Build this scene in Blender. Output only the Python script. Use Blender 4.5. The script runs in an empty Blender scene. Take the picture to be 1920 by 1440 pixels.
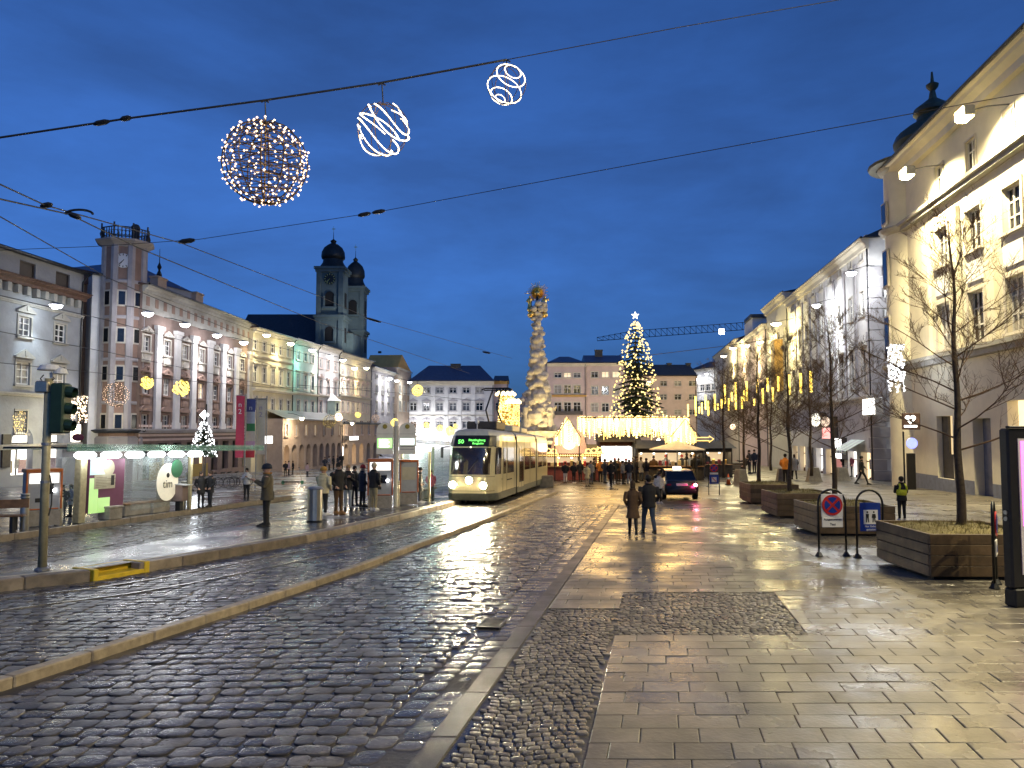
import bpy, bmesh, math, random
from math import sin, cos, pi, radians as R, atan, atan2, sqrt
from mathutils import Vector, Matrix
random.seed(7)
sc = bpy.context.scene
C = sc.collection
# ---------------------------------------------------------------- camera
F = 1442.0; PIT = atan(86 / F); CZ = 2.5; G = 0.0235     # focal length (px of a 1920 frame), pitch, eye height, fall of the square
cam = bpy.data.cameras.new('camera'); co = bpy.data.objects.new('camera', cam); C.objects.link(co)
cam.sensor_width = 36; cam.lens = F / 1920 * 36; cam.clip_end = 2000; cam.clip_start = .1
co.location = (0, 0, CZ); co.rotation_euler = (pi / 2 + PIT, 0, 0)
sc.camera = co
# ---------------------------------------------------------------- world: blue-hour sky with thin cloud
w = bpy.data.worlds.new('World'); sc.world = w; w.use_nodes = True
wn = w.node_tree.nodes; wl = w.node_tree.links
bg = wn['Background']
sky = wn.new('ShaderNodeTexSky'); sky.sky_type = 'NISHITA'; sky.sun_disc = False
sky.sun_elevation = R(24); sky.sun_rotation = R(150); sky.ozone_density = 4; sky.dust_density = .6
tc = wn.new('ShaderNodeTexCoord'); mp = wn.new('ShaderNodeMapping'); mp.inputs['Scale'].default_value = (1.1, 1.1, 3.4)
mp.inputs['Rotation'].default_value = (0, R(-14), R(20))
wl.new(tc.outputs['Generated'], mp.inputs['Vector'])
nz = wn.new('ShaderNodeTexNoise'); nz.inputs['Scale'].default_value = 2.3; nz.inputs['Detail'].default_value = 7; nz.inputs['Roughness'].default_value = .56
nz.inputs['Distortion'].default_value = .5
wl.new(mp.outputs[0], nz.inputs['Vector'])
cr = wn.new('ShaderNodeValToRGB'); cr.color_ramp.elements[0].position = .38; cr.color_ramp.elements[1].position = .62
cr.color_ramp.elements[0].color = (.165, .45, 1.14, 1); cr.color_ramp.elements[1].color = (.13, .325, .80, 1)
n2 = wn.new('ShaderNodeTexNoise'); n2.inputs['Scale'].default_value = 7.5; n2.inputs['Detail'].default_value = 8; n2.inputs['Roughness'].default_value = .62; wl.new(mp.outputs[0], n2.inputs['Vector'])
nm = wn.new('ShaderNodeMix'); nm.data_type = 'FLOAT'; nm.inputs[0].default_value = .27; wl.new(nz.outputs['Fac'], nm.inputs[2]); wl.new(n2.outputs['Fac'], nm.inputs[3]); wl.new(nm.outputs[0], cr.inputs[0])
mx = wn.new('ShaderNodeMix'); mx.data_type = 'RGBA'; mx.blend_type = 'MULTIPLY'; mx.inputs[0].default_value = 1
hs = wn.new('ShaderNodeHueSaturation'); hs.inputs['Saturation'].default_value = .55
wl.new(sky.outputs[0], hs.inputs['Color'])
wl.new(hs.outputs[0], mx.inputs[6]); wl.new(cr.outputs[0], mx.inputs[7]); sp = wn.new('ShaderNodeSeparateXYZ'); wl.new(tc.outputs['Generated'], sp.inputs[0]); mr = wn.new('ShaderNodeMapRange'); mr.inputs['From Min'].default_value = -.02; mr.inputs['From Max'].default_value = .34
mr.inputs['To Min'].default_value = .5; mr.inputs['To Max'].default_value = 1; wl.new(sp.outputs['Z'], mr.inputs[0])
m3 = wn.new('ShaderNodeMix'); m3.data_type = 'RGBA'; m3.blend_type = 'MULTIPLY'; m3.inputs[0].default_value = 1; wl.new(mx.outputs[2], m3.inputs[6]); wl.new(mr.outputs[0], m3.inputs[7]); wl.new(m3.outputs[2], bg.inputs[0])
bg.inputs[1].default_value = .074
# ---------------------------------------------------------------- exposure
sc.view_settings.view_transform = 'Standard'; sc.view_settings.look = 'None'; sc.view_settings.exposure = .35; sc.view_settings.gamma = 1
sc.view_settings.use_curve_mapping = False
sc.render.engine = 'CYCLES'
sc.cycles.max_bounces = 6; sc.cycles.diffuse_bounces = 2; sc.cycles.glossy_bounces = 3; sc.cycles.transmission_bounces = 5; sc.cycles.transparent_max_bounces = 8
sc.cycles.sample_clamp_indirect = 4; sc.cycles.use_denoising = True; sc.cycles.use_light_tree = True
sc.cycles.caustics_reflective = False; sc.cycles.caustics_refractive = False
# ---------------------------------------------------------------- picture -> place
SD = Vector((.187, .982, 0)).normalized(); SR = Vector((SD.y, -SD.x, 0))     # street direction and its right
def ray(px, py):
    u = (px - 960) / F; v = (py - 720) / F
    return Vector((u, cos(PIT) + v * sin(PIT), sin(PIT) - v * cos(PIT)))
def gp(px, py, h=0):
    d = ray(px, py); t = (CZ - h) / (-d.z - G * d.y)
    return Vector((d.x * t, d.y * t, CZ + d.z * t))
def at(px, py, D):
    d = ray(px, py); t = D / d.y
    return Vector((d.x * t, D, CZ + d.z * t))
def gz(y): return -G * y
def onG(p, h=0): return Vector((p[0], p[1], gz(p[1]) + h))
def pxm(D): return F / D
# ---------------------------------------------------------------- mesh collecting
class MB:
    def __init__(s): s.v = []; s.f = []; s.m = []; s.t = []; s.mi = 0; s.tone = .5
    def add(s, vs, fs):
        b = len(s.v); s.v.extend([tuple(x) for x in vs])
        for f in fs: s.f.append(tuple(i + b for i in f)); s.m.append(s.mi); s.t.append(s.tone)
        return s
    def quad(s, a, b, c, d): return s.add([a, b, c, d], [(0, 1, 2, 3)])
    def box(s, x0, x1, y0, y1, z0, z1, M=None):
        vs = [Vector(p) for p in ((x0, y0, z0), (x1, y0, z0), (x1, y1, z0), (x0, y1, z0), (x0, y0, z1), (x1, y0, z1), (x1, y1, z1), (x0, y1, z1))]
        if M is not None: vs = [M @ p for p in vs]
        return s.add(vs, [(0, 3, 2, 1), (4, 5, 6, 7), (0, 1, 5, 4), (1, 2, 6, 5), (2, 3, 7, 6), (3, 0, 4, 7)])
    def cbox(s, x0, x1, y0, y1, z0, z1, c=.01, M=None):           # box with chamfered edges on every side
        vs = []
        for z, i in ((z0, c), (z0 + c, 0), (z1 - c, 0), (z1, c)):
            a, b, e, f = x0 + i, x1 - i, y0 + i, y1 - i; k = c if i == 0 else c * .6
            vs += [(a + k, e, z), (b - k, e, z), (b, e + k, z), (b, f - k, z), (b - k, f, z), (a + k, f, z), (a, f - k, z), (a, e + k, z)]
        vs = [Vector(p) for p in vs]
        if M is not None: vs = [M @ p for p in vs]
        fs = [tuple(range(7, -1, -1)), tuple(range(24, 32))]
        for r in range(3):
            for i in range(8): fs.append((r * 8 + i, r * 8 + (i + 1) % 8, r * 8 + 8 + (i + 1) % 8, r * 8 + 8 + i))
        return s.add(vs, fs)
    def rings(s, rs, cap0=True, cap1=True, closed=False):
        n = len(rs[0]); vs = [p for r in rs for p in r]; fs = []
        for k in range(len(rs) - (0 if closed else 1)):
            a = k * n; b = ((k + 1) % len(rs)) * n
            for i in range(n): fs.append((a + i, a + (i + 1) % n, b + (i + 1) % n, b + i))
        if cap0 and not closed: fs.append(tuple(range(n - 1, -1, -1)))
        if cap1 and not closed: fs.append(tuple(range((len(rs) - 1) * n, len(rs) * n)))
        return s.add(vs, fs)
    def tube(s, path, r, n=6, closed=False, cap=True):
        P = [Vector(p) for p in path]; rs = r if isinstance(r, (list, tuple)) else [r] * len(P); out = []; up = None
        for i, p in enumerate(P):
            if closed: t = P[(i + 1) % len(P)] - P[i - 1]
            else: t = P[min(i + 1, len(P) - 1)] - P[max(i - 1, 0)]
            if t.length < 1e-9: t = Vector((0, 0, 1))
            t.normalize()
            if up is None:
                up = Vector((0, 0, 1)) if abs(t.z) < .9 else Vector((1, 0, 0))
            a = t.cross(up); 
            if a.length < 1e-5: a = t.cross(Vector((0, 1, .3)))
            a.normalize(); b = t.cross(a); up = -b if False else a.cross(t)
            out.append([p + (a * cos(2 * pi * k / n) + b * sin(2 * pi * k / n)) * rs[i] for k in range(n)])
        return s.rings(out, cap, cap, closed)
    def lathe(s, prof, n=16, c=(0, 0, 0), sx=1, sy=1, ph=0):
        c = Vector(c)
        return s.rings([[c + Vector((r * sx * cos(2 * pi * k / n + ph), r * sy * sin(2 * pi * k / n + ph), z)) for k in range(n)] for r, z in prof])
    def ball(s, c, r, n=8, m=5, sx=1, sy=1, sz=1):
        return s.lathe([(max(r * sin(pi * i / m), r * .03), -r * cos(pi * i / m) * sz) for i in range(m + 1)], n, c, sx, sy)
    def ico(s, c, r):
        x = r * .5257; z = r * .8507; c = Vector(c)
        vs = [c + Vector(p) for p in ((-x, 0, z), (x, 0, z), (-x, 0, -z), (x, 0, -z), (0, z, x), (0, z, -x), (0, -z, x), (0, -z, -x), (z, x, 0), (-z, x, 0), (z, -x, 0), (-z, -x, 0))]
        return s.add(vs, [(0, 1, 4), (0, 4, 9), (9, 4, 5), (4, 8, 5), (4, 1, 8), (8, 1, 10), (8, 10, 3), (5, 8, 3), (5, 3, 2), (2, 3, 7), (7, 3, 10), (7, 10, 6), (7, 6, 11), (11, 6, 0), (0, 6, 1), (6, 10, 1), (9, 11, 0), (9, 2, 11), (9, 5, 2), (7, 11, 2)])
    def octa(s, c, r):
        c = Vector(c)
        return s.add([c + Vector(p) * r for p in ((1, 0, 0), (-1, 0, 0), (0, 1, 0), (0, -1, 0), (0, 0, 1), (0, 0, -1))], [(0, 2, 4), (2, 1, 4), (1, 3, 4), (3, 0, 4), (2, 0, 5), (1, 2, 5), (3, 1, 5), (0, 3, 5)])
    def prism(s, poly, z0, z1):                                     # polygon in xy, counter-clockwise
        n = len(poly)
        return s.add([(p[0], p[1], z0) for p in poly] + [(p[0], p[1], z1) for p in poly], [tuple(range(n - 1, -1, -1)), tuple(range(n, 2 * n))] + [(i, (i + 1) % n, n + (i + 1) % n, n + i) for i in range(n)])
    def prismy(s, poly, y0, y1):                                    # polygon in xz, clockwise seen from -y is fine
        n = len(poly)
        return s.add([(p[0], y0, p[1]) for p in poly] + [(p[0], y1, p[1]) for p in poly], [tuple(range(n)), tuple(range(2 * n - 1, n - 1, -1))] + [(i, n + i, n + (i + 1) % n, (i + 1) % n) for i in range(n)])
    def xf(s, M): s.v = [tuple(M @ Vector(p)) for p in s.v]; return s
    def mesh(s, name, mats, smooth=False):
        me = bpy.data.meshes.new(name); me.from_pydata(s.v, [], s.f)
        if not isinstance(mats, (list, tuple)): mats = [mats]
        for m in mats: me.materials.append(M_(m))
        if len(mats) > 1: me.polygons.foreach_set('material_index', s.m)
        if any(t != .5 for t in s.t):
            at_ = me.attributes.new('tone', 'FLOAT', 'FACE'); at_.data.foreach_set('value', s.t)
        if smooth: me.polygons.foreach_set('use_smooth', [True] * len(s.f))
        me.update()
        if smooth and smooth != True:
            me.set_sharp_from_angle(angle=R(smooth))
        return me
    def build(s, name, mats, parent=None, smooth=False, loc=None, rot=None):
        o = bpy.data.objects.new(name, s.mesh(name, mats, smooth)); C.objects.link(o)
        if parent is not None: o.parent = parent
        if loc is not None: o.location = loc
        if rot is not None: o.rotation_euler = rot
        return o
def place(me, name, parent=None, loc=(0, 0, 0), rot=(0, 0, 0), scale=None):
    o = bpy.data.objects.new(name, me); C.objects.link(o); o.parent = parent; o.location = loc; o.rotation_euler = rot
    if scale: o.scale = scale
    return o
def tag(o, label, cat, group=None):
    o['label'] = label; o['category'] = cat
    if group: o['group'] = group
    return o
def struct(o): o['kind'] = 'structure'; return o
def stuff(o): o['kind'] = 'stuff'; return o
def thing(name, label, cat, loc=(0, 0, 0), rz=0, group=None):
    o = bpy.data.objects.new(name, None); C.objects.link(o); o.empty_display_size = .3
    o.location = loc; o.rotation_euler = (0, 0, rz)
    return tag(o, label, cat, group)
def copy_tree(o, parent=None):
    c = o.copy(); C.objects.link(c); c.parent = parent
    for k in list(o.children): copy_tree(k, c)
    return c
def kids(o): return list(o.children)
# ---------------------------------------------------------------- materials
MATS = {}
def M_(k): return MATS[k] if isinstance(k, str) else k
def mat(key, col, rough=.6, metal=0, var=.12, nscale=6, bump=0, bscale=40, rvar=0, rscale=1.5, spec=.5, tone=0, coat=0, alpha=1, trans=0, ior=1.45, world=False, wet=None):
    m = bpy.data.materials.new(key); m.use_nodes = True; n = m.node_tree.nodes; l = m.node_tree.links
    b = n['Principled BSDF']; b.inputs['Metallic'].default_value = metal; b.inputs['Specular IOR Level'].default_value = spec
    b.inputs['Roughness'].default_value = rough; b.inputs['IOR'].default_value = ior
    if coat: b.inputs['Coat Weight'].default_value = coat; b.inputs['Coat Roughness'].default_value = .08
    if trans: b.inputs['Transmission Weight'].default_value = trans
    if alpha < 1: b.inputs['Alpha'].default_value = alpha
    if world: cd = n.new('ShaderNodeNewGeometry').outputs['Position']
    else: cd = n.new('ShaderNodeTexCoord').outputs['Object']
    t = n.new('ShaderNodeTexNoise'); t.inputs['Scale'].default_value = nscale; t.inputs['Detail'].default_value = 6; t.inputs['Roughness'].default_value = .62
    l.new(cd, t.inputs['Vector'])
    r = n.new('ShaderNodeValToRGB'); r.color_ramp.elements[0].position = .32; r.color_ramp.elements[1].position = .7
    r.color_ramp.elements[0].color = [c * (1 - var) for c in col] + [1]; r.color_ramp.elements[1].color = [min(1, c * (1 + var)) for c in col] + [1]
    l.new(t.outputs['Fac'], r.inputs[0]); out = r.outputs[0]
    if tone:
        a = n.new('ShaderNodeAttribute'); a.attribute_name = 'tone'
        mr = n.new('ShaderNodeMapRange'); mr.inputs['To Min'].default_value = 1 - tone; mr.inputs['To Max'].default_value = 1 + tone
        l.new(a.outputs['Fac'], mr.inputs[0])
        x = n.new('ShaderNodeMix'); x.data_type = 'RGBA'; x.blend_type = 'MULTIPLY'; x.inputs[0].default_value = 1
        l.new(out, x.inputs[6]); l.new(mr.outputs[0], x.inputs[7]); out = x.outputs[2]
    l.new(out, b.inputs['Base Color'])
    if rvar:
        t2 = n.new('ShaderNodeTexNoise'); t2.inputs['Scale'].default_value = rscale; t2.inputs['Detail'].default_value = 5; l.new(cd, t2.inputs['Vector'])
        mr = n.new('ShaderNodeMapRange'); mr.inputs['From Min'].default_value = .34; mr.inputs['From Max'].default_value = .66
        mr.inputs['To Min'].default_value = max(.03, rough - rvar); mr.inputs['To Max'].default_value = rough + rvar
        l.new(t2.outputs['Fac'], mr.inputs[0]); l.new(mr.outputs[0], b.inputs['Roughness'])
    if bump:
        t3 = n.new('ShaderNodeTexNoise'); t3.inputs['Scale'].default_value = bscale; t3.inputs['Detail'].default_value = 5; l.new(cd, t3.inputs['Vector'])
        bp = n.new('ShaderNodeBump'); bp.inputs['Strength'].default_value = 1; bp.inputs['Distance'].default_value = bump
        l.new(t3.outputs['Fac'], bp.inputs['Height']); l.new(bp.outputs[0], b.inputs['Normal'])
    MATS[key] = m; return m
def emat(key, col, strength, sample=True, base=(.6, .6, .6)):
    m = bpy.data.materials.new(key); m.use_nodes = True; n = m.node_tree.nodes; l = m.node_tree.links; b = n['Principled BSDF']
    t = n.new('ShaderNodeTexNoise'); t.inputs['Scale'].default_value = 9; cd = n.new('ShaderNodeTexCoord'); l.new(cd.outputs['Object'], t.inputs['Vector'])
    mr = n.new('ShaderNodeMapRange'); mr.inputs['To Min'].default_value = strength * .75; mr.inputs['To Max'].default_value = strength * 1.25
    l.new(t.outputs['Fac'], mr.inputs[0]); l.new(mr.outputs[0], b.inputs['Emission Strength'])
    b.inputs['Base Color'].default_value = (*base, 1); b.inputs['Emission Color'].default_value = (*col, 1); b.inputs['Roughness'].default_value = .4
    if not sample: m.cycles.emission_sampling = 'NONE'
    MATS[key] = m; return m
WARM = (1, .74, .36); GOLD = (1, .62, .2); COOL = (.86, .92, 1)
def lamp(kind, name, parent, loc, power, col, **k):
    L = bpy.data.lights.new(name, kind); L.energy = power; L.color = col
    for a, b in k.items(): setattr(L, a, b)
    o = bpy.data.objects.new(name, L); C.objects.link(o); o.parent = parent; o.location = loc
    return o
def aim(o, d): o.rotation_euler = Vector(d).to_track_quat('-Z', 'Y').to_euler()
# ---------------------------------------------------------------- flat lettering
def text(s, name, size, m, parent, loc, rot=(pi / 2, 0, 0), ext=.004, align='CENTER'):
    cu = bpy.data.curves.new(name, 'FONT'); cu.body = s; cu.size = size; cu.extrude = ext; cu.align_x = align; cu.align_y = 'CENTER'; cu.resolution_u = 2
    o = bpy.data.objects.new(name + '_curve', cu); C.objects.link(o)
    me = bpy.data.meshes.new_from_object(o); bpy.data.objects.remove(o); bpy.data.curves.remove(cu)
    me.name = name; me.materials.clear(); me.materials.append(M_(m))
    return place(me, name, parent, loc, rot)
# ground
mat('mortar', (.055, .051, .047), .4, var=.4, nscale=1.3, bump=.006, bscale=26, rvar=.2, rscale=.8, world=True)
mat('cobble', (.098, .09, .08), .25, spec=.5, var=.3, nscale=14, bump=.005, bscale=30, rvar=.16, rscale=2.2, tone=.5, world=True)
mat('sett', (.12, .108, .09), .36, var=.3, nscale=20, bump=.005, bscale=60, rvar=.16, rscale=2.5, tone=.6, world=True)
mat('slab', (.15, .137, .112), .33, spec=.42, var=.3, nscale=2.2, bump=.0045, bscale=22, rvar=.17, rscale=.8, tone=.16, world=True)
mat('granite_strip', (.08, .073, .065), .42, var=.25, nscale=60, bump=.002, bscale=120, rvar=.1, tone=.15, world=True)
mat('kerb_stone', (.33, .265, .17), .42, var=.3, nscale=8, bump=.003, bscale=60, rvar=.12, tone=.2, world=True)
mat('platform_block', (.23, .185, .13), .5, var=.35, nscale=4, bump=.004, bscale=40, rvar=.12, tone=.25, world=True)
mat('wet_asphalt', (.06, .062, .066), .22, var=.3, nscale=1.2, bump=.003, bscale=60, rvar=.14, rscale=.7, world=True)
mat('plaza_asphalt', (.13, .135, .145), .3, var=.25, nscale=.6, bump=.004, bscale=14, rvar=.16, rscale=.4, world=True)
mat('pavement_far', (.09, .08, .062), .36, spec=.36, var=.3, nscale=.9, bump=.014, bscale=7, rvar=.12, rscale=.5, world=True)
mat('cobble_far', (.06, .058, .06), .3, var=.4, nscale=4, bump=.016, bscale=6, rvar=.12, rscale=.6, world=True)
mat('rail_steel', (.35, .34, .33), .25, .9, var=.2, nscale=20)
mat('line_paint', (.62, .56, .42), .5, var=.2, nscale=9, world=True)
mat('yellow_paint', (.75, .52, .04), .42, var=.12, nscale=7, bump=.002)
mat('grate_iron', (.02, .02, .02), .35, .6)
# walls
mat('white_wall', (.66, .66, .66), .8, var=.1, nscale=.9, bump=.012, bscale=5)
mat('grey_wall', (.27, .285, .31), .85, var=.14, nscale=.8, bump=.02, bscale=4)
mat('palace_trim', (.34, .33, .30), .8, var=.14, nscale=2, bump=.01, bscale=8)
mat('pilaster_white', (.64, .62, .60), .75, var=.1, nscale=1.2, bump=.006, bscale=6)
mat('rose_plaster', (.25, .165, .13), .85, var=.16, nscale=1.4, bump=.012, bscale=6)
mat('rose_dark', (.19, .135, .115), .85, var=.18, nscale=1.6, bump=.012, bscale=6)
mat('lilac_grey', (.34, .32, .33), .85, var=.15, nscale=1.1, bump=.012, bscale=5)
mat('yellow_plaster', (.6, .53, .36), .85, var=.1, nscale=1, bump=.01, bscale=5)
mat('ochre_plaster', (.52, .32, .10), .85, var=.12, nscale=1, bump=.01, bscale=5)
mat('cream_plaster', (.64, .58, .46), .85, var=.1, nscale=1, bump=.01, bscale=5)
mat('warm_white', (.68, .63, .49), .8, var=.08, nscale=1, bump=.01, bscale=4)
mat('mint_plaster', (.48, .56, .48), .85, var=.1, nscale=1, bump=.01, bscale=5)
mat('pink_plaster', (.60, .47, .42), .85, var=.1, nscale=1, bump=.01, bscale=5)
mat('brown_plaster', (.46, .35, .26), .85, var=.14, nscale=1, bump=.012, bscale=5)
mat('church_wall', (.095, .13, .13), .85, var=.16, nscale=.7, bump=.012, bscale=4)
mat('blue_plinth', (.16, .18, .24), .6, var=.2, nscale=3)
mat('stone_trim', (.5, .46, .4), .8, var=.15, nscale=3, bump=.01, bscale=10)
mat('column_marble', (.62, .55, .41), .75, var=.4, nscale=2.2, bump=.03, bscale=7)
mat('roof_slate', (.035, .04, .05), .5, var=.3, nscale=2.5, bump=.02, bscale=9)
mat('roof_blue', (.06, .08, .14), .45, var=.2, nscale=2, bump=.02, bscale=9)
mat('roof_tile', (.10, .055, .04), .7, var=.3, nscale=3, bump=.02, bscale=12)
mat('copper_dome', (.022, .024, .024), .5, .3, var=.3, nscale=2)
mat('onion_dome', (.11, .10, .055), .5, .2, var=.3, nscale=2)
mat('window_frame', (.62, .6, .57), .6, var=.08)
mat('frame_dark', (.06, .05, .045), .5)
mat('pane_dark', (.012, .014, .018), .08, var=.5, nscale=.7, spec=.8)
mat('pane_curtain', (.34, .32, .28), .35, var=.35, nscale=2)
mat('pane_grey', (.09, .095, .11), .15, var=.5, nscale=.7, spec=.8)
emat('pane_lit', (1, .72, .36), .8)
emat('shop_white', (1, .95, .86), 1.5)
emat('stall_lit', (1, .68, .36), .5)
emat('shop_warm', (1, .74, .4), 1.3)
emat('shop_pink', (1, .35, .3), 1.2)
mat('void_dark', (.012, .011, .01), .9)
mat('dark_steel', (.035, .037, .04), .42, .7, var=.2)
mat('pole_olive', (.42, .37, .22), .5, .2, var=.2, nscale=9)
mat('galv', (.34, .34, .33), .42, .7, var=.15, nscale=9)
mat('brushed', (.58, .53, .42), .32, .85, var=.12, nscale=7)
mat('gold', (.83, .55, .16), .28, 1, var=.15)
mat('wire_black', (.03, .032, .036), .6)
mat('wire_bronze', (.16, .10, .045), .45, .7)
mat('insulator', (.02, .02, .02), .4)
# glass and plastics
mat('glass_clear', (.6, .7, .68), .06, var=.05, alpha=.1, spec=.8)
mat('glass_green', (.30, .55, .46), .12, var=.3, nscale=3, alpha=.42, spec=.8)
mat('orange_paint', (.5, .14, .03), .35, var=.1, coat=.3)
mat('grey_panel', (.36, .37, .37), .4, var=.1, nscale=4)
mat('pale_panel', (.56, .53, .42), .45, var=.08)
mat('board_cream', (.78, .74, .6), .45, var=.06)
mat('black_plastic', (.015, .015, .016), .35, var=.2)
mat('white_plastic', (.74, .73, .7), .4, var=.06)
mat('signal_green', (.022, .05, .03), .45, var=.2)
mat('bench_wood', (.2, .11, .05), .55, var=.35, nscale=5, bump=.004)
mat('bench_stone', (.3, .27, .22), .7, var=.25, nscale=7, bump=.004)
mat('planter_wood', (.125, .082, .045), .55, var=.4, nscale=3, bump=.004, bscale=20, tone=.35)
mat('bark', (.05, .036, .026), .8, var=.4, nscale=14, bump=.012, bscale=22)
mat('twig', (.12, .07, .036), .8, var=.3, nscale=4)
mat('dry_grass', (.17, .14, .045), .8, var=.5, nscale=18)
mat('needles', (.018, .035, .014), .7, var=.5, nscale=3)
mat('sign_blue', (.012, .045, .30), .35, var=.1)
mat('sign_red', (.52, .03, .03), .35, var=.1)
mat('sign_white', (.72, .72, .7), .4, var=.05)
mat('ink', (.012, .012, .012), .6)
mat('cream_paint', (.62, .55, .31), .3, var=.06, coat=.4)
mat('tram_roof', (.46, .46, .42), .4, var=.12, nscale=3)
mat('tram_skirt', (.10, .11, .09), .5, var=.2)
mat('rubber', (.012, .012, .012), .7)
mat('car_black', (.006, .006, .007), .32, var=.2, coat=.25)
mat('car_white', (.62, .62, .64), .25, var=.05, coat=.6)
mat('car_glass', (.006, .008, .014), .05, spec=.9)
mat('alloy', (.4, .4, .4), .3, .9)
mat('plate_white', (.7, .7, .68), .4)
mat('concrete', (.22, .20, .165), .8, var=.25, nscale=4, bump=.006, bscale=30)
mat('stall_wood', (.14, .05, .028), .6, var=.3, nscale=5, bump=.004)
mat('stall_dark', (.05, .045, .04), .6, var=.3, nscale=5)
mat('stall_red', (.17, .04, .035), .55, var=.2, nscale=5)
mat('tarp', (.55, .52, .46), .7, var=.08)
mat('cone_orange', (.6, .11, .03), .5)
# cloth and people
for k, c in dict(skin=(.50, .30, .21), hair_brown=(.045, .026, .015), hair_black=(.012, .01, .009), hair_blond=(.30, .19, .08), c_black=(.014, .014, .016), c_navy=(.015, .02, .035), c_brown=(.10, .055, .025), c_olive=(.09, .075, .045),
                 c_cream=(.62, .53, .30), c_beige=(.42, .36, .25), c_grey=(.20, .2, .21), c_ltgrey=(.4, .4, .41), c_jeans=(.05, .075, .11), c_ltjeans=(.27, .3, .33), c_khaki=(.30, .25, .14), c_maroon=(.16, .035, .06),
                 c_orange=(.62, .22, .03), c_yellow=(.70, .74, .05), c_pink=(.55, .40, .42), c_red=(.4, .04, .04), c_white=(.62, .6, .56), boot_tan=(.34, .17, .05), shoe_black=(.012, .012, .012), shoe_white=(.6, .58, .54), hat_mustard=(.42, .24, .05), bag_dark=(.02, .02, .02)).items():
    mat(k, c, .8 if k != 'skin' else .5, var=.18, nscale=12, bump=.004 if k[0] == 'c' else 0, bscale=14)
for k, c in dict(flag_red=(.55, .05, .09), flag_blue=(.05, .07, .22), flag_cream=(.6, .55, .42), flag_green=(.04, .22, .08), flag_pale=(.4, .45, .5), flag_pink=(.55, .35, .45), lilac=(.3, .28, .42), ad_plum=(.16, .05, .1), ad_brown=(.24, .17, .13), haller_grey=(.22, .2, .27), haller_ochre=(.32, .22, .05), poster=(.46, .42, .3), green_dk=(.02, .13, .06), logo_olive=(.32, .26, .04)).items():
    mat(k, c, .6, var=.08)
# lit things
emat('lum_white', (.93, .95, 1), 26); emat('lum_warm', (1, .86, .55), 30); emat('flood_warm', (1, .80, .34), 60)
emat('bulb_warm', (1, .68, .42), 2.8, False); emat('bulb_gold', (1, .72, .2), 2, False); emat('bulb_yellow', (1, .74, .10), 1.9, False); emat('bulb_pink', (1, .66, .42), 2.4, False); emat('bulb_white', (.94, .96, 1), 3.2, False); emat('rope_white', (1, .84, .55), 4.5, False)
emat('curtain_gold', (1, .60, .12), 1.5); emat('curtain_pale', (1, .78, .34), 3); emat('icicle', (1, .66, .08), 4, False)
emat('tube_white', (.95, .98, 1), 5); emat('head_lamp', (1, .84, .54), 520); emat('tail_lit', (1, .03, .06), 5); emat('tail_core', (1, .75, .75), 26); mat('tail_off', (.2, .01, .012), .2, coat=.5)
emat('led_green', (.12, 1, .08), 2.2); emat('lcd_white', (.72, 1, .95), 1.8); emat('lcd_green', (.30, 1, .16), 1.6); emat('ad_magenta', (1, .10, .62), 1.3); emat('ad_deep', (.10, .008, .03), .18); emat('blue_led', (.12, .2, 1), 1.6)
emat('ad_lime', (.35, .9, .03), .5); emat('ad_cyan', (.15, .75, .85), .45); emat('canopy_green', (.06, .75, .25), .5); emat('sign_lit', (1, .98, .92), 3.4); emat('sign_magenta', (1, .03, .35), 1.4); emat('moon_white', (1, .95, .8), 3); emat('rose_glow', (1, .72, .5), 1.25)
emat('neon_teal', (.1, .9, .75), 2); emat('tram_light', (1, .92, .72), 2.2); emat('oval_cream', (.85, .72, .42), .42)
# ================================================================ GROUND
TILT = -atan(G)
def sheet(name, poly, h, m, parent=None):
    b = MB(); b.add([onG(p, h) for p in poly], [tuple(range(len(poly)))]); return b.build(name, m, parent)
def inpoly(x, y, P):
    c = False; j = len(P) - 1
    for i in range(len(P)):
        if (P[i][1] > y) != (P[j][1] > y) and x < (P[j][0] - P[i][0]) * (y - P[i][1]) / (P[j][1] - P[i][1]) + P[i][0]: c = not c
        j = i
    return c
def catmull(P, n=8):
    P = [Vector((p[0], p[1])) for p in P]; out = []
    for i in range(len(P) - 1):
        a = P[max(i - 1, 0)]; b = P[i]; c = P[i + 1]; d = P[min(i + 2, len(P) - 1)]
        for k in range(n):
            t = k / n
            out.append(.5 * ((2 * b) + (-a + c) * t + (2 * a - 5 * b + 4 * c - d) * t * t + (-a + 3 * b - 3 * c + d) * t ** 3))
    return out + [P[-1]]
def resample(P, step):
    out = [P[0].copy()]; need = step
    for a, b in zip(P, P[1:]):
        L = (b - a).length; pos = 0
        while L - pos >= need:
            pos += need; out.append(a + (b - a) * (pos / L)); need = step
        need -= L - pos
    return out
def offset(P, d):                                        # positive = to the right of travel
    out = []
    for i, p in enumerate(P):
        t = (P[min(i + 1, len(P) - 1)] - P[max(i - 1, 0)]).normalized(); out.append(p + Vector((t.y, -t.x)) * d)
    return out
def xat(P, y):
    for a, b in zip(P, P[1:]):
        if a.y <= y <= b.y: return a.x + (b.x - a.x) * (y - a.y) / max(b.y - a.y, 1e-6)
    return None
KERB = catmull([gp(*p, .12) for p in ((-420, 1402), (-200, 1337), (0, 1276), (300, 1181), (640, 1072), (790, 1017), (925, 968), (1000, 938), (1052, 919))])
PR = catmull([gp(*p, .25) for p in ((-420, 1134), (-200, 1111), (0, 1087), (176, 1069), (276, 1053), (424, 1029), (640, 990), (838, 943), (905, 926))])
PL = catmull([gp(*p, .25) for p in ((-420, 1118), (-200, 1098), (0, 1072), (300, 1014), (577, 960), (700, 932), (800, 915))])
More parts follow.
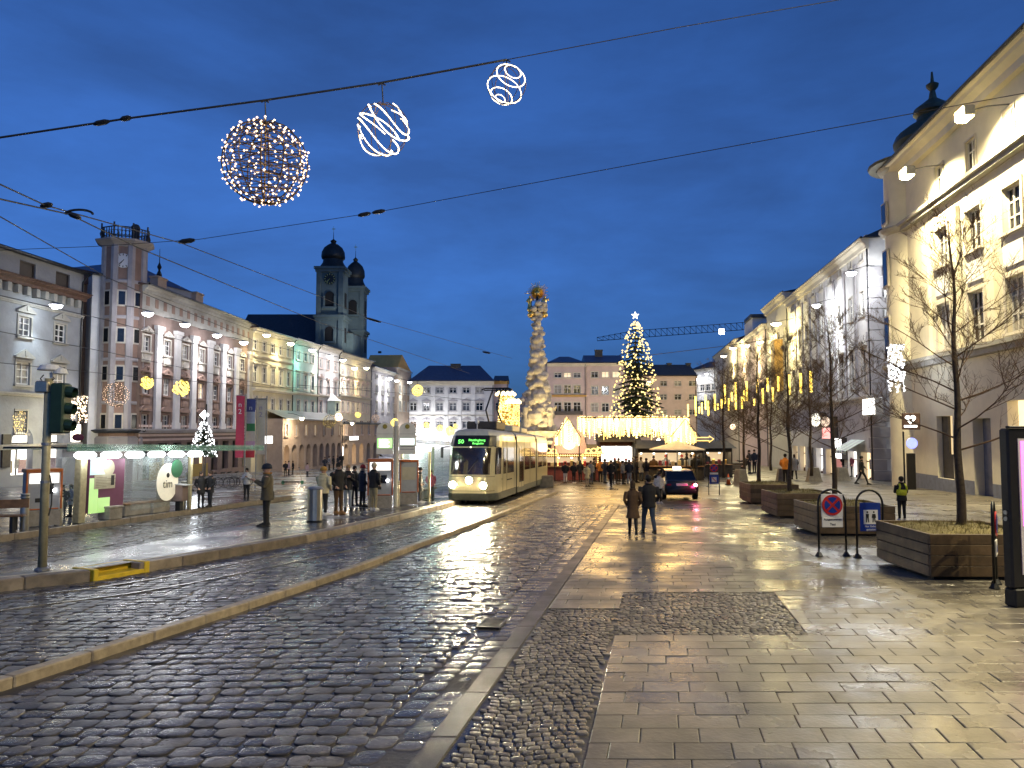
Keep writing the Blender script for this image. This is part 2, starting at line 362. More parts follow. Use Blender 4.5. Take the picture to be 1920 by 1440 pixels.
LP = [Vector((gp(*p, .2).x, gp(*p, .2).y)) for p in ((-420, 1062), (0, 1003), (480, 938), (562, 927))]
uu = lambda px, py: gp(px, py).x - gp(px, py).y * SD.x / SD.y
TS = SD.x / SD.y
U_G0 = uu(796, 1284); U_S0 = uu(862, 1315); U_S1 = U_S0 + .24; U_SL = uu(1125, 1300)
ground = struct(MB().add([onG(p) for p in ((-400, -60), (400, -60), (400, 620), (-400, 620))], [(0, 1, 2, 3)]).build('ground', 'mortar'))
FAR = 34.0
def ptsY(f, y0, y1, n=24): return [(f(y0 + (y1 - y0) * i / n), y0 + (y1 - y0) * i / n) for i in range(n + 1)]
# sheets beyond the reach of single stones
struct(sheet('road_far', [(xat(KERB, FAR) or 0, FAR), (U_G0 + TS * FAR, FAR), (U_G0 + TS * 95, 95), (-30, 95), (-6, 48), (2.1, 44)], .012, 'cobble_far'))
struct(sheet('pavement_far', [(U_G0 + TS * FAR + .02, FAR), (60, FAR), (60, 150), (U_G0 + TS * 150, 150)], .014, 'pavement_far'))
lp = [(p.x, p.y) for p in LP]
struct(sheet('plaza', [lp[0], lp[1], lp[2], lp[3], (-9, 60), (-9, 140), (-60, 140), (-60, 10)], .016, 'plaza_asphalt'))
# ---- rounded stones
def stone(b, corners, top, crown=.0025, r=.2, base=-.03, sink=.0045):
    """corner points (x,y) counter-clockwise -> pillow stone on the falling ground"""
    c = Vector((sum(p[0] for p in corners) / 4, sum(p[1] for p in corners) / 4)); ring = []
    for i in range(4):
        p = Vector(corners[i]); a = Vector(corners[i - 1]); d = Vector(corners[(i + 1) % 4])
        ring += [p + (a - p) * r, p + (d - p) * r]
    rs = []
    for k, h in ((1, base), (1, top - sink), (.93, top - sink * .3), (.78, top)):
        rs.append([onG(c + (q - c) * k, h) for q in ring])
    n = 8; vs = [q for r_ in rs for q in r_] + [onG(c, top + crown)]; fs = []
    for k in range(3):
        for i in range(n): fs.append((k * n + i, k * n + (i + 1) % n, k * n + n + (i + 1) % n, k * n + n + i))
    for i in range(n): fs.append((3 * n + i, 3 * n + (i + 1) % n, 4 * n))
    b.add(vs, fs)
def slabstone(b, P, top, c=.008, base=-.03):
    ce = Vector((sum(p[0] for p in P) / 4, sum(p[1] for p in P) / 4)); P = [Vector(p) for p in P]
    inn = [p + (ce - p).normalized() * c * 1.4 for p in P]
    tl_ = [rnd.uniform(-.0022, .0022) for _ in range(3)]; tl_.append(tl_[0] + tl_[2] - tl_[1])
    b.add([onG(p, base) for p in P] + [onG(p, top - c * .7 + k) for p, k in zip(P, tl_)] + [onG(p, top + k) for p, k in zip(inn, tl_)],
          [(i, (i + 1) % 4, 4 + (i + 1) % 4, 4 + i) for i in range(4)] + [(4 + i, 4 + (i + 1) % 4, 8 + (i + 1) % 4, 8 + i) for i in range(4)] + [(8, 9, 10, 11)])
def lay(name, plural, pieces, fn, m, parent, smooth, near=300):
    """the largest-looking pieces as single objects, the rest joined"""
    pieces.sort(key=lambda q: q[0]); b = MB()
    vis = [q for q in pieces if q[3]]; keep = vis[:near]; ids = set(map(id, keep))
    for q in keep:
        o = MB(); o.tone = q[2]; fn(o, q[1])
        c = onG((sum(p[0] for p in q[1][0]) / 4, sum(p[1] for p in q[1][0]) / 4))
        o.v = [(x - c.x, y - c.y, z - c.z) for x, y, z in o.v]
        o.build(name, m, parent, smooth, c)
    for q in pieces:
        if id(q) not in ids: b.tone = q[2]; fn(b, q[1])
    if b.v: stuff(b.build(plural, m, parent, smooth))
def seen(x, y):
    d = y * cos(PIT) ; u = x / max(y, .1) * F + 960
    return y > 5.95 and -20 < u < 1940
rnd = random.Random(3)
# ---- road of big cobbles
road = struct(MB().add([onG(p, .004) for p in [(p.x + .1, p.y) for p in KERB if p.y < FAR] + [(U_G0 + TS * FAR, FAR), (U_G0 + TS * 3, 3)]], [tuple(range(len([p for p in KERB if p.y < FAR]) + 2))]).build('road', 'mortar'))
def cobble_rows(y0, y1, xl, xr, dw=(.16, .31), dh=.222, wob=.045):
    out = []; y = y0; k = 0
    while y < y1:
        h = dh * rnd.uniform(.88, 1.12); a = xl(y + h / 2); b_ = xr(y + h / 2)
        if a is not None and b_ is not None and b_ > a:
            x = a + rnd.uniform(0, .1)
            while x < b_ - .08:
                wd = min(rnd.uniform(*dw), b_ - x)
                sl = lambda xx: wob * sin(xx * .9 + k * .13) + .05 * (xx - a) * .5 * 0
                j = lambda s=.018: rnd.uniform(-s, s)
                g = .0065
                P = [(x + g + j(), y + g + sl(x) + j()), (x + wd - g + j(), y + g + sl(x + wd) + j()), (x + wd - g + j(), y + h - g + sl(x + wd) + j()), (x + g + j(), y + h - g + sl(x) + j())]
                cx = x + wd / 2; cy = y + h / 2
                out.append([cx * cx + cy * cy, (P, .02 + rnd.uniform(-.007, .008)), rnd.random(), seen(cx, cy)]); x += wd
        y += h; k += 1
    return out
cobf = lambda b, q: stone(b, q[0], q[1])
lay('cobble', 'cobbles', cobble_rows(4.6, FAR, lambda y: (xat(KERB, y) or -9) + .13 if xat(KERB, y) else -9, lambda y: U_G0 + TS * y), cobf, 'cobble', road, 60)
# ---- gutter: two rows of setts along the strip, granite strip, iron grate
pcs = []
for r_ in range(2):
    y = 4.6 + r_ * .1; u0 = U_G0 + (U_S0 - U_G0) * r_ / 2; u1 = U_G0 + (U_S0 - U_G0) * (r_ + 1) / 2
    while y < FAR:
        h = rnd.uniform(.2, .34); g = .012; j = lambda: rnd.uniform(-.01, .01)
        P = [(u0 + g + TS * y + j(), y + g), (u1 - g + TS * y + j(), y + g), (u1 - g + TS * (y + h) + j(), y + h - g), (u0 + g + TS * (y + h) + j(), y + h - g)]
        yc = gp(940, 1172).y
        if not (r_ == 0 and abs(y + h / 2 - yc) < .36): pcs.append([y * y, (P, .012 + rnd.uniform(-.005, .005) - .006 * r_), rnd.random(), seen(u0 + TS * y, y)])
        y += h
gutter = struct(sheet('gutter', [(U_G0 + TS * 3, 3), (U_S0 + TS * 3, 3), (U_S0 + TS * FAR, FAR), (U_G0 + TS * FAR, FAR)], .0045, 'mortar'))
lay('gutter_stone', 'gutter_stones', pcs, cobf, 'cobble', gutter, 60)
yc = gp(940, 1172).y; um = (U_G0 + U_S0) / 2
gr = thing('drain_grate', 'black iron drain grate let into the gutter beside the pale granite strip', 'drain', onG((um - .14 + TS * yc, yc), .014)); gr.rotation_euler = (TILT, 0, -.187)
b = MB(); b.box(-.17, .17, -.28, -.25, 0, .022).box(-.17, .17, .25, .28, 0, .022).box(-.17, -.145, -.25, .25, 0, .022).box(.145, .17, -.25, .25, 0, .022).build('frame', 'grate_iron', gr)
for i in range(7): MB().box(-.145, .145, -.23 + i * .07, -.20 + i * .07, -.004, .018).build('bar', 'grate_iron', gr)
strip = struct(sheet('granite_strip', [(U_S0 + TS * 3, 3), (U_S1 + TS * 3, 3), (U_S1 + TS * FAR, FAR), (U_S0 + TS * FAR, FAR)], .005, 'mortar'))
pcs = []; y = 4.5
while y < FAR:
    h = rnd.uniform(.85, 1.25); P = [(U_S0 + .006 + TS * y, y + .006), (U_S1 - .006 + TS * y, y + .006), (U_S1 - .006 + TS * (y + h), y + h - .006), (U_S0 + .006 + TS * (y + h), y + h - .006)]
    pcs.append([y, (P, .024), rnd.random(), True]); y += h
lay('strip_stone', 'strip_stones', pcs, lambda b, q: slabstone(b, q[0], q[1]), 'granite_strip', strip, False)
# ---- pavement: slabs, small setts and the sett band
Y_A = 4.6 + 22 * .34; Y_B0 = 4.6 + 17 * .34; Y_B1 = 4.6 + 26 * .34; U_B1 = uu(1470, 1140)
BAND = [(U_SL + TS * Y_B0, Y_B0), (U_B1 + TS * Y_B0, Y_B0), (U_B1 + TS * Y_B1, Y_B1), (U_SL + TS * Y_B1, Y_B1)]
pave = struct(sheet('pavement', [(U_S1 + TS * 3, 3), (40, 3), (40, FAR), (U_S1 + TS * FAR, FAR)], .0055, 'mortar'))
pcs = []; y = 4.6; k = 0
while y < FAR:
    h = .34; yc = y + h / 2; u = U_SL + .01 if yc < Y_A else U_S1 + .02
    if Y_B0 < yc < Y_A: u = U_B1 + .02
    umax = min(.72 * y + 2.5, 27 + .14 * y) - TS * y; first = True
    while u < umax:
        wd = rnd.choice((.48, .51, .54)) * (.5 if first and k % 2 else 1) * (1 if not first else rnd.uniform(.6, 1)); first = False
        xc = u + wd / 2 + TS * yc
        skip = False
        if Y_A < yc < Y_B1:
            if u < U_SL - .05 and u + wd > U_SL - .05: wd = U_SL - u - .01
            elif U_SL - .05 <= u < U_B1: u = U_B1 + .02; continue
        if not skip:
            g = .004; P = [(u + g + TS * y, y + g), (u + wd - g + TS * y, y + g), (u + wd - g + TS * (y + h), y + h - g), (u + g + TS * (y + h), y + h - g)]
            pcs.append([xc * xc + yc * yc, (P, .028 + rnd.uniform(-.003, .003)), rnd.random(), seen(xc, yc)])
        u += wd
    y += h; k += 1
lay('paving_slab', 'paving_slabs', pcs, lambda b, q: slabstone(b, q[0], q[1], .007), 'slab', pave, False)
pcs = []
def setts(x0, x1, y0, y1, test, s=.098):
    y = y0; k = 0
    while y < y1:
        x = x0 + rnd.uniform(0, s)
        while x < x1:
            wd = s * rnd.uniform(.8, 1.25); arc = .10 * abs(sin(x * 2.6)); cx = x + wd / 2; cy = y + arc + s / 2
            if test(cx, cy):
                j = lambda: rnd.uniform(-.009, .009); g = .008; a2 = .10 * abs(sin((x + wd) * 2.6))
                P = [(x + g + j(), y + arc + g + j()), (x + wd - g + j(), y + a2 + g + j()), (x + wd - g + j(), y + a2 + s - g + j()), (x + g + j(), y + arc + s - g + j())]
                pcs.append([cx * cx + cy * cy, (P, .022 + rnd.uniform(-.005, .006)), rnd.random(), seen(cx, cy)])
            x += wd
        y += s; k += 1
setts(-2, 5, 4.6, Y_A, lambda x, y: U_S1 + .05 < x - TS * y < U_SL - .04 and y < Y_A - .03)
bx = [p[0] for p in BAND]; by = [p[1] for p in BAND]
setts(min(bx), max(bx), min(by) - .2, max(by), lambda x, y: inpoly(x, y, BAND), .105)
lay('sett', 'setts', pcs, lambda b, q: stone(b, q[0], q[1], .002, .15, -.02, .005), 'sett', pave, 60)
# ---- kerbs
def along(P, step):
    Q = resample(P, step)
    for a, b_ in zip(Q, Q[1:]): yield a, b_
def frame_on(a, b_, h=0):
    A = onG(a, h); B = onG(b_, h); t = (B - A).normalized(); r_ = t.cross(Vector((0, 0, 1))).normalized(); n = r_.cross(t)
    return Matrix((( r_.x, t.x, n.x, A.x), (r_.y, t.y, n.y, A.y), (r_.z, t.z, n.z, A.z), (0, 0, 0, 1))), (B - A).length
kerb = struct(MB().rings([[onG(p, 0), onG(p, .02)] for p in []] or [[onG(KERB[0] + Vector((0, 0)), -.05), onG(KERB[0] + Vector((.02, 0)), -.05), onG(KERB[0] + Vector((.02, 0)), -.02)]] * 2).build('tram_kerb', 'mortar'))
kme = None
for a, b_ in along(KERB, 1.02):
    Mx, L = frame_on(a, b_)
    if kme is None: kme = [MB() for _ in range(3)]; kme = [(setattr(q, 'tone', rnd.random()), q.cbox(-.17, .0, .005, L - .005, -.05, .12, .016))[1].mesh('kerbstone', 'kerb_stone') for q in kme]
    place(rnd.choice(kme), 'kerbstone', kerb, Mx.translation, Mx.to_euler())
# ---- right track bed
def band(L, Rr, h, name, m):
    b = MB(); n = 60; ya = max(L[0].y, Rr[0].y); yb = min(L[-1].y, Rr[-1].y); vs = []
    for i in range(n + 1):
        y = ya + (yb - ya) * i / n; vs += [onG((xat(L, min(y, L[-1].y)), y), h), onG((xat(Rr, y), y), h)]
    b.add(vs, [(2 * i, 2 * i + 1, 2 * i + 3, 2 * i + 2) for i in range(n)]); return b.build(name, m)
track = struct(band(PR, KERB, .045, 'track_bed', 'mortar'))
h0 = .045
def stone_h(b, q):
    n0 = len(b.v); stone(b, q[0], q[1]); b.v[n0:] = [(x, y, z + h0) for x, y, z in b.v[n0:]]
lay('cobble', 'cobbles', cobble_rows(6.2, FAR, lambda y: (xat(PR, y) or -16) + .04, lambda y: (xat(KERB, y) - .18) if xat(KERB, y) else None, (.16, .3), .19), stone_h, 'cobble', track, 60)
struct(sheet('tram_apron', [(xat(PR, FAR), FAR), (xat(KERB, FAR) - .15, FAR)] + [(p.x - .15, p.y) for p in KERB if p.y > FAR] + [(1, 60), (-3, 60), (-2.5, 44)], .06, 'cobble_far'))
CL = offset(resample(PR, .8), 1.38)
tail = CL[-1]; CL += [tail + (CL[-1] - CL[-3]).normalized() * k * 2 for k in range(1, 14)]
for s_ in (-.5, .5):
    P = offset(CL, s_); Q = offset(CL, s_ + .055); b = MB()
    b.rings([[onG(p, .05), onG(q, .05), onG(q, .082), onG(p, .082)] for p, q in zip(P, Q)]); struct(b.build('rail', 'rail_steel'))
# ---- left track
struct(sheet('track_bed_left', [(p.x, p.y) for p in PL] + [(-3, 60), (-12, 60)] + [(p.x + .02, p.y) for p in reversed(LP)], .006, 'cobble_far'))
ltrack = struct(sheet('track_stones_left', [(p.x - .05, p.y) for p in PL if p.y < 30] + [(xat(LP, 30) + .1, 30)] + [(p.x + .05, p.y) for p in reversed(LP) if p.y < 30], .008, 'mortar'))
lay('cobble', 'cobbles', cobble_rows(11, 30, lambda y: (xat(LP, y) + .05) if xat(LP, y) else None, lambda y: (xat(PL, y) - .05) if xat(PL, y) else None, (.18, .34), .24), cobf, 'cobble', ltrack, 60)
CL2 = offset(resample(PL, .8), -1.4); t2 = CL2[-1]; CL2 += [t2 + (CL2[-1] - CL2[-3]).normalized() * k * 2 for k in range(1, 14)]
for s_ in (-.5, .5):
    P = offset(CL2, s_); Q = offset(CL2, s_ + .055)
    MBr = MB().rings([[onG(p, .01), onG(q, .01), onG(q, .036), onG(p, .036)] for p, q in zip(P, Q)]); struct(MBr.build('rail', 'rail_steel'))
# ---- platform island between the tracks
plat = struct(band(offset(PL, 0), offset(PR, -.22), .25, 'platform', 'wet_asphalt'))
SK0 = gp(172, 1069, .25).y; SK1 = gp(278, 1052, .25).y; SX0 = gp(172, 1069, .25).x; SX1 = gp(278, 1052, .25).x
bme = [MB() for _ in range(4)]
for q in bme: q.tone = rnd.random(); q.cbox(-.26, 0, .004, 1.05, -.05, .25, .018)
bme = [q.mesh('edge_block', 'platform_block') for q in bme]
for a, b_ in along(PR, 1.054):
    Mx, L = frame_on(a, b_); mid = (a + b_) / 2
    if SX0 + .1 < mid.x < SX1 - .1: stepM = (a, b_); continue
    place(rnd.choice(bme), 'edge_block', plat, Mx.translation, Mx.to_euler())
for a, b_ in along(PL, 1.054):
    Mx, L = frame_on(a, b_); q = MB(); q.tone = .5
    place(bme[0], 'edge_block', plat, Mx.translation + Mx.to_3x3() @ Vector((.27, 0, -.003)), Mx.to_euler())
b = MB(); Pq = offset(PR, -.34); Qq = offset(PR, -.28); b.rings([[onG(p, .251), onG(q, .251), onG(q, .2555), onG(p, .2555)] for p, q in zip(Pq, Qq)]); b.build('edge_line', 'line_paint', plat)
# yellow step let into the platform edge
A = gp(176, 1069, .25); B = gp(276, 1053, .25); Mx, L = frame_on(A, B)
st = thing('platform_step', 'bright yellow painted step set into the platform edge beside the signal pole', 'step', Mx.translation); st.rotation_euler = Mx.to_euler()
MB().cbox(-.62, -.34, .08, L - .08, -.05, .245, .012).build('riser', 'yellow_paint', st)
MB().cbox(-.34, .02, .08, L - .08, -.05, .125, .012).build('tread', 'yellow_paint', st)
for y0, y1 in ((-.02, .08), (L - .08, L + .04)): MB().cbox(-.6, .03, y0, y1, -.05, .262, .012).build('cheek', 'yellow_paint', st)
# left platform
lplat = struct(MB().add([onG(p, .2) for p in [(p.x - .02, p.y) for p in LP] + [gp(500, 915, .2)] + [gp(250, 938, .2), gp(0, 962, .2), gp(-420, 1010, .2)]], [tuple(range(8))]).build('platform_left', 'wet_asphalt'))
for a, b_ in along(LP, 1.2):
    Mx, L = frame_on(a, b_, -.055); place(bme[1], 'edge_block', lplat, Mx.translation + Mx.to_3x3() @ Vector((.0, 0, 0)), Mx.to_euler(), (1, 1.13, 1))
# ================================================================ BUILDING KIT
class Bld:
    def __init__(s, name, label, A, B, eave, wall, depth=12, trim='stone_trim', base=None, cat='building', group=None):
        s.A = Vector((A[0], A[1], 0)); s.B = Vector((B[0], B[1], 0)); d = s.B - s.A; s.W = d.length; s.d = d.normalized()
        s.n = Vector((-s.d.y, s.d.x, 0))                                    # into the building
        s.z0 = gz(s.A.y) if base is None else base; s.wall = wall; s.trim = trim; s.depth = depth; s.H = eave - s.z0
        s.o = thing(name, label, cat, (A[0], A[1], s.z0), atan2(s.d.y, s.d.x), group); s.spill = .17; s.holes = []; s.cache = {}; s.bands = []
    def lp(s, px, py, out=0):
        r = ray(px, py); P0 = s.A - s.n * out; t = P0.dot(s.n) / r.dot(s.n); p = r * t
        q = p - P0; q.z = 0
        return q.dot(s.d), CZ + p.z - s.z0
    def loc(s, x, y, z): p = s.A + s.d * x + s.n * y; return Vector((p.x, p.y, s.z0 + z))
    def win(s, x, z, w, h, hood=None, lit=0, fr='window_frame', trim=None, rec=.16, surround=.14, pane=None, panes=(2, 3), arch=False, apron=0):
        """opening centred on x with its sill at z"""
        s.holes.append((x - w / 2, z, w, h, rec, arch)); trim = trim or s.trim
        key = (round(w, 2), round(h, 2), hood, fr, trim, surround, panes, arch, apron)
        if key not in s.cache:
            b = MB(); f = .055 + w * .02; y0, y1 = rec - .07, rec - .01
            b.mi = 0; nx, nz_ = panes
            b.box(-w / 2, -w / 2 + f, y0, y1, 0, h).box(w / 2 - f, w / 2, y0, y1, 0, h).box(-w / 2 + f, w / 2 - f, y0, y1, 0, f).box(-w / 2 + f, w / 2 - f, y0, y1, h - f, h)
            for i in range(1, nx): b.box(-w / 2 + w * i / nx - f * .55, -w / 2 + w * i / nx + f * .55, y0 - .01, y1 - .005, f, h - f)
            for k in range(1, nz_):
                zz = h * (k / nz_ if nz_ != 2 else .64); b.box(-w / 2 + f, w / 2 - f, y0 + .003, y1 - .003, zz - f * .4, zz + f * .4)
            b.mi = 1; q = surround
            if q:
                b.box(-w / 2 - q, -w / 2, -.06, .01, -.02, h + q).box(w / 2, w / 2 + q, -.06, .01, -.02, h + q).box(-w / 2, w / 2, -.062, .01, h, h + q)
                b.box(-w / 2 - q * 1.5, w / 2 + q * 1.5, -.16, .01, -.16, -.02)
            if hood:
                zt = h + q + .12; hw = w / 2 + q * 1.9; hh = w * .36
                b.box(-hw, hw, -.2, .01, zt, zt + .12)
                if hood == 'tri': b.prismy([(-hw, zt + .121), (hw, zt + .121), (0, zt + .12 + hh)], -.19, .01); b.box(-.1, .1, -.24, -.15, zt + .14, zt + hh)
                elif hood == 'seg':
                    b.prismy([(hw * cos(pi * i / 8), zt + .121 + hh * .8 * sin(pi * i / 8)) for i in range(9)][::-1], -.19, .01)
                elif hood == 'broken':
                    b.prismy([(-hw, zt + .121), (-.12, zt + .121), (-.2, zt + hh), (-hw * .75, zt + .25)], -.2, .01); b.prismy([(.12, zt + .121), (hw, zt + .121), (hw * .75, zt + .25), (.2, zt + hh)], -.2, .01); b.ball((0, -.1, zt + hh * .9), .16, 6, 4)
            if apron:
                b.box(-w / 2 - q * .8, w / 2 + q * .8, -.075, .01, -.17 - apron, -.165); b.box(-w / 2 + .1, w / 2 - .1, -.11, -.07, -.1 - apron, -.26)
            p = MB().quad((-w / 2 + .01, rec, .01), (w / 2 - .01, rec, .01), (w / 2 - .01, rec, h - .01), (-w / 2 + .01, rec, h - .01))
            s.cache[key] = (b.mesh('window', [fr, trim]), p)
        me, p = s.cache[key]
        o = place(me, 'window', s.o, (x, 0, z))
        pm = pane or ('pane_lit' if random.random() < lit + .025 else random.choice(('pane_grey', 'pane_dark', 'pane_dark', 'pane_dark', 'pane_curtain', 'pane_grey')))
        k2 = (key, pm)
        if k2 not in s.cache: s.cache[k2] = p.mesh('pane', pm)
        place(s.cache[k2], 'pane', o); return o
    def row(s, p0, p1, n, w, py_top=None, **k):
        """p0=(px,py top,py bottom) of the first window, p1=px of the last"""
        x0, zt = s.lp(p0[0], p0[1]); _, zb = s.lp(p0[0], p0[2]); x1 = s.lp(p1, p0[1])[0]
        for i in range(n): s.win(x0 + (x1 - x0) * i / max(n - 1, 1), zb, w, zt - zb, **k)
        return zb, zt
    def rowx(s, xs, z, w, h, **k):
        for x in xs: s.win(x, z, w, h, **k)
    def box(s, name, x0, x1, y0, y1, z0, z1, m=None): return MB().box(x0, x1, y0, y1, z0, z1).build(name, m or s.trim, s.o)
    def course(s, z, h=.22, p=.14, m=None, x0=None, x1=None, name='string_course'):
        a = -.02 if x0 is None else x0; e = s.W + .02 if x1 is None else x1
        b = MB(); b.prismy([(0, 0)], 0, 0) if False else None
        b.box(a, e, -p, .005, z, z + h * .55).box(a - .01, e + .01, -p * 1.5, .006, z + h * .551, z + h); return b.build(name, m or s.trim, s.o)
    def pilaster(s, x, w, z0, z1, m, p=.16, cap=True):
        b = MB(); b.box(x - w / 2, x + w / 2, -p, .005, z0 + .5, z1 - .5).box(x - w * .62, x + w * .62, -p * 1.25, .006, z0, z0 + .5)
        if cap: b.box(x - w * .6, x + w * .6, -p * 1.2, .006, z1 - .5, z1 - .3).box(x - w * .74, x + w * .74, -p * 1.6, .007, z1 - .3, z1)
        return b.build('pilaster', m, s.o)
    def cornice(s, p=.5, h=.7, m=None, z=None):
        z = s.H if z is None else z; b = MB(); prof = [(0, z - h), (p * .35, z - h), (p * .4, z - h * .6), (p * .75, z - h * .35), (p * .8, z - h * .15), (p, z - h * .1), (p, z), (0, z)]
        b.rings([[Vector((x, -a, q)) for a, q in prof] for x in (-.05, s.W + .05)]); return b.build('cornice', m or s.trim, s.o)
    def roof(s, h, m='roof_slate', over=.5, hip=0, ridge=.5, name='roof'):
        z = s.H + .01; D = s.depth; a = -over; W = s.W + over
        b = MB(); b.add([(-over * .4, a, z), (W - over * .6, a, z), (W - over * .6, D, z), (-over * .4, D, z), (hip, D * ridge, z + h), (s.W - hip, D * ridge, z + h)], [(0, 1, 5, 4), (2, 3, 4, 5), (1, 2, 5), (3, 0, 4), (0, 3, 2, 1)])
        r = b.build(name, m, s.o)
        g = MB().tube([(-.1, a - .06, z + .04), (s.W + .1, a - .06, z + .04)], .09, 6).build('gutter', 'dark_steel', r); return r
    def chimney(s, x, y, w, z, h, roof=None, m='brown_plaster'):
        b = MB(); b.box(x - w / 2, x + w / 2, y - .35, y + .35, z, z + h).box(x - w / 2 - .08, x + w / 2 + .08, y - .43, y + .43, z + h, z + h + .15)
        return b.build('chimney', m, roof or s.o)
    def finish(s, sides=True, zb=-4, m2=None, split=None):
        """front wall with its openings cut, reveals, side and back walls"""
        xs = {0, s.W}; zs = {zb, s.H}
        if split: zs.add(split)
        for x, z, w_, h, r_, a in s.holes: xs |= {x, x + w_}; zs |= {z, z + h}
        xs = sorted(x for x in xs if 0 <= x <= s.W); zs = sorted(z for z in zs if zb <= z <= s.H); b = MB(); grid = {}
        vx = {}
        def vid(x, z):
            k = (x, z)
            if k not in vx: vx[k] = len(b.v); b.v.append((x, 0, z))
            return vx[k]
        for x0, x1 in zip(xs, xs[1:]):
            if x1 - x0 < 1e-5: continue
            cx = (x0 + x1) / 2; hs_ = [h for h in s.holes if h[0] < cx < h[0] + h[2]]; run = None
            for z0, z1 in zip(zs, zs[1:]):
                cz = (z0 + z1) / 2
                if any(h[1] < cz < h[1] + h[3] for h in hs_): continue
                b.f.append((vid(x0, z0), vid(x1, z0), vid(x1, z1), vid(x0, z1))); b.m.append(1 if split and cz < split else 0); b.t.append(.5)
        for x, z, w_, h, r_, a in s.holes:
            b.mi = 0
            b.quad((x, 0, z), (x, r_, z), (x, r_, z + h), (x, 0, z + h)); b.quad((x + w_, r_, z), (x + w_, 0, z), (x + w_, 0, z + h), (x + w_, r_, z + h))
            b.quad((x, r_, z + h), (x + w_, r_, z + h), (x + w_, 0, z + h), (x, 0, z + h)); b.quad((x, 0, z), (x + w_, 0, z), (x + w_, r_, z), (x, r_, z))
            if a:                                              # round head: spandrels fill the corners of the opening
                b.mi = 1 if split and z < split else 0; r2 = w_ / 2; zc = z + h - r2
                for sg in (-1, 1):
                    P = [(x + r2 + sg * r2 * cos(pi / 2 * i / 6), zc + r2 * sin(pi / 2 * i / 6)) for i in range(7)] + [(x + r2 + sg * r2, z + h)]
                    n0 = len(P); b.add([(p, -.002, q) for p, q in P] + [(p, r_ - .08, q) for p, q in P], [tuple(range(n0)), tuple(range(2 * n0 - 1, n0 - 1, -1))] + [(i, (i + 1) % n0, n0 + (i + 1) % n0, n0 + i) for i in range(n0)])
        b.mi = 0
        if sides:
            D = s.depth
            b.quad((0, D, zb), (0, 0, zb), (0, 0, s.H), (0, D, s.H)); b.quad((s.W, 0, zb), (s.W, D, zb), (s.W, D, s.H), (s.W, 0, s.H)); b.quad((s.W, D, zb), (0, D, zb), (0, D, s.H), (s.W, D, s.H))
        MB().tube([(s.W - .18, -.1, zb + .5), (s.W - .18, -.1, s.H - .6), (s.W - .18, -.45, s.H - .1)], .06, 6).build('downpipe', 'dark_steel', s.o)
        return b.build('wall', [s.wall, m2 or s.wall], s.o)
    def opening(s, x, z, w, h, name, m, rec=.5, arch=False, parts=None):
        s.holes.append((x - w / 2, z, w, h, rec, arch))
        return MB().quad((x - w / 2, rec, z), (x + w / 2, rec, z), (x + w / 2, rec, z + h), (x - w / 2, rec, z + h)).build(name, m, s.o)
    def lamp(s, px, py, label, col='lum_white', power=500, out=1.7, size=.42, lcol=(.95, .97, 1), down=5, side=0, spot=80, group='lamps hung along the house fronts', blend=.7):
        x, z = s.lp(px, py, out); p = s.loc(x, -out, z)
        o = thing('wall_lamp', label, 'lamp', p, s.o.rotation_euler.z, group)
        MB().lathe([(.02, .16), (size * .35, .15), (size * .8, .06), (size, -.02), (size, -.05)], 14).build('housing', 'galv', o, True)
        MB().lathe([(.02, -.3), (size * .45, -.27), (size * .78, -.17), (size * .93, -.05)], 14).build('lens', col, o, True)
        MB().tube([(0, 0, .14), (0, out * .6, .42), (0, out, .5)], .03, 6).build('arm', 'dark_steel', o)
        if power:
            L = lamp('SPOT', 'lamp_light', o, (0, 0, -.4), power, lcol, spot_size=R(spot), spot_blend=blend, shadow_soft_size=.15)
            aim(L, (side, out, -down)); lamp('POINT', 'lamp_spill', o, (0, 0, -.45), power * s.spill, lcol, shadow_soft_size=.2)
        return o
def ordn(i): return ('first', 'second', 'third', 'fourth', 'fifth', 'sixth', 'seventh', 'eighth', 'ninth', 'tenth', 'eleventh', 'twelfth')[i]
# ================================================================ LEFT SIDE OF THE SQUARE
# ---- grey palace at the far left
p = Bld('palace', 'grey palace with gabled window hoods and arched shop windows at the left edge', (-33.2, 33), (-31.5, 56), 13.9, 'grey_wall', 14, 'palace_trim')
za = p.lp(145, 562)[1]
for px, lit in ((-128, 0), (-34, 0), (46, 0), (113, 0)):
    x = p.lp(px, 610)[0]
    p.win(x, p.lp(113, 642)[1], 1.15, p.lp(113, 608)[1] - p.lp(113, 642)[1], hood='tri', panes=(2, 3), trim='palace_trim')
    p.win(x, p.lp(43, 718)[1] - .1, 1.25, p.lp(43, 676)[1] - p.lp(43, 718)[1], hood='tri', panes=(2, 3), trim='palace_trim')
    p.win(x, p.lp(40, 812)[1], 1.05, 1.45, panes=(2, 2), surround=.12)
    p.win(x + .1, za + .62, 1.5, 1.0, fr='frame_dark', panes=(1, 1), pane='frame_dark', surround=0)
zf = p.lp(60, 842)[1]
for px in (-70, 40, 97):
    x = p.lp(px, 900)[0]; o = p.opening(x, .35, 2.0, 3.1, 'shop_window', 'shop_white', .45, True)
    f = MB().box(x - 1, x + 1, .38, .44, 2.35, 2.45).box(x - .04, x + .04, .39, .445, .35, 2.349).build('glazing_bar', 'frame_dark', o)
    for k, (dx, dz, sz) in enumerate(((-.6, .5, .3), (.1, .75, .24), (.55, .45, .34))): MB().cbox(x + dx - sz, x + dx + sz, .40 - .02 * k, .443, dz, dz + sz * 2.6, .02).build('display', ('c_beige', 'c_ltgrey', 'c_pink')[k], o)
p.course(zf, .35, .2, 'palace_trim'); p.course(p.lp(43, 735)[1] - .3, .25, .12, 'palace_trim'); p.course(za - 1.3, .2, .1, 'palace_trim')
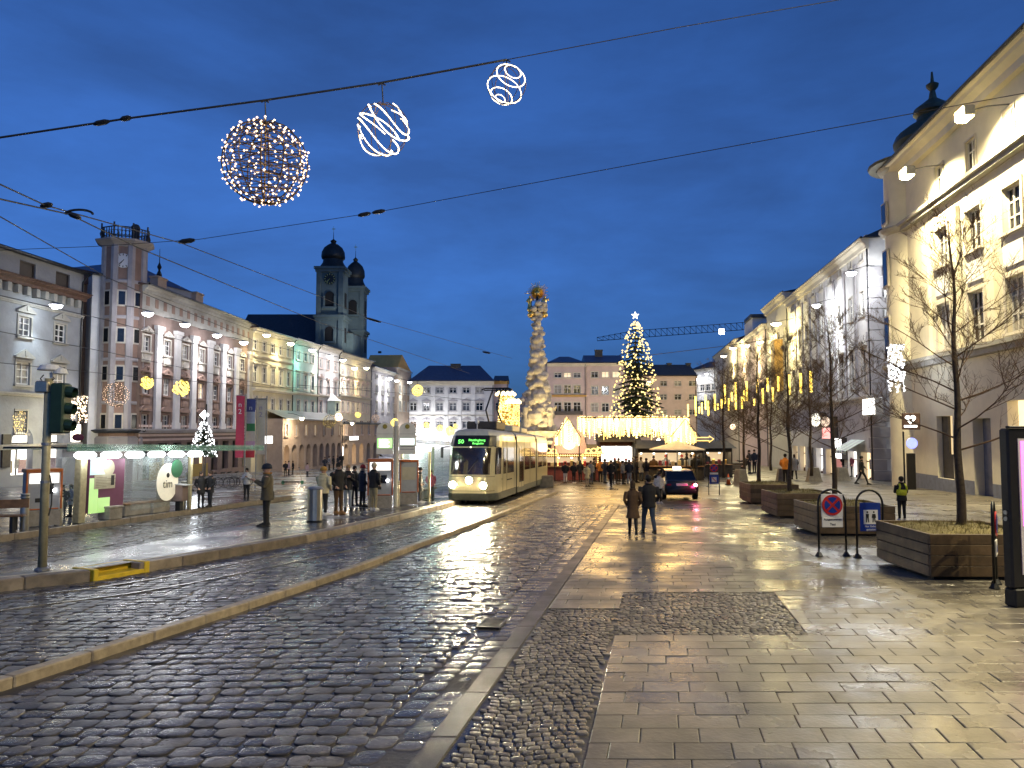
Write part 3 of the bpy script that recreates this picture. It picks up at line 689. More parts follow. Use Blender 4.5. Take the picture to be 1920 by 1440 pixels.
for i in range(26): p.box('corbel', .3 + i * .87, .62 + i * .87, -.34, 0, za - .62, za - .08, 'palace_trim')
p.cornice(.75, .5, 'roof_tile', za + .45)
for k in range(9):                                                         # rusticated courses of the ground floor
    z = .15 + k * .48
    if z < zf - .3: p.box('rustic_band', .02, p.W - .02, -.05, .004, z, z + .06, 'palace_trim') if False else None
p.finish(); p.roof(2.4, 'roof_slate', .35)
p.lamp(105, 571, 'white lamp before the grey palace at the far left', power=620, lcol=(.80, .94, 1), down=4.5, spot=70)
for px, nm in ((-60, 'white lamp before the grey palace, left of the picture edge'),): p.lamp(px, 520, nm, power=380, lcol=(.84, .94, 1), down=4.5, spot=95)
MB().box(p.lp(8, 880)[0] - .35, p.lp(8, 880)[0] + .35, -.12, 0, .9, 3, ).build('notice_case', 'stall_dark', p.o)
# ---- town hall: set-back link, eight-sided tower, long pilastered front
lk = Bld('town_hall_link', 'blank pale wall between the grey palace and the clock tower', (-31.4, 57), (-29.6, 58.6), 14.1, 'white_wall', 10)
lk.finish(); lk.roof(1.2, 'roof_slate', .2)
bk = Bld('hall_roof', 'dark blue seam roof rising behind the grey palace', (-47, 69), (-33.6, 64.2), at(100, 522, 66).z, 'grey_wall', 9); bk.finish(); bk.roof(2.2, 'roof_blue', .3, hip=3)
TW = thing('clock_tower', 'rose and white eight-sided clock tower with an iron crown of railings', 'tower', onG((at(228, 700, 58.4).x, 58.4)))
tz = lambda py: at(228, py, 56.8).z - TW.location.z
tr = 1.5; ph = -.01
oct_ = lambda r, z: [Vector((r * cos(ph + k * pi / 4), r * sin(ph + k * pi / 4), z)) for k in range(8)]
b = MB(); b.rings([oct_(tr, -3), oct_(tr, tz(458))]); b.build('shaft', 'rose_plaster', TW)
for k in range(8):
    a = ph + k * pi / 4; MB().rings([[Vector((cos(a) * (tr - .16) + dx, sin(a) * (tr - .16) + dy, z)) for dx, dy in [(.32 * cos(a + t), .32 * sin(a + t)) for t in (-2.2, -.9, 0, .9, 2.2)]] for z in (tz(812), tz(458))]).build('corner_strip', 'lilac_grey', TW)
for py in (528, 596, 676, 758): MB().rings([oct_(tr + .06, tz(py)), oct_(tr + .1, tz(py) + .12), oct_(tr + .06, tz(py) + .25)]).build('string_course', 'lilac_grey', TW)
MB().rings([oct_(tr + .05, -3), oct_(tr + .25, -2.8), oct_(tr + .25, tz(822)), oct_(tr + .1, tz(818))]).build('base', 'lilac_grey', TW)
MB().rings([oct_(tr + .25, tz(812)), oct_(tr + .5, tz(808)), oct_(tr + .5, tz(806)), oct_(tr + .1, tz(804))]).build('base_cornice', 'roof_slate', TW)
MB().rings([oct_(tr, tz(460)), oct_(tr + .2, tz(456)), oct_(tr + .62, tz(450)), oct_(tr + .66, tz(447)), oct_(tr - .1, tz(445))]).build('cornice', 'lilac_grey', TW)
cr_ = MB()
for k in range(8):
    a = oct_(tr + .2, tz(446)); A_, B_ = a[k], a[(k + 1) % 8]
    for q in (.0, .9): cr_.tube([A_ + Vector((0, 0, q)), B_ + Vector((0, 0, q))], .045, 4)
    for t in range(5):
        q = A_.lerp(B_, t / 5); cr_.tube([q, q + Vector((0, 0, .92 + (.3 if t == 0 else 0)))], .04 if t else .07, 4)
        m_ = A_.lerp(B_, (t + .5) / 5); cr_.tube([m_ + Vector((.13 * cos(i), .13 * cos(i) * .3, .45 + .2 * sin(i))) for i in range(0, 7)], .03, 4)
cr_.tube([(.9, -.3, tz(446)), (.9, -.3, tz(420))], .28, 6).ball((.9, -.3, tz(420)), .35, 8, 5)
cr_.build('railing', 'wire_black', TW)
def facet(k, z, w, h, clock=False):
    a = ph + (k + .5) * pi / 4; rr = tr * cos(pi / 8); o = Vector((cos(a), sin(a), 0)); t = Vector((-sin(a), cos(a), 0))
    return Matrix(((t.x, -o.x, 0, o.x * rr), (t.y, -o.y, 0, o.y * rr), (0, 0, 1, z), (0, 0, 0, 1)))
faces = sorted(range(8), key=lambda k: -cos(ph + (k + .5) * pi / 4 + pi / 2 + atan2(TW.location.x, TW.location.y) * 1))[:3]
wb = MB(); wb.box(-.36, .36, -.08, .0, 0, 1.25); wb.mi = 1; wb.box(-.22, .22, -.1, -.02, .12, 1.12); wme = wb.mesh('window', ['stone_trim', 'pane_dark'])
for k in faces:
    for py in (573, 643, 715, 806):
        Mx = facet(k, tz(py), 0, 0); place(wme, 'window', TW, Mx.translation, Mx.to_euler())
Mx = facet(faces[0], tz(487), 0, 0)
def clock(parent, Mx, r, face, mark):
    ck = MB().lathe([(.01, .0), (r, .0), (r, .06), (.01, .08)], 24); ck.xf(Matrix.Rotation(pi / 2, 4, 'X')); c = ck.build('clock_face', face, parent, False, Mx.translation, Mx.to_euler())
    q = MB()
    for i in range(12):
        a = i * pi / 6; q.box(-r * .05, r * .05, -.1, -.07, r * .7, r * .95, Matrix.Rotation(a, 4, 'Y'))
    q.build('numerals', mark, c)
    for a, L in ((R(215), .55), (R(222), .8)): MB().box(-r * .04, r * .04, -.12, -.09, -.1, r * L, Matrix.Rotation(a, 4, 'Y')).build('hand', mark, c)
clock(TW, Mx, .55, 'white_wall', 'ink')
h = Bld('town_hall', 'long rose town hall front with tall white pilasters and three rows of hooded windows', (at(266, 600, 58).x, 58), (at(472, 600, 81).x, 81), 13.55, 'rose_dark', 14, 'rose_dark')
bays = [h.lp(px, 700)[0] for px in (273, 312, 346, 377, 404, 430, 453)]; pil = [h.lp(px, 700)[0] for px in (294, 330, 361, 392, 417, 442, 467)]
zt = [h.lp(272, q)[1] for q in (624, 658, 699, 738, 772, 808)]; zg = h.lp(300, 812)[1]
for i, x in enumerate(bays):
    for r_ in range(3): h.win(x, zt[2 * r_ + 1], 1.12, zt[2 * r_] - zt[2 * r_ + 1] - .2, hood='broken' if r_ < 2 else 'seg', apron=.7 if r_ < 2 else 0, trim='rose_plaster' if r_ else 'stone_trim', panes=(2, 3), lit=.05)
for x in pil: h.pilaster(x, .86, zg + .35, h.lp(294, 590)[1] - .9, 'pilaster_white', .2)
for i in range(16): h.box('frieze_panel', .5 + i * 1.42, 1.05 + i * 1.42, -.05, .004, h.H - 1.5, h.H - .8, 'rose_plaster')
h.box('frieze', .0, h.W, -.03, .003, h.H - 2.0, h.H - .3, 'palace_trim')
h.course(zg, .35, .22, 'lilac_grey'); h.cornice(.55, .5, 'palace_trim')
for i in range(9):
    x = .6 + i * (h.W - 1.2) / 8.5
    o = h.opening(x + .7, .1, 1.5, 2.7, 'shop_window', ('void_dark', 'shop_warm', 'pane_grey')[i % 3] if i in (4, 6) else 'void_dark', .4, False)
for i in range(5): h.box('stone_band', 0, h.W, -.06, .002, 3.05 + i * .62 - 3, 3.05 + i * .62 - 2.7, 'pink_plaster') if i > 4 else None
for i in range(4): h.box('stone_band', .0, h.W, -.05, .002, 3.0 + i * .36, 3.18 + i * .36, 'pink_plaster')
h.finish(); rf = h.roof(1.7, 'roof_tile', .5)
for px in (360, 425): h.chimney(h.lp(px, 560)[0], 3, 1.6, h.H + .6, 1.5, rf)
MB().lathe([(.1, 0), (.25, .3), (.08, .7), (.2, 1.0), (.04, 1.4), (.02, 2.6)], 8, (h.lp(361, 560)[0], 3, h.H + 2.2)).build('finial', 'dark_steel', rf)
for i, (px, py) in enumerate(((277, 586), (347, 607), (407, 627), (457, 641))):
    h.lamp(px, py, f'white lamp before the pilastered town hall, {ordn(i)} from the tower', power=1500, down=4.2, side=-.6, spot=64, lcol=(.96, .95, 1))
    tl = h.o
# letters and boards of the shop under the town hall
bd = tag(MB().box(0, h.lp(352, 880)[0] - h.lp(300, 880)[0], -.12, -.02, 0, 1.5).build('shop_board', 'haller_grey', None), 'grey shop board with dark lettering under the town hall', 'sign')
bd.location = h.loc(h.lp(300, 890)[0], -.1, h.lp(300, 896)[1] - .1); bd.rotation_euler = h.o.rotation_euler
text('H▲LLER'.replace('▲', 'A'), 'lettering', .95, 'ink', bd, ((h.lp(352, 880)[0] - h.lp(300, 880)[0]) / 2, -.13, .8))
for i, (a, c) in enumerate(((276, 299), (353, 385))):
    q = tag(MB().box(0, h.lp(c, 880)[0] - h.lp(a, 880)[0], -.1, -.02, 0, 1.35).build('shop_awning_board', 'haller_ochre', None), ('ochre panel left of the grey lettered board', 'ochre panel right of the grey lettered board')[i], 'sign'); q.location = h.loc(h.lp(a, 890)[0], -.12, h.lp(a, 896)[1] - .2); q.rotation_euler = h.o.rotation_euler
# ---- row of houses
def LX(px): # plan line of the row
    u = (px - 960) / F; s_ = (-27 - 81 * u) / (41 * u - 4.6); return (-27 + 4.6 * s_, 81 + 41 * s_)
y = Bld('town_house', 'yellow town house with three window rows beside the pilastered hall', LX(472.5), LX(548), 13.2, 'yellow_plaster', 13)
for pt, pb, hd in ((636, 655, None), (686, 716, 'flat'), (744, 770, None)): y.row((479, pt, pb), 541, 5, 1.05, hood=hd, trim='cream_plaster', panes=(2, 2))
y.course(y.lp(479, 733)[1], .35, .25, 'cream_plaster'); y.course(y.lp(479, 664)[1] - .3, .2, .15, 'cream_plaster'); y.cornice(.5, .5, 'cream_plaster'); y.finish(); y.roof(1.9, 'roof_tile')
for i, (px, py) in enumerate(((500, 627), (545, 643))): y.lamp(px, py, f'lamp before the yellow house, {("left", "right")[i]} one', 'lum_warm', 900, lcol=(1, .87, .5), down=3, spot=90, side=-.4)
m_ = Bld('town_house', 'mint green town house lit turquoise near its eaves', LX(548.2), LX(595), 13.3, 'mint_plaster', 13)
for pt, pb in ((658, 674), (700, 728), (750, 772)): m_.row((559, pt, pb), 586, 3, 1.0, trim='cream_plaster', panes=(2, 2), hood='flat' if pt == 700 else None)
m_.course(m_.lp(559, 740)[1], .3, .2, 'cream_plaster'); m_.cornice(.5, .5, 'cream_plaster'); m_.finish(); m_.roof(1.8, 'roof_tile')
m_.lamp(585, 655, 'lamp before the mint green house', 'lum_white', 620, lcol=(.22, 1, .82), down=2.4, spot=70, side=-1.2)
k_ = Bld('town_house', 'pinkish white town house with a green-roofed oriel', LX(595.2), LX(635), 13.5, 'pilaster_white', 13)
for pt, pb in ((672, 690), (712, 738), (752, 774)): k_.row((601, pt, pb), 629, 3, 1.0, trim='pink_plaster', panes=(2, 2), hood='tri' if pt == 712 else None)
k_.course(k_.lp(601, 744)[1], .3, .2); k_.cornice(.5, .5); k_.finish(); k_.roof(1.8, 'roof_tile')
ox, oz = k_.lp(617, 778); _, o2 = k_.lp(617, 752); orl = MB().box(ox - .9, ox + .9, -1.1, 0, oz, o2).build('oriel', 'mint_plaster', k_.o)
MB().add([(ox - 1.1, -1.35, o2), (ox + 1.1, -1.35, o2), (ox + 1.1, 0, o2), (ox - 1.1, 0, o2), (ox, -.3, o2 + 1.1)], [(0, 1, 4), (1, 2, 4), (2, 3, 4), (3, 0, 4), (3, 2, 1, 0)]).build('oriel_roof', 'white_plastic', orl); MB().box(ox - .3, ox + .3, -1.13, -1.09, oz + .5, o2 - .3).build('oriel_window', 'pane_dark', orl)
for i, (px, py) in enumerate(((618, 667), (643, 674))): k_.lamp(px, py, f'lamp before the pinkish white house, {("left", "right")[i]} one', power=1500, down=4, spot=66, side=-1, lcol=(1, .96, .95))
e_ = Bld('town_house', 'cream town house at the far end of the left row, lit yellow at its corner', LX(635.2), LX(695), 13.3, 'cream_plaster', 13)
for pt, pb, hd in ((690, 703, None), (716, 736, 'tri'), (752, 772, None)): e_.row((643, pt, pb), 688, 6, .95, trim='pink_plaster', panes=(2, 2), hood=hd)
e_.course(e_.lp(643, 744)[1], .3, .2); e_.course(e_.lp(643, 706)[1], .25, .2); e_.cornice(.5, .5); e_.finish(); e_.roof(1.8, 'roof_tile')
for i, (px, py) in enumerate(((665, 689), (687, 689))): e_.lamp(px, py, f'lamp before the cream end house, {("left", "right")[i]} one', ('lum_white', 'lum_warm')[i], 1300, down=4, spot=70, lcol=((1, .97, .9), (1, .82, .42))[i])
# projecting arcade storeys
def LXo(px, off):
    a = Vector((*LX(px), 0)); d = (Vector((*LX(695), 0)) - Vector((*LX(472), 0))).normalized(); return (a.x + d.y * off, a.y - d.x * off)
ar = Bld('arcade_block', 'low arcade block with a slanting glass roof under the yellow and mint houses', LXo(494, 2.2), LXo(612, 2.2), at(505, 784, 80).z, 'brown_plaster', 2.1, 'pink_plaster')
for i in range(7): ar.win(.9 + i * (ar.W - 1.8) / 6.0, ar.lp(505, 818)[1], .7, 1.25, panes=(2, 2), surround=.08, lit=.7 if i < 5 else .2, trim='brown_plaster')
n = 9
for i in range(n): ar.opening(1.2 + i * (ar.W - 2.4) / (n - 1), .05, ar.W / n * .66, 2.75, 'arch', ('void_dark', 'pane_grey', 'void_dark')[i % 3] if i not in (0,) else 'shop_warm', 1.2, True)
ar.finish(); b = MB(); b.add([(-.2, -.5, ar.H), (ar.W, -.5, ar.H), (ar.W, 2.1, ar.H + 1.0), (-.2, 2.1, ar.H + 1.0)], [(0, 1, 2, 3)]).add([(-.2, -.5, ar.H - .14), (ar.W, -.5, ar.H - .14), (ar.W, -.5, ar.H), (-.2, -.5, ar.H)], [(0, 1, 2, 3)]); b.build('glass_roof', 'galv', ar.o)
ar.spill = .6; ar.lamp(566, 783, 'small lamp on a bracket above the low arcade block', 'lum_warm', 420, lcol=(1, .84, .6), down=3, spot=140, size=.25, out=1.6)
ar2 = Bld('arcade_block', 'brown arcade wing with lit shop signs below the cream end house', LXo(613, 1.0), LXo(698, 1.0), at(640, 790, 100).z, 'brown_plaster', .9, 'brown_plaster')
for i in range(6): ar2.win(1.5 + i * (ar2.W - 3) / 5, ar2.lp(650, 815)[1], .85, 2.0, panes=(2, 3), surround=.08, trim='pink_plaster')
for i in range(6): ar2.opening(1.6 + i * (ar2.W - 3.2) / 5, .05, 1.9, 2.9, 'arch', ('void_dark', 'void_dark', 'shop_warm', 'shop_warm', 'pane_grey', 'void_dark')[i], .8, True)
ar2.finish(); ar2.course(ar2.H - .3, .3, .3, 'roof_slate')
ar2.spill = .6; ar2.lamp(660, 792, 'small lamp on a bracket above the brown arcade wing', 'lum_warm', 700, lcol=(1, .84, .6), down=3, spot=140, size=.25, out=1.8)
def litsign(b_, px0, py0, px1, py1, label, m='sign_lit', out=.3, round_=False, back='frame_dark', cat='sign', name='lit_sign'):
    x0, z1 = b_.lp(px0, py0, out); x1, z0 = b_.lp(px1, py1, out); o = thing(name, label, cat, b_.loc((x0 + x1) / 2, -out, (z0 + z1) / 2), b_.o.rotation_euler.z)
    w_, h_ = abs(x1 - x0) / 2, abs(z1 - z0) / 2
    MB().cbox(-w_, w_, .02, out, -h_, h_, .03).build('case', back, o)
    if round_: MB().lathe([(.01, -.03), (1, -.03), (1, 0)], 18).xf(Matrix.Diagonal((w_, 1, h_, 1)) @ Matrix.Rotation(pi / 2, 4, 'X')).build('face', m, o)
    else: MB().cbox(-w_ * .94, w_ * .94, -.03, .019, -h_ * .9, h_ * .9, .012).build('face', m, o)
    return o
litsign(ar, 496, 817, 511, 832, 'glaring white lit sign at the left end of the arcade')
litsign(ar2, 615, 811, 620, 817, 'small round white lamp sign, first of three on the arcade wing', round_=True); litsign(ar2, 624, 811, 630, 817, 'small round white lamp sign, second of three on the arcade wing', round_=True); litsign(ar2, 632, 812, 636, 819, 'small round white lamp sign, third of three on the arcade wing', round_=True)
s_ = litsign(ar2, 655, 818, 672, 825, 'white lit shop lettering on the brown arcade wing'); litsign(ar2, 638, 835, 644, 857, 'tall oval white light column by the arcade', round_=True)
litsign(ar2, 645, 817, 652, 825, 'dark round sign beside the white shop lettering', 'stall_dark', round_=True)
# ---- corner houses closing the left side
g_ = Bld('corner_house', 'grey corner house with a rounded end and white lamp streaks', (at(697, 700, 124).x, 124), (at(742, 700, 141).x, 141), at(720, 693, 130).z, 'lilac_grey', 10)
for pt, pb in ((703, 709), (722, 737), (752, 770)): g_.row((706, pt, pb), 738, 4, 1.2, trim='stone_trim', panes=(2, 2))
g_.cornice(.5, .4); g_.finish(); g_.roof(2.2, 'roof_tile')
for i, (px, py) in enumerate(((732, 709), (744, 713))): g_.lamp(px, py, f'lamp before the grey corner house, {("left", "right")[i]} one', power=2300, down=5, spot=60, side=-1)
f_ = Bld('corner_house', 'brown house with an ochre gable before the blue-roofed palace', (at(745, 700, 140).x, 140), (at(770, 700, 152).x, 152), at(755, 690, 142).z, 'brown_plaster', 8)
for pt, pb in ((722, 737), (752, 770)): f_.row((750, pt, pb), 765, 3, 1.2, trim='stone_trim', panes=(2, 2))
f_.finish(); b = MB().prismy([(0, f_.H), (f_.W, f_.H), (f_.W * .3, f_.H + 2.6)], -.1, 6).build('gable', 'ochre_plaster', f_.o); f_.cornice(.3, .3)
f_.lamp(768, 716, 'lamp before the brown gabled house', power=1500, down=4, spot=60, lcol=(.85, .98, 1))
# ---- church with two towers
CH = thing('church', 'twin-towered church with dark domes rising behind the left houses', 'church', onG((at(617, 700, 152).x, 152)))
def church_tower(px, D, wpx, pys, fw):
    p0 = at(px, 700, D); t_ = bpy.data.objects.new('tower', None)
    x = p0.x - CH.location.x; y_ = D - CH.location.y; Z = lambda py: at(px, py, D).z - CH.location.z; hw = wpx / F * D / 2
    T = MB().box(x - hw, x + hw, y_, y_ + 2 * hw, Z(860), Z(pys[2])).box(x - hw * .96, x + hw * .96, y_ + .1, y_ + 2 * hw - .1, Z(pys[2]), Z(pys[0])).build('tower', 'church_wall', CH)
    for sx in (-1, 1): MB().box(x + sx * hw * .84 - .45, x + sx * hw * .84 + .45, y_ - .18, y_, Z(860), Z(pys[0])).build('corner_strip', 'church_wall', T)
    for py in (pys[2], pys[0]): MB().box(x - hw - .5, x + hw + .5, y_ - .5, y_ + 2 * hw + .5, Z(py) - .35, Z(py) + .15).box(x - hw - .25, x + hw + .25, y_ - .25, y_ + 2 * hw + .25, Z(py) - .9, Z(py) - .351).build('cornice', 'church_wall', T)
    for py0, py1, w_ in ((pys[1][0], pys[1][1], .9), (pys[3][0], pys[3][1], .85)):
        zz, z2 = Z(py1), Z(py0); wb = MB(); wb.prismy([(x - w_, zz), (x + w_, zz)] + [(x + w_ * cos(pi * i / 8), z2 - w_ + w_ * sin(pi * i / 8)) for i in range(9)], y_ - .06, y_ + .02); wb.build('belfry_window', 'void_dark', T)
        MB().box(x - w_ - .35, x - w_, y_ - .25, y_, zz, z2 - w_).box(x + w_, x + w_ + .35, y_ - .25, y_, zz, z2 - w_).box(x - w_ - .5, x + w_ + .5, y_ - .35, y_, zz - .4, zz).build('window_surround', 'church_wall', T)
        wb2 = MB().box(x + hw - .02, x + hw + .05, y_ + hw - .7, y_ + hw + .7, zz, z2).build('side_window', 'void_dark', T)
    c = (x, y_ + hw, 0); R0 = hw * 1.02; zb = Z(pys[0]) + .15; zt_ = Z(pys[4]); hh = zt_ - zb
    dm = MB().lathe([(R0 * q, zb + hh * t) for q, t in ((1.08, 0), (1.0, .05), (.78, .2), (.74, .3), (.86, .34), (.9, .4), (.86, .55), (.68, .7), (.4, .8), (.16, .86), (.2, .89), (.24, .93), (.1, .97), (.03, 1), (.015, 1.22))], 16, c).build('dome', 'copper_dome', T, 40)
    MB().box(x - .03, x + .03, y_ + hw - .03, y_ + hw + .03, zt_ + hh * .2, zt_ + hh * .42).box(x - .35, x + .35, y_ + hw - .03, y_ + hw + .03, zt_ + hh * .32, zt_ + hh * .345).build('cross', 'gold', dm)
    return T, x, y_, hw, Z
T1, tx, ty, thw, Zc = church_tower(616, 152, 50, (501, (546, 575), 592, (612, 640), 442), 0)
clock(T1, Matrix.Translation((tx, ty - .12, Zc(523))), 1.15, 'ink', 'gold')
T2, tx2, ty2, thw2, Zc2 = church_tower(660, 164, 40, (538, (562, 590), 620, (635, 660), 478), 0)
MB().box(tx + thw * .3, tx2 + thw2 * .8, ty + 4, ty + 12, Zc(860), Zc(620)).build('front_wall', 'church_wall', CH)
MB().prismy([(tx + thw * .4, Zc(620)), (tx2 - thw2 * .1, Zc(620)), ((tx + thw * .4 + tx2) / 2, Zc(572))], ty + 4, ty + 5).build('front_gable', 'church_wall', CH)
nx0 = at(433, 600, 152).x - CH.location.x
MB().add([(nx0, 2, Zc(640)), (tx - thw, 2, Zc(640)), (tx - thw, 14, Zc(640)), (nx0, 14, Zc(640)), (nx0 + .6, 8, Zc(578)), (tx - thw, 8, Zc(578))], [(0, 1, 5, 4), (2, 3, 4, 5), (3, 0, 4), (1, 2, 5)]).build('nave_roof', 'roof_slate', CH)
MB().box(nx0, tx - thw, 2.2, 13.8, Zc(860), Zc(641)).build('nave_wall', 'church_wall', CH)
fl = thing('flood_lamp', 'floodlight on the roofs lighting the church front', 'lamp', CH.location + Vector((tx2 + 9, ty - 6, Zc(668)))); MB().cbox(-.3, .3, -.2, .2, 0, .4, .03).build('housing', 'dark_steel', fl); MB().box(-.25, .25, .201, .21, .05, .35).build('lens', 'lum_white', fl)
L = lamp('SPOT', 'flood_light', fl, (0, .3, .3), 6500, (.95, .97, 1), spot_size=R(60), spot_blend=.6); aim(L, (-.62, .7, .55))
# ================================================================ FAR END
e1 = Bld('palace', 'pale palace with a broad blue hipped roof closing the square behind the tram', (at(768, 700, 150).x, 150), (at(926, 700, 150).x, 150), at(850, 715, 150).z, 'pilaster_white', 14, 'stone_trim')
for pt, pb, hd in ((727, 737, None), (755, 770, 'tri'), (790, 803, 'tri')): e1.row((775, pt, pb), 899, 6, 1.35, trim='lilac_grey', panes=(2, 2), hood=hd)
for px in (787, 812, 836, 861, 887): e1.pilaster(e1.lp(px, 760)[0], .9, e1.lp(px, 830)[1], e1.lp(px, 727)[1], 'pilaster_white', .12, False)
e1.course(e1.lp(800, 780)[1], .25, .12); e1.cornice(.8, .8, 'cream_plaster'); e1.finish(); rf = e1.roof(at(850, 684, 155).z - at(850, 715, 150).z, 'roof_blue', .6, hip=3.0); e1.chimney(e1.W * .52, 6, 2, e1.H + 2.6, 1.2, rf, 'stall_dark')
e1b = Bld('corner_house', 'narrow ochre corner house at the right end of the blue-roofed palace', (at(926.5, 700, 151).x, 151), (at(953, 700, 151).x, 151), at(930, 714, 150).z, 'pink_plaster', 10)
for pt, pb in ((727, 737), (755, 770), (790, 803)): e1b.row((934, pt, pb), 946, 2, 1.1, trim='pink_plaster', panes=(2, 2))
e1b.cornice(.6, .6, 'ochre_plaster'); e1b.finish(); e1b.roof(1.4, 'roof_slate')
e1.lamp(782, 812, 'low floodlight washing the left half of the blue-roofed palace', power=5200, out=7, down=-2.5, side=3, spot=100)
e2 = Bld('town_house', 'pinkish house with three windows a storey right of the column', (at(1026, 700, 138).x, 138), (at(1099, 700, 138).x, 138), at(1060, 681, 138).z, 'pink_plaster', 12, 'cream_plaster')
for pt, pb in ((699, 708), (722, 738), (754, 772)): e2.row((1046, pt, pb), 1082, 3, 1.3, panes=(2, 2), surround=.12)
e2.course(e2.lp(1046, 744)[1], .35, .3, 'ochre_plaster'); e2.cornice(.6, .6, 'cream_plaster'); e2.finish(); rf = e2.roof(at(1060, 665, 140).z - at(1060, 681, 138).z, 'roof_blue', .5, hip=2.6); e2.box('balcony', e2.lp(1040, 775)[0], e2.lp(1092, 775)[0], -1, 0, e2.lp(1046, 778)[1], e2.lp(1046, 771)[1], 'frame_dark')
e3 = Bld('town_house', 'pale lilac house partly hidden by the lit tree', (at(1099.5, 700, 139).x, 139), (at(1172, 700, 139).x, 139), at(1130, 681, 139).z, 'pink_plaster', 12, 'cream_plaster')
for pt, pb, l in ((697, 708, .5), (724, 740, 0), (756, 772, 0)): e3.row((1115, pt, pb), 1155, 3, 1.3, panes=(2, 2), surround=.12, lit=l)
e3.cornice(.6, .5, 'cream_plaster'); e3.finish(); rf = e3.roof(2.0, 'roof_blue', .5); e3.chimney(e3.W * .4, 5, 1.4, e3.H + 1.2, 1.6, rf, 'stall_dark')
e4 = Bld('town_house', 'low lilac house with a dark roof right of the lit tree', (at(1172.5, 700, 150).x, 150), (at(1306, 700, 150).x, 150), at(1240, 705, 150).z, 'pink_plaster', 12, 'pink_plaster')
for pt, pb in ((714, 724), (739, 750), (768, 778)): e4.row((1190, pt, pb), 1298, 5, 1.4, panes=(2, 2), surround=.12)
e4.cornice(.5, .4); e4.finish(); rf = e4.roof(at(1240, 683, 155).z - at(1240, 705, 150).z, 'roof_slate', .5)
for i in range(4): e4.chimney(2 + i * e4.W * .28, 6, .9, e4.H + 1.9, 1.0, rf, 'stall_dark')
for i, px in enumerate((1060, 1130, 1235)):  # added lamp posts, out of sight, put in to brighten the far-end houses
    q = at(px, 850, 124); o = thing('added_lamp_post', f'added lamp post, unseen behind the market stalls, {("left", "middle", "right")[i]} of three', 'lamp', onG((q.x, 124)), 0, 'lamp posts behind the market'); MB().tube([(0, 0, 0), (0, 0, 3.4)], [.08, .05], 8).build('post', 'dark_steel', o); MB().lathe([(.05, 3.4), (.22, 3.5), (.24, 3.8), (.05, 4.0)], 12).build('lantern', 'lum_warm', o, True); lamp('POINT', 'light', o, (0, .3, 3.75), 1500, (1, .82, .62), shadow_soft_size=.25)
# ================================================================ RIGHT SIDE
def RX(px): u = (px - 960) / F; D = (28.1 - 8.88) / (u - .148); return (u * D, D)
r6 = Bld('town_house', 'white lit house at the far end of the right row', (at(1296, 700, 172).x, 172), RX(1342), at(1320, 690, 166).z, 'pilaster_white', 10)
for pt, pb in ((722, 734), (752, 764)): r6.row((1306, pt, pb), 1338, 4, 1.5, panes=(2, 2))
r6.cornice(.5, .5); r6.finish(); r6.roof(2, 'roof_slate')
for i, (px, py) in enumerate(((1298, 707), (1308, 710), (1325, 700))): r6.lamp(px, py, f'lamp before the far white house on the right, {ordn(i)} from the left', power=700, down=5, spot=60)
r5 = Bld('town_house', 'cream house with a flat gable and yellow lit window bays on the right row', RX(1342.5), RX(1386), at(1345, 668, RX(1345)[1]).z, 'cream_plaster', 12); r5.spill = .42
r5.row((1352, 700, 716), 1381, 4, 1.6, panes=(2, 2)); r5.row((1352, 732, 750), 1381, 4, 1.6, panes=(2, 2)); r5.row((1352, 765, 782), 1381, 4, 1.6, panes=(2, 2))
r5.course(r5.lp(1352, 725)[1], .3, .2); r5.cornice(.6, .7, 'cream_plaster'); r5.finish(); r5.roof(2.2, 'roof_tile')
for i, (px, py) in enumerate(((1357, 667), (1374, 652))): r5.lamp(px, py, f'warm lamp before the flat-gabled cream house, {("left", "right")[i]} one', 'lum_warm', 5200, lcol=(1, .84, .42), down=6, spot=64, size=.55)
r4 = Bld('town_house', 'stepped pale house with a white rooftop box on the right row', RX(1386.5), RX(1440), at(1440, 607, RX(1440)[1]).z, 'pink_plaster', 12); r4.spill = .42
for pt, pb in ((640, 662), (690, 712), (736, 756), (775, 792)): r4.row((1435, pt, pb), 1393, 4, 1.4, panes=(2, 2))
r4.course(r4.lp(1430, 722)[1], .3, .2); r4.cornice(.7, .7); r4.finish()
bx0 = r4.W * .12; MB().box(bx0, bx0 + 8, .6, 7, r4.H, r4.H + 3.0).build('roof_box', 'white_wall', r4.o); MB().box(bx0 + 2.2, bx0 + 8.6, .2, 7.3, r4.H + 3.0, r4.H + 3.5).build('roof_box_cap', 'roof_slate', r4.o); r4.roof(1.2, 'roof_slate')
for i, (px, py) in enumerate(((1400, 647), (1425, 640))): r4.lamp(px, py, f'warm lamp before the stepped pale house, {("left", "right")[i]} one', 'lum_warm', 4600, lcol=(1, .84, .42), down=6, spot=60, size=.5)
r3 = Bld('town_house', 'tall narrow ochre house with a yellow lit bay on the right row', RX(1440.5), RX(1481), at(1470, 556, RX(1470)[1]).z, 'warm_white', 12); r3.spill = .42
for pt, pb in ((612, 628), (668, 695), (730, 752), (775, 790)): r3.row((1472, pt, pb), 1447, 3, 1.3, panes=(2, 2))
x0 = r3.lp(1468, 700)[0]; MB().box(x0 - 2.0, x0 + .2, -1.0, 0, r3.lp(1460, 735)[1], r3.lp(1460, 640)[1]).build('bay', 'ochre_plaster', r3.o)
r3.cornice(.8, .9, 'cream_plaster'); r3.course(r3.lp(1468, 655)[1], .3, .2); r3.finish(); r3.roof(1.4, 'roof_slate', hip=1.2)
r3.lamp(1455, 606, 'big warm lamp glaring before the tall ochre house', 'lum_warm', 5600, lcol=(1, .82, .36), down=6, spot=76, size=.62, out=2)
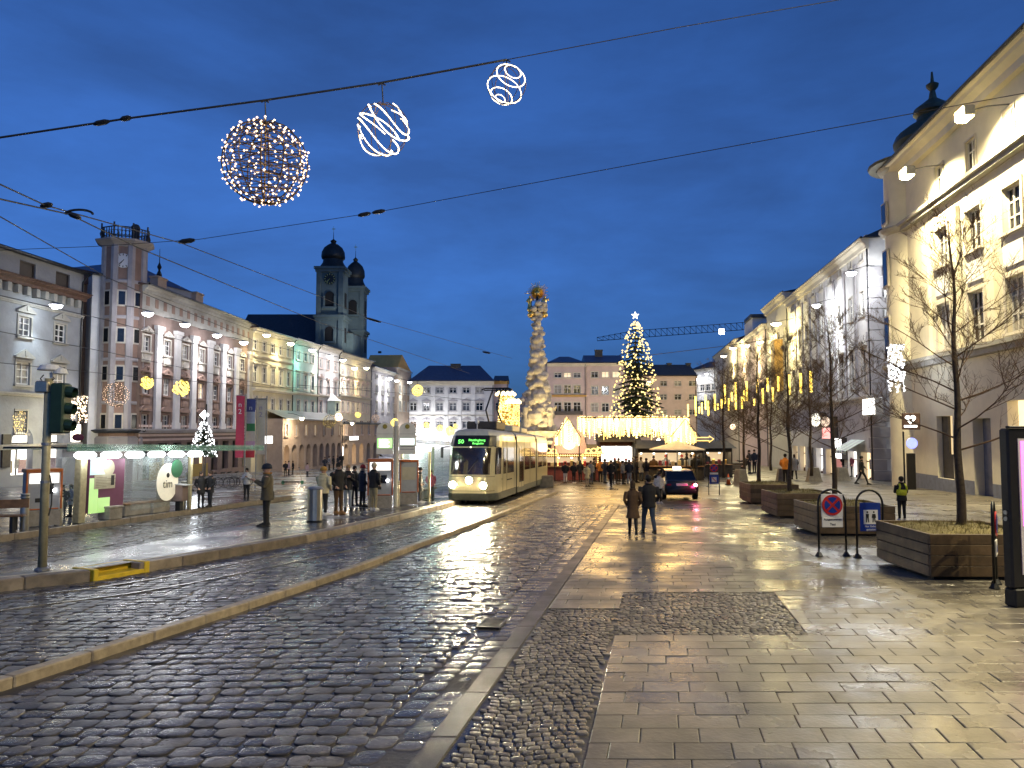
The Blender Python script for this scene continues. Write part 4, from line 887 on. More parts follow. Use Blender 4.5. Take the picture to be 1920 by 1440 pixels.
r2 = Bld('town_house', 'long lilac and white house with ornate hoods and corner stones on the right row', RX(1481.5), RX(1637), at(1636, 447, 60).z, 'pilaster_white', 14, 'stone_trim'); r2.spill = .42
zz = [r2.lp(1620, q)[1] for q in (545, 590, 655, 725)]; L0 = r2.W
for i in range(9):
    x = L0 - 1.9 - i * (L0 - 3.2) / 8.4
    r2.win(x, zz[1], 1.15, zz[0] - zz[1], panes=(2, 3), trim='stone_trim'); r2.win(x, zz[3], 1.2, zz[2] - zz[3], panes=(2, 3), hood='broken', trim='stone_trim')
    r2.win(x, r2.lp(1620, 590)[1] + 4.4, 1.0, 1.1, panes=(2, 1), trim='stone_trim')
for i in range(8): r2.pilaster(L0 - .9 - i * (L0 - 3.2) / 8.4 - 2.9, .6, zz[3] - 1.2, r2.H - .9, 'lilac_grey', .1, False)
zsh = r2.lp(1630, 752)[1]; r2.course(zsh, .4, .3, 'stone_trim'); r2.cornice(.7, .8, 'cream_plaster')
for i, c in enumerate(('shop_warm', 'shop_white', 'shop_pink', 'shop_warm', 'shop_white', 'pane_grey', 'shop_warm', 'pane_lit')):
    o = r2.opening(L0 - 2.2 - i * 3.75, -.6, 2.6, 3.4, 'shop_window', c, .5)
    x = L0 - 2.2 - i * 3.75
    MB().box(x - .05, x + .05, .42, .48, -.6, 2.79).box(x - 1.3, x - .051, .43, .47, 2.0, 2.1).box(x + .051, x + 1.3, .43, .47, 2.0, 2.1).build('glazing_bar', 'frame_dark', o)
    for k in range(3): MB().cbox(x - 1 + k * .75, x - .55 + k * .75, .3, .44, -.6, .5 + .3 * (k % 2), .02).build('display', ('c_brown', 'c_maroon', 'c_navy')[k], o)
r2.finish(); rf = r2.roof(3.6, 'roof_slate', .5, hip=2)
for x in (.3, .45, .93): r2.chimney(L0 * x, 5, 1.4, r2.H + 2, 2.0, rf)
q = MB()
for k in range(22):
    z = -1 + k * .84
    if z < r2.H - 1: r2.box('corner_stone', L0 - (1.1 if k % 2 else .75), L0 + .06, -.07, .9 if k % 2 else 1.3, z, z + .78, 'lilac_grey')
for i, (px, py, pw) in enumerate(((1596, 510, 3600), (1531, 571, 3600))): r2.lamp(px, py, f'white lamp before the long lilac house, {("near", "far")[i]} one', power=pw, down=4.5, spot=64, side=1.1, lcol=(.92, .97, 1))
litsign(r2, 1617, 748, 1641, 778, 'large glaring white shop sign above the alley corner', out=.6, back='white_plastic'); litsign(r2, 1520, 775, 1538, 800, 'round cream lit sign among the bare trees', 'moon_white', .6, True); litsign(r2, 1539, 782, 1556, 800, 'white and red round shop sign', 'rose_glow', .7, True); litsign(r2, 1541, 801, 1557, 824, 'red topped lit shop sign', 'shop_pink', .7); litsign(r2, 1564, 820, 1578, 862, 'tall white lit shop panel beside the bare trunk', out=.5)
aw = thing('shop_awning', 'green striped awning over a shop on the right', 'awning', r2.loc(L0 - 4, -.05, 2.9), r2.o.rotation_euler.z)
for k in range(6): MB().add([(-2 + k * .66, 0, .9), (-1.36 + k * .66, 0, .9), (-1.36 + k * .66, -1.5, 0), (-2 + k * .66, -1.5, 0), (-2 + k * .66, -1.5, -.25), (-1.36 + k * .66, -1.5, -.25)], [(0, 3, 2, 1), (3, 4, 5, 2)]).build('stripe', ('c_ltgrey', 'mint_plaster')[k % 2], aw)
# ---- big pale corner building at the right edge
N0 = Vector((25.8, 51)); nd = Vector((-.14, -1)).normalized(); N1 = N0 + nd * 62
n_ = Bld('corner_building', 'big pale corner building with tall windows and a turret at the right edge', (N0.x, N0.y), (N1.x, N1.y), 19.9, 'warm_white', 16, 'stone_trim', base=gz(51))
xs = [n_.lp(1765, 440)[0]]; stp = n_.lp(1825, 420)[0] - xs[0]; xs = [xs[0] + stp * i for i in range(13)]
zc = n_.lp(1729, 412)[1]; zlo = n_.lp(1900, 655)[1]
ra = (n_.lp(1825, 390)[1], n_.lp(1825, 468)[1]); rb = (n_.lp(1828, 545)[1], n_.lp(1828, 640)[1])
for x in xs:
    n_.win(x, zc + .75, 1.1, 1.7, panes=(2, 2), surround=.1); n_.win(x, ra[1], 1.75, ra[0] - ra[1], panes=(3, 3), surround=.16, rec=.3); n_.win(x, rb[1], 1.75, rb[0] - rb[1], panes=(3, 3), surround=.16, rec=.3)
    n_.pilaster(x - stp / 2, .75, zlo + .4, zc - .1, 'warm_white', .2, False); n_.box('parapet_panel', x - .95, x + .95, -.06, .003, rb[0] + .5, ra[1] - .6, 'white_wall')
n_.course(zc, .45, .4, 'palace_trim'); n_.course(zlo, .5, .45, 'palace_trim'); n_.cornice(1.0, .9, 'warm_white')
sx = n_.lp(1772, 840)[0]; n_.opening(sx, .9, 2.2, 3.6, 'shop_window', 'pane_lit', .5); 
o = MB().box(sx - 1.1, sx + 1.1, .3, .42, .9, 2.3).box(sx - 1.1, sx - .2, .3, .421, 2.3, 4.49).build('window_display', 'stall_dark', n_.o)
dx_ = n_.lp(1842, 850)[0]; n_.opening(dx_, .1, 2.0, 4.2, 'door', 'blue_plinth', .5); n_.opening(n_.lp(1915, 830)[0], .9, 2.4, 4.2, 'shop_window', 'shop_warm', .5); n_.opening(n_.lp(2050, 830)[0], .9, 2.4, 4.2, 'shop_window', 'pane_lit', .5)
n_.finish(split=1.0, m2='blue_plinth', zb=-3); MB().box(-.0, n_.W, -.005, .0, -3, -2).build('plinth_foot', 'blue_plinth', n_.o)
for i in range(5): n_.box('joint', 1.4, n_.W, -.012, 0, 1.5 + i * .85, 1.53 + i * .85, 'grey_wall') if False else None
n_.roof(4.2, 'roof_tile', 1.0, hip=3)
# rounded corner turret with onion dome
tc_ = (.55, .95); tr_ = 1.75
TB = MB().rings([[Vector((tc_[0] + tr_ * cos(t), tc_[1] + tr_ * sin(t), z)) for t in [2 * pi * k / 20 for k in range(20)]] for z in (-3, n_.H)]).build('turret', 'warm_white', n_.o, 30)
for z in (zc, zlo, n_.H - .3): MB().lathe([(tr_ + .02, 0), (tr_ + .25, .12), (tr_ + .38, .3), (tr_ + .38, .42), (tr_ - .1, .5)], 20, (tc_[0], tc_[1], z - .02)).build('turret_band', 'palace_trim', TB)
MB().lathe([(tr_ + .9, 0), (tr_ + .95, .18), (tr_ + .5, .3), (tr_ - .2, .5)], 20, (tc_[0], tc_[1], n_.H + .1)).build('turret_eave', 'onion_dome', TB, 40)
for zq in ((zc + .75, 1.5), (ra[1], 2.5), (rb[1], 2.9)):
    for t in (-2.35, -1.6): 
        wv = MB(); wv.box(-.5, .5, -.12, .02, 0, zq[1]); wv.mi = 1; wv.box(-.38, .38, -.14, -.05, .12, zq[1] - .12); wv.build('window', ['stone_trim', 'pane_dark'], TB, False, (tc_[0] + tr_ * cos(t), tc_[1] + tr_ * sin(t), zq[0]), (0, 0, t + pi / 2))
zd = n_.H + .5; MB().lathe([(r_ * 1.16, zd - .35 + z * .76) for r_, z in ((1.75, 0), (1.55, .5), (1.6, 1.0), (2.0, 1.5), (2.15, 2.1), (1.95, 2.8), (1.35, 3.5), (.9, 3.9), (.85, 4.3), (1.05, 4.6), (1.0, 5.0), (.55, 5.5), (.22, 5.9), (.14, 6.6), (.3, 6.9), (.34, 7.15), (.1, 7.4), (.05, 8.3))], 18, (tc_[0] + .1, tc_[1] + 1.4, 0)).build('onion_dome', 'onion_dome', TB, 40)
def flood(px, py, label, power, tgt, out=2.0, vis=True):
    x, z = n_.lp(px, py, out); p = n_.loc(x, -out, z); o = thing('flood_lamp', label, 'lamp', p, n_.o.rotation_euler.z, 'floodlights under the eaves of the corner building')
    MB().cbox(-.5, .5, -.25, .25, -.2, .3, .05).build('housing', 'galv', o); MB().box(-.44, .44, -.2, .2, -.24, -.2).build('lens', 'flood_warm', o); MB().cbox(-.46, .46, -.3, -.25, -.17, .26, .02).build('front_lens', 'flood_warm', o); MB().box(-.53, -.5, -.2, .2, -.15, .22).build('side_lens', 'flood_warm', o)
    MB().tube([(0, 0, .15), (0, out * .5, .35), (0, out, .4)], .035, 6).build('arm', 'dark_steel', o)
    L = lamp('SPOT', 'wall_light', o, (0, .1, -.25), power, (1, .84, .48), spot_size=R(150), spot_blend=.8, shadow_soft_size=.12); aim(L, (.1, .75, -1))
    L = lamp('SPOT', 'square_light', o, (0, -.3, -.2), tgt, (1, .77, .34), spot_size=R(130), spot_blend=.6, shadow_soft_size=.2); aim(L, (.3, -.9, -1))
flood(1702, 325, 'glaring floodlight under the turret of the corner building', 17000, 2600, 2.0)
flood(1810, 215, 'glaring floodlight left of the top attic window on the corner building', 17000, 3000)
for i in range(5):
    xx = n_.lp(1810, 215, .85)[0] + 8.5 * (i + 1); zq = n_.lp(1810, 215, .85)[1]; q = n_.loc(xx, -.85, zq)
    pxq = 960 + F * q.x / q.y; o_ = thing('flood_lamp', f'floodlight under the eaves beyond the right picture edge, {ordn(i)} from the visible ones', 'lamp', q, n_.o.rotation_euler.z, 'floodlights under the eaves of the corner building')
    MB().cbox(-.34, .34, -.2, .2, -.12, .16, .03).build('housing', 'galv', o_); MB().box(-.28, .28, -.16, .16, -.15, -.12).build('lens', 'flood_warm', o_)
    L = lamp('SPOT', 'wall_light', o_, (0, .1, -.25), 14000, (1, .84, .5), spot_size=R(120), spot_blend=.8, shadow_soft_size=.12); aim(L, (.1, .75, -1))
    L = lamp('SPOT', 'square_light', o_, (0, -.3, -.2), (2600, 20000, 16000, 8500, 8500)[i], (1, .84, .5), spot_size=R(48 if i in (1, 2) else 84), spot_blend=1, shadow_soft_size=.2); L.rotation_euler = (Matrix.Rotation(-o_.rotation_euler.z, 3, 'Z') @ (Vector((10.2, 8.0, -.2) if i < 3 else (-6, 21, 0)) - q)).to_track_quat('-Z', 'Y').to_euler()
# signs on the corner building and the light curtain in the alley
hs_ = thing('heart_sign', 'dark square sign with a white lit heart on the corner building', 'sign', n_.loc(n_.lp(1708, 790, 1.0)[0], -1.0, n_.lp(1708, 790, 1.0)[1]), n_.o.rotation_euler.z + pi / 2 * .62)
MB().cbox(-.5, .5, -.1, .1, -.5, .5, .03).build('case', 'roof_tile', hs_); q = MB()
pts = [(.30 * 16 * sin(t) ** 3 / 16, .14 + .30 * (13 * cos(t) - 5 * cos(2 * t) - 2 * cos(3 * t) - cos(4 * t)) / 16) for t in [2 * pi * i / 24 for i in range(24)]]
q.prismy(pts, -.115, -.101).build('heart', 'sign_lit', hs_); MB().cbox(-.36, .36, -.115, -.101, -.36, -.24, .005).build('name_bar', 'sign_lit', hs_); MB().prismy([(x * .38 + .02, z * .38 + .05) for x, z in pts], -.122, -.116).build('heart_core', 'roof_tile', hs_)
# ================================================================ TRAM
tdir = Vector((.162, .987, 0)).normalized(); trz = atan2(-tdir.x, tdir.y) 
tp = gp(886, 948, .06); tram = thing('tram', 'cream low-floor tram with three lit headlights arriving at the platform', 'tram', onG((tp.x - .16, tp.y), .07)); tram.rotation_euler = (TILT * .98, 0, trz)
HW = 1.13
def yz(z): 
    P = ((.2, .22), (.45, .04), (.8, 0), (1.22, .06), (2.0, .2), (2.5, .34), (2.95, .62), (3.2, 1.1))
    for (a, b), (c, d) in zip(P, P[1:]):
        if z <= c: return b + (d - b) * (z - a) / (c - a)
    return P[-1][1]
def wz(z): return 1 if z < 2.6 else 1 - (z - 2.6) ** 2 * .35
def nose(z, L, o=0):
    w = lambda d: (HW * (1 - (1 - min(d / 1.3, 1)) ** 2.4 * .34)) * wz(z) + o
    ds = (0, .06, .16, .3, .5, .8, 1.3); y0 = yz(z) - o
    R_ = [Vector((w(d), y0 + d, z)) for d in ds] + [Vector((HW * wz(z) + o, L, z))]
    return [Vector((-p.x, p.y, p.z)) for p in reversed(R_)] + R_
ZL = (.2, .42, .5, .8, 1.2, 1.28, 1.8, 2.4, 2.5, 2.75, 2.98)
def shell(L, parent, front=True):
    b = MB(); rr = [nose(z, L) if front else [Vector((-HW * wz(z), 0, z)), Vector((-HW * wz(z), L, z)), Vector((HW * wz(z), L, z)), Vector((HW * wz(z), 0, z))] for z in ZL]
    n = len(rr[0]); vs = [p for r in rr for p in r]
    for k in range(len(ZL) - 1):
        b.mi = 1 if ZL[k + 1] <= .5 else 0
        b.add([], []); 
        for i in range(n if not front else n - 1): b.add([vs[k * n + i], vs[k * n + (i + 1) % n], vs[k * n + n + (i + 1) % n], vs[k * n + n + i]], [(0, 1, 2, 3)])
        if front: b.add([vs[k * n + n - 1], vs[k * n], vs[k * n + n], vs[k * n + 2 * n - 1]], [(0, 1, 2, 3)])
    return b.build('body', ['cream_paint', 'tram_skirt'], parent)
def roofcap(L, parent, front=True):
    b = MB(); rs = []
    for z, s_ in ((2.98, 1.012), (3.1, .97), (3.2, .86), (3.26, .6), (3.28, .05)):
        r = nose(2.98, L) if front else [Vector((-HW * wz(2.98), 0, 0)), Vector((-HW * wz(2.98), L, 0)), Vector((HW * wz(2.98), L, 0)), Vector((HW * wz(2.98), 0, 0))]
        c = Vector((0, L * .5, 0)); yo = (1 - s_) * (.9 if front else 0)
        rs.append([Vector((p.x * s_, p.y + (yo * (1 - p.y / L)), z)) for p in r])
    return b.rings(rs).build('roof', 'tram_roof', parent, 40)
def car_windows(parent, L, y0, list_, side=1):
    for (a, c, z0, z1, kind) in list_:
        x = side * HW; e = .012 * side; b = MB()
        if kind == 'door':
            d_ = MB().box(min(x, x + e), max(x, x + e), a, c, .45, z1 + .1).build('door', 'cream_paint', parent)
            m = (a + c) / 2
            for q0, q1 in ((a + .08, m - .05), (m + .05, c - .08)): MB().box(min(x + e, x + 2 * e), max(x + e, x + 2 * e), q0, q1, z0, z1).build('door_pane', 'tram_glass', d_)
            MB().box(min(x + e, x + 1.4 * e), max(x + e, x + 1.4 * e), m - .015, m + .015, .45, z1 + .1).build('door_gap', 'rubber', d_)
        else: MB().box(min(x, x + e), max(x, x + e), a, c, z0, z1).build('window', 'tram_glass', parent)
mat('tram_glass', (.03, .02, .012), .07, var=.5, nscale=1.2, spec=.9)
m1 = bpy.data.objects.new('front_module', None); C.objects.link(m1); m1.parent = tram
L1 = 5.6; body = shell(L1, m1); roofcap(L1, m1)
# windscreen and destination band follow the nose
def nosepatch(name, z0, z1, half, o, m, parent, n=5, i0=3, i1=12):
    zs = [z0 + (z1 - z0) * k / n for k in range(n + 1)]; b = MB(); rr = [nose(z, L1, o)[i0:i1 + 1] for z in zs]; k_ = len(rr[0]); vs = [p for r in rr for p in r]
    return b.add(vs, [(r * k_ + i, r * k_ + i + 1, (r + 1) * k_ + i + 1, (r + 1) * k_ + i) for r in range(n) for i in range(k_ - 1)]).build(name, m, parent, True)
ws = nosepatch('windscreen', 1.3, 2.44, 0, .012, 'tram_glass', m1, i0=5, i1=10)
MB().tube([(-.1, yz(1.4) - .03, 1.36), (.35, yz(1.9) - .04, 1.95)], .015, 4).build('wiper', 'rubber', ws)
MB().cbox(-.5, .5, .75, 1.1, 1.25, 1.75, .03).build('driver_desk', 'stall_wood', m1)
db = nosepatch('destination_band', 2.5, 2.98, 0, .014, 'black_plastic', m1, i0=3, i1=12)
text('50', 'route_number', .27, 'led_green', db, (-.46, yz(2.7) - .045, 2.7), (pi / 2 - .5, 0, 0)); text('Pöstlingberg', 'destination', .15, 'led_green', db, (.24, yz(2.76) - .05, 2.77), (pi / 2 - .5, 0, 0)); text('Bergbahn', 'destination', .13, 'led_green', db, (.3, yz(2.64) - .05, 2.63), (pi / 2 - .5, 0, 0))
for s in (-1, 1): nosepatch('cab_window', 1.3, 2.44, 0, .013, 'tram_glass', m1, i0=12 if s > 0 else 1, i1=14 if s > 0 else 3)
nosepatch('bumper', .2, .44, 0, .03, 'tram_skirt', m1, i0=2, i1=13)
for x, z in ((-.72, .86), (.0, 1.06), (.62, .84)):
    y = yz(z) - .02 + (.05 if abs(x) > .5 else 0); Mh = Matrix.Translation((x, y, z)) @ Matrix.Rotation(pi / 2, 4, 'X'); hl = MB().lathe([(.17, -.09), (.17, .03), (.15, .05), (.13, .045)], 14).xf(Mh).build('headlight', 'galv', m1, 40)
    MB().lathe([(.145, .046), (.1, .075), (.01, .09)], 14).xf(Mh).build('lens', 'head_lamp', hl, True)
    L = lamp('SPOT', 'headlight_beam', hl, (x, y - .16, z), 330, (1, .86, .56), spot_size=R(95), spot_blend=.9, shadow_soft_size=.1); aim(L, (.1 * x, -1, -.2))
MB().ball((0, yz(2.45) - .05, 2.47), .035, 6, 4).build('marker_lamp', 'tram_light', m1)
for s in (-1, 1): MB().tube([(s * 1.0, .55, 2.5), (s * 1.28, .35, 2.45)], .02, 5).cbox(s * 1.28 - .06, s * 1.28 + .06, .3, .36, 2.0, 2.46, .02).build('mirror', 'black_plastic', m1)
for s in (-1, 1):
    car_windows(m1, L1, 0, [(2.05, 2.75, 1.28, 2.44, 'win'), (3.1, 4.9, 1.28, 2.44, 'win')], s)
MB().box(HW, HW + .012, 3.0, 4.4, .95, 1.0).build('vent', 'rubber', m1)
def module(y0, L, wins, parent_name):
    m = bpy.data.objects.new(parent_name, None); C.objects.link(m); m.parent = tram; m.location = (0, y0, 0)
    shell(L, m, False); roofcap(L, m, False)
    for s in (-1, 1): car_windows(m, L, 0, wins, s)
    return m
def bellows(y, L):
    b = MB()
    for k in range(6):
        s_ = .93 if k % 2 else .99; b.box(-HW * s_, HW * s_, y + L * k / 6, y + L * (k + 1) / 6, .35, 3.0)
    b.build('bellows', 'rubber', tram)
bellows(L1, .5); m2 = module(L1 + .5, 7.2, [(.5, 2.1, .7, 2.44, 'door'), (2.5, 4.4, 1.28, 2.44, 'win'), (4.7, 6.7, 1.28, 2.44, 'win')], 'middle_module')
bellows(L1 + 7.7, .5); m3 = module(L1 + 8.2, 5.2, [(.4, 2.2, 1.28, 2.44, 'win'), (2.6, 4.4, 1.28, 2.44, 'win')], 'rear_module')
for y in (9.8,): MB().cbox(-.7, .7, 7.2, 9.6, 3.28, 3.62, .05).build('roof_box', 'pale_panel', tram)
MB().cbox(-.7, .7, 2.6, 5.0, 3.28, 3.66, .05).build('roof_box', 'stall_dark', tram); MB().cbox(-.6, .6, 11, 13.2, 3.28, 3.6, .05).build('roof_box', 'pale_panel', tram)
MB().tube([(0, 1.6, 3.2), (0, 1.6, 3.55)], .025, 5).ball((0, 1.6, 3.6), .1, 8, 5).build('antenna', 'white_plastic', tram)
pg = MB(); 
for s in (-.35, .35): pg.tube([(s, 6.6, 3.4), (s * .8, 5.0, 4.3), (s * .6, 6.4, 5.4)], .045, 5)
pg.tube([(-.8, 6.4, 5.4), (-.6, 6.4, 5.48), (.6, 6.4, 5.48), (.8, 6.4, 5.4)], .04, 5).tube([(-.7, 6.6, 5.4), (.7, 6.6, 5.4)], .035, 5).tube([(-.35, 6.6, 3.4), (.35, 6.6, 3.4)], .05, 5); pg.build('pantograph', 'dark_steel', tram)
for y in (1.6, 4.2, 8.2, 11.5, 14.5):
    bo = MB().cbox(-.95, .95, y - .7, y + .7, .12, .3, .03).build('bogie', 'rubber', tram)
    for sx in (-.5, .5):
        for dy in (-.45, .45): MB().lathe([(.02, -.05), (.27, -.05), (.27, .05), (.02, .05)], 14).xf(Matrix.Translation((sx, y + dy, .27)) @ Matrix.Rotation(pi / 2, 4, 'Y')).build('wheel', 'rail_steel', bo)
# ================================================================ CARS
def car(name, label, loc, rz, paint, taxi=False, s=1.0):
    o = thing(name, label, 'car', loc, rz); W = .86; L = 4.5
    sec = lambda y, w, zt, zb=.28, sh=.78: [Vector((-w * .94, y, zb)), Vector((-w, y, .5)), Vector((-w, y, sh)), Vector((-w * .86, y, zt)), Vector((w * .86, y, zt)), Vector((w, y, sh)), Vector((w, y, .5)), Vector((w * .94, y, zb))]
    st = [(0, .70, .80, .42, .62), (.1, .80, .98, .34, .74), (.5, .85, 1.04, .26, .86), (1.0, .86, 1.03, .24, .87), (2.4, .86, 1.0, .24, .86), (3.2, .85, .98, .24, .84), (4.1, .8, .86, .28, .74), (4.42, .72, .7, .34, .6), (4.5, .6, .6, .42, .54)]
    MB().rings([sec(y, w, zt, zb, sh) for y, w, zt, zb, sh in st]).build('body', paint, o, 35)
    gh = [(.35, .74, 1.02), (.95, .66, 1.38), (1.5, .62, 1.46), (2.3, .63, 1.44), (3.15, .72, .99)]
    cab = MB().rings([[Vector((-w - .1 * (1.46 - z), y, .95)), Vector((-w, y, z)), Vector((w, y, z)), Vector((w + .1 * (1.46 - z), y, .95))] for y, w, z in gh]).build('cabin', 'car_glass', o, 20)
    MB().rings([[Vector((-w, y, z - .03)), Vector((-w * .96, y, z + .015)), Vector((w * .96, y, z + .015)), Vector((w, y, z - .03))] for y, w, z in gh[1:4]]).build('roof', paint, cab, 30)
    for sx in (-1, 1):
        for ya, za, yb, zb in ((.35, 1.0, .95, 1.40), (3.15, .98, 2.3, 1.45), (1.62, .95, 1.68, 1.46)): MB().tube([(sx * (.74 if abs(za - 1) < .04 else .73), ya, za), (sx * .645, yb, zb)], .035, 5).build('pillar', paint, cab)
        for y in (.85, 3.55):
            wh = MB().lathe([(.1, -.1), (.31, -.1), (.32, -.04), (.32, .04), (.31, .1), (.1, .1)], 18).xf(Matrix.Translation((sx * .76, y, .32)) @ Matrix.Rotation(pi / 2, 4, 'Y')).build('wheel', 'rubber', o, 40)
            MB().lathe([(.02, .09 * sx), (.1, .1 * sx), (.2, .105 * sx), (.2, .08 * sx)], 14).xf(Matrix.Translation((sx * .76, y, .32)) @ Matrix.Rotation(pi / 2, 4, 'Y')).build('rim', 'alloy', wh)
        MB().cbox(sx * .9 - .1, sx * .9 + .1, 2.75, 2.9, .95, 1.1, .03).build('mirror', paint, o)
    return o
cl = gp(1279, 940, .02)
tx_ = car('taxi', 'dark taxi sedan seen from behind with its right tail light lit', onG((cl.x, cl.y), .02), -.06, 'car_black', True); tx_.scale = (.97,) * 3
for x, m in ((-.62, 'tail_off'), (.62, 'tail_lit')):
    tl_ = MB().cbox(x - .11, x + .13, -.01 + .0, .14, .72, .84, .03).build('tail_light', m, tx_)
    if m == 'tail_lit': MB().ball((x + .03, -.02, .78), .065, 10, 6).build('bulb', 'tail_core', tl_); lamp('POINT', 'tail_glow', tl_, (x, -.25, .76), 16, (1, .04, .2), shadow_soft_size=.07)
MB().cbox(-.27, .27, -.015, .02, .84 - .1, .96 - .1, .01).build('number_plate', 'plate_white', tx_)
ts = MB().cbox(-.2, .2, 1.4, 1.65, 1.475, 1.6, .03).build('roof_sign', 'moon_white', tx_); text('TAXI', 'lettering', .1, 'ink', ts, (0, 1.395, 1.54))
MB().cbox(-.42, .42, .02, .06, .36, .5, .02).build('rear_valance', 'rubber', tx_)
cl = gp(688, 868, .02); wc = car('parked_car', 'small white car far back near the arcade, beyond the ticket machines', onG((cl.x - .5, cl.y), .02), -1.1, 'car_white'); wc.scale = (1.05,) * 3
for x in (-.62, .62): MB().cbox(x - .17, x + .17, -.01, .14, .70, .86, .03).build('tail_light', 'tail_off', wc)
cl = gp(1236, 890, .02); bc = car('parked_car', 'dark car facing the camera behind the taxi with its headlight on', onG((cl.x, cl.y + 4), .02), pi + .1, 'car_black')
for x in (-.62, .62): MB().ball((x, 4.42, .66), .1, 10, 6).build('headlight', 'moon_white', bc)

for y_ in (1.9, 2.95, 5.1): MB().box(HW, HW + .006, y_ - .012, y_ + .012, .5, 2.9).build('panel_seam', 'rubber', m1)
MB().box(HW, HW + .005, 1.4, 5.5, .5, .515).build('panel_seam', 'rubber', m1); nosepatch('panel_seam', .595, .61, 0, .006, 'rubber', m1, 1, 3, 12); nosepatch('panel_seam', 1.205, 1.22, 0, .006, 'rubber', m1, 1, 3, 12)
text('50', 'fleet_number', .14, 'ink', m1, (HW + .008, 1.62, 1.05), (pi / 2, 0, pi / 2), .001)
for y_ in (2.3, 4.55, 6.9): MB().box(HW, HW + .006, y_ - .012, y_ + .012, .5, 2.9).build('panel_seam', 'rubber', m2)
# ================================================================ OVERHEAD WIRES AND LIGHT BALLS
def wire(label, pts, r=.011, m='wire_black', name='overhead_wire', n=10, sag=0):
    P = [at(*q) for q in pts]; path = []
    if pts[0][0] < 0: P.insert(0, P[0] + (P[0] - P[1]).normalized() * 22)      # spans run on past the picture edge
    if pts[-1][0] > 1650: P.append(P[-1] + (P[-1] - P[-2]).normalized() * 9)
    for a, b_ in zip(P, P[1:]):
        for k in range(n): t = k / n; path.append(a.lerp(b_, t) - Vector((0, 0, sag * 4 * t * (1 - t))))
    path.append(P[-1]); c = path[0]
    o = MB().tube([p - c for p in path], r, 5).build(name, m, None, True, c); return tag(o, label, 'wire')
def fitting(o, px, py, D, L=.35, r=.04, dx=1, dz=.2):
    p = at(px, py, D) - o.location; d = Vector((dx, 0, dz)).normalized() * L / 2
    MB().tube([p - d, p - d * .5, p + d * .5, p + d], [r * .5, r, r, r * .5], 6).build('insulator', 'insulator', o)
w1 = wire('thick twisted span wire carrying the three big light balls', ((-200, 291, 14.2), (0, 258, 14), (240, 222, 14), (497, 188, 14), (716, 155, 14.1), (950, 112, 14.2)), .021)
fitting(w1, 190, 230, 14, .3, .05); fitting(w1, 236, 222, 14, .2, .05)
wire('thin span wire rising from the smallest light ball to the top edge', ((950, 112, 14.2), (1280, 50, 14.6), (1700, -22, 15)), .009)
w2 = wire('thin level span wire crossing from the tower to the onion turret', ((-100, 473, 24), (180, 462, 24), (372, 449, 23.4), (700, 399, 21.3), (1200, 306, 18), (1760, 204, 15)), .0095); fitting(w2, 683, 402, 21.3, .36, .06); fitting(w2, 710, 397, 21.3, .36, .06); fitting(w2, 350, 452, 23.5, .5, .08, 1, .15)
w3 = wire('upper contact wire descending from the left edge past the clock tower', ((-60, 318, 9.5), (85, 385, 13), (340, 456, 20), (600, 556, 32), (690, 596, 42), (960, 672, 70)), .013); fitting(w3, 87, 385, 13, .2, .05); fitting(w3, 700, 600, 43, .9, .07, 1, -.3); fitting(w3, 912, 661, 66, .7, .09, 1, -.2)
w4 = wire('second contact wire from the left edge with a loop clamp', ((-60, 360, 9.8), (130, 402, 13), (260, 465, 16.4), (600, 605, 32), (880, 700, 60)), .013)
lpn = [at(122 + 26 + 26 * cos(t), 402 - 9 * sin(t), 13) - w4.location for t in [pi * i / 10 for i in range(11)]]; MB().tube(lpn, .022, 5).build('loop_clamp', 'insulator', w4); fitting(w4, 140, 405, 13, .22, .05, 1, -.4)
for lab, pts in (('contact wire crossing in front of the grey palace to the town hall', ((-60, 372, 11), (200, 520, 20), (480, 640, 34), (760, 712, 60))), ('lower contact wire across the palace windows', ((-60, 540, 15), (200, 600, 24), (480, 676, 38), (720, 742, 60))), ('lowest contact wire before the palace and hall', ((-60, 610, 16), (200, 660, 26), (480, 718, 40), (700, 760, 66))), ('thin wire along the foot of the pilasters', ((-40, 676, 22), (240, 705, 30), (500, 726, 44), (700, 729, 60))), ('catenary wire over the tram', ((560, 722, 30), (760, 738, 44), (900, 752, 60)))):
    wire(lab, pts, .011)
wire('thin wire between the far gable and the crane', ((1200, 668, 60), (1350, 650, 58), (1500, 628, 56)), .02)
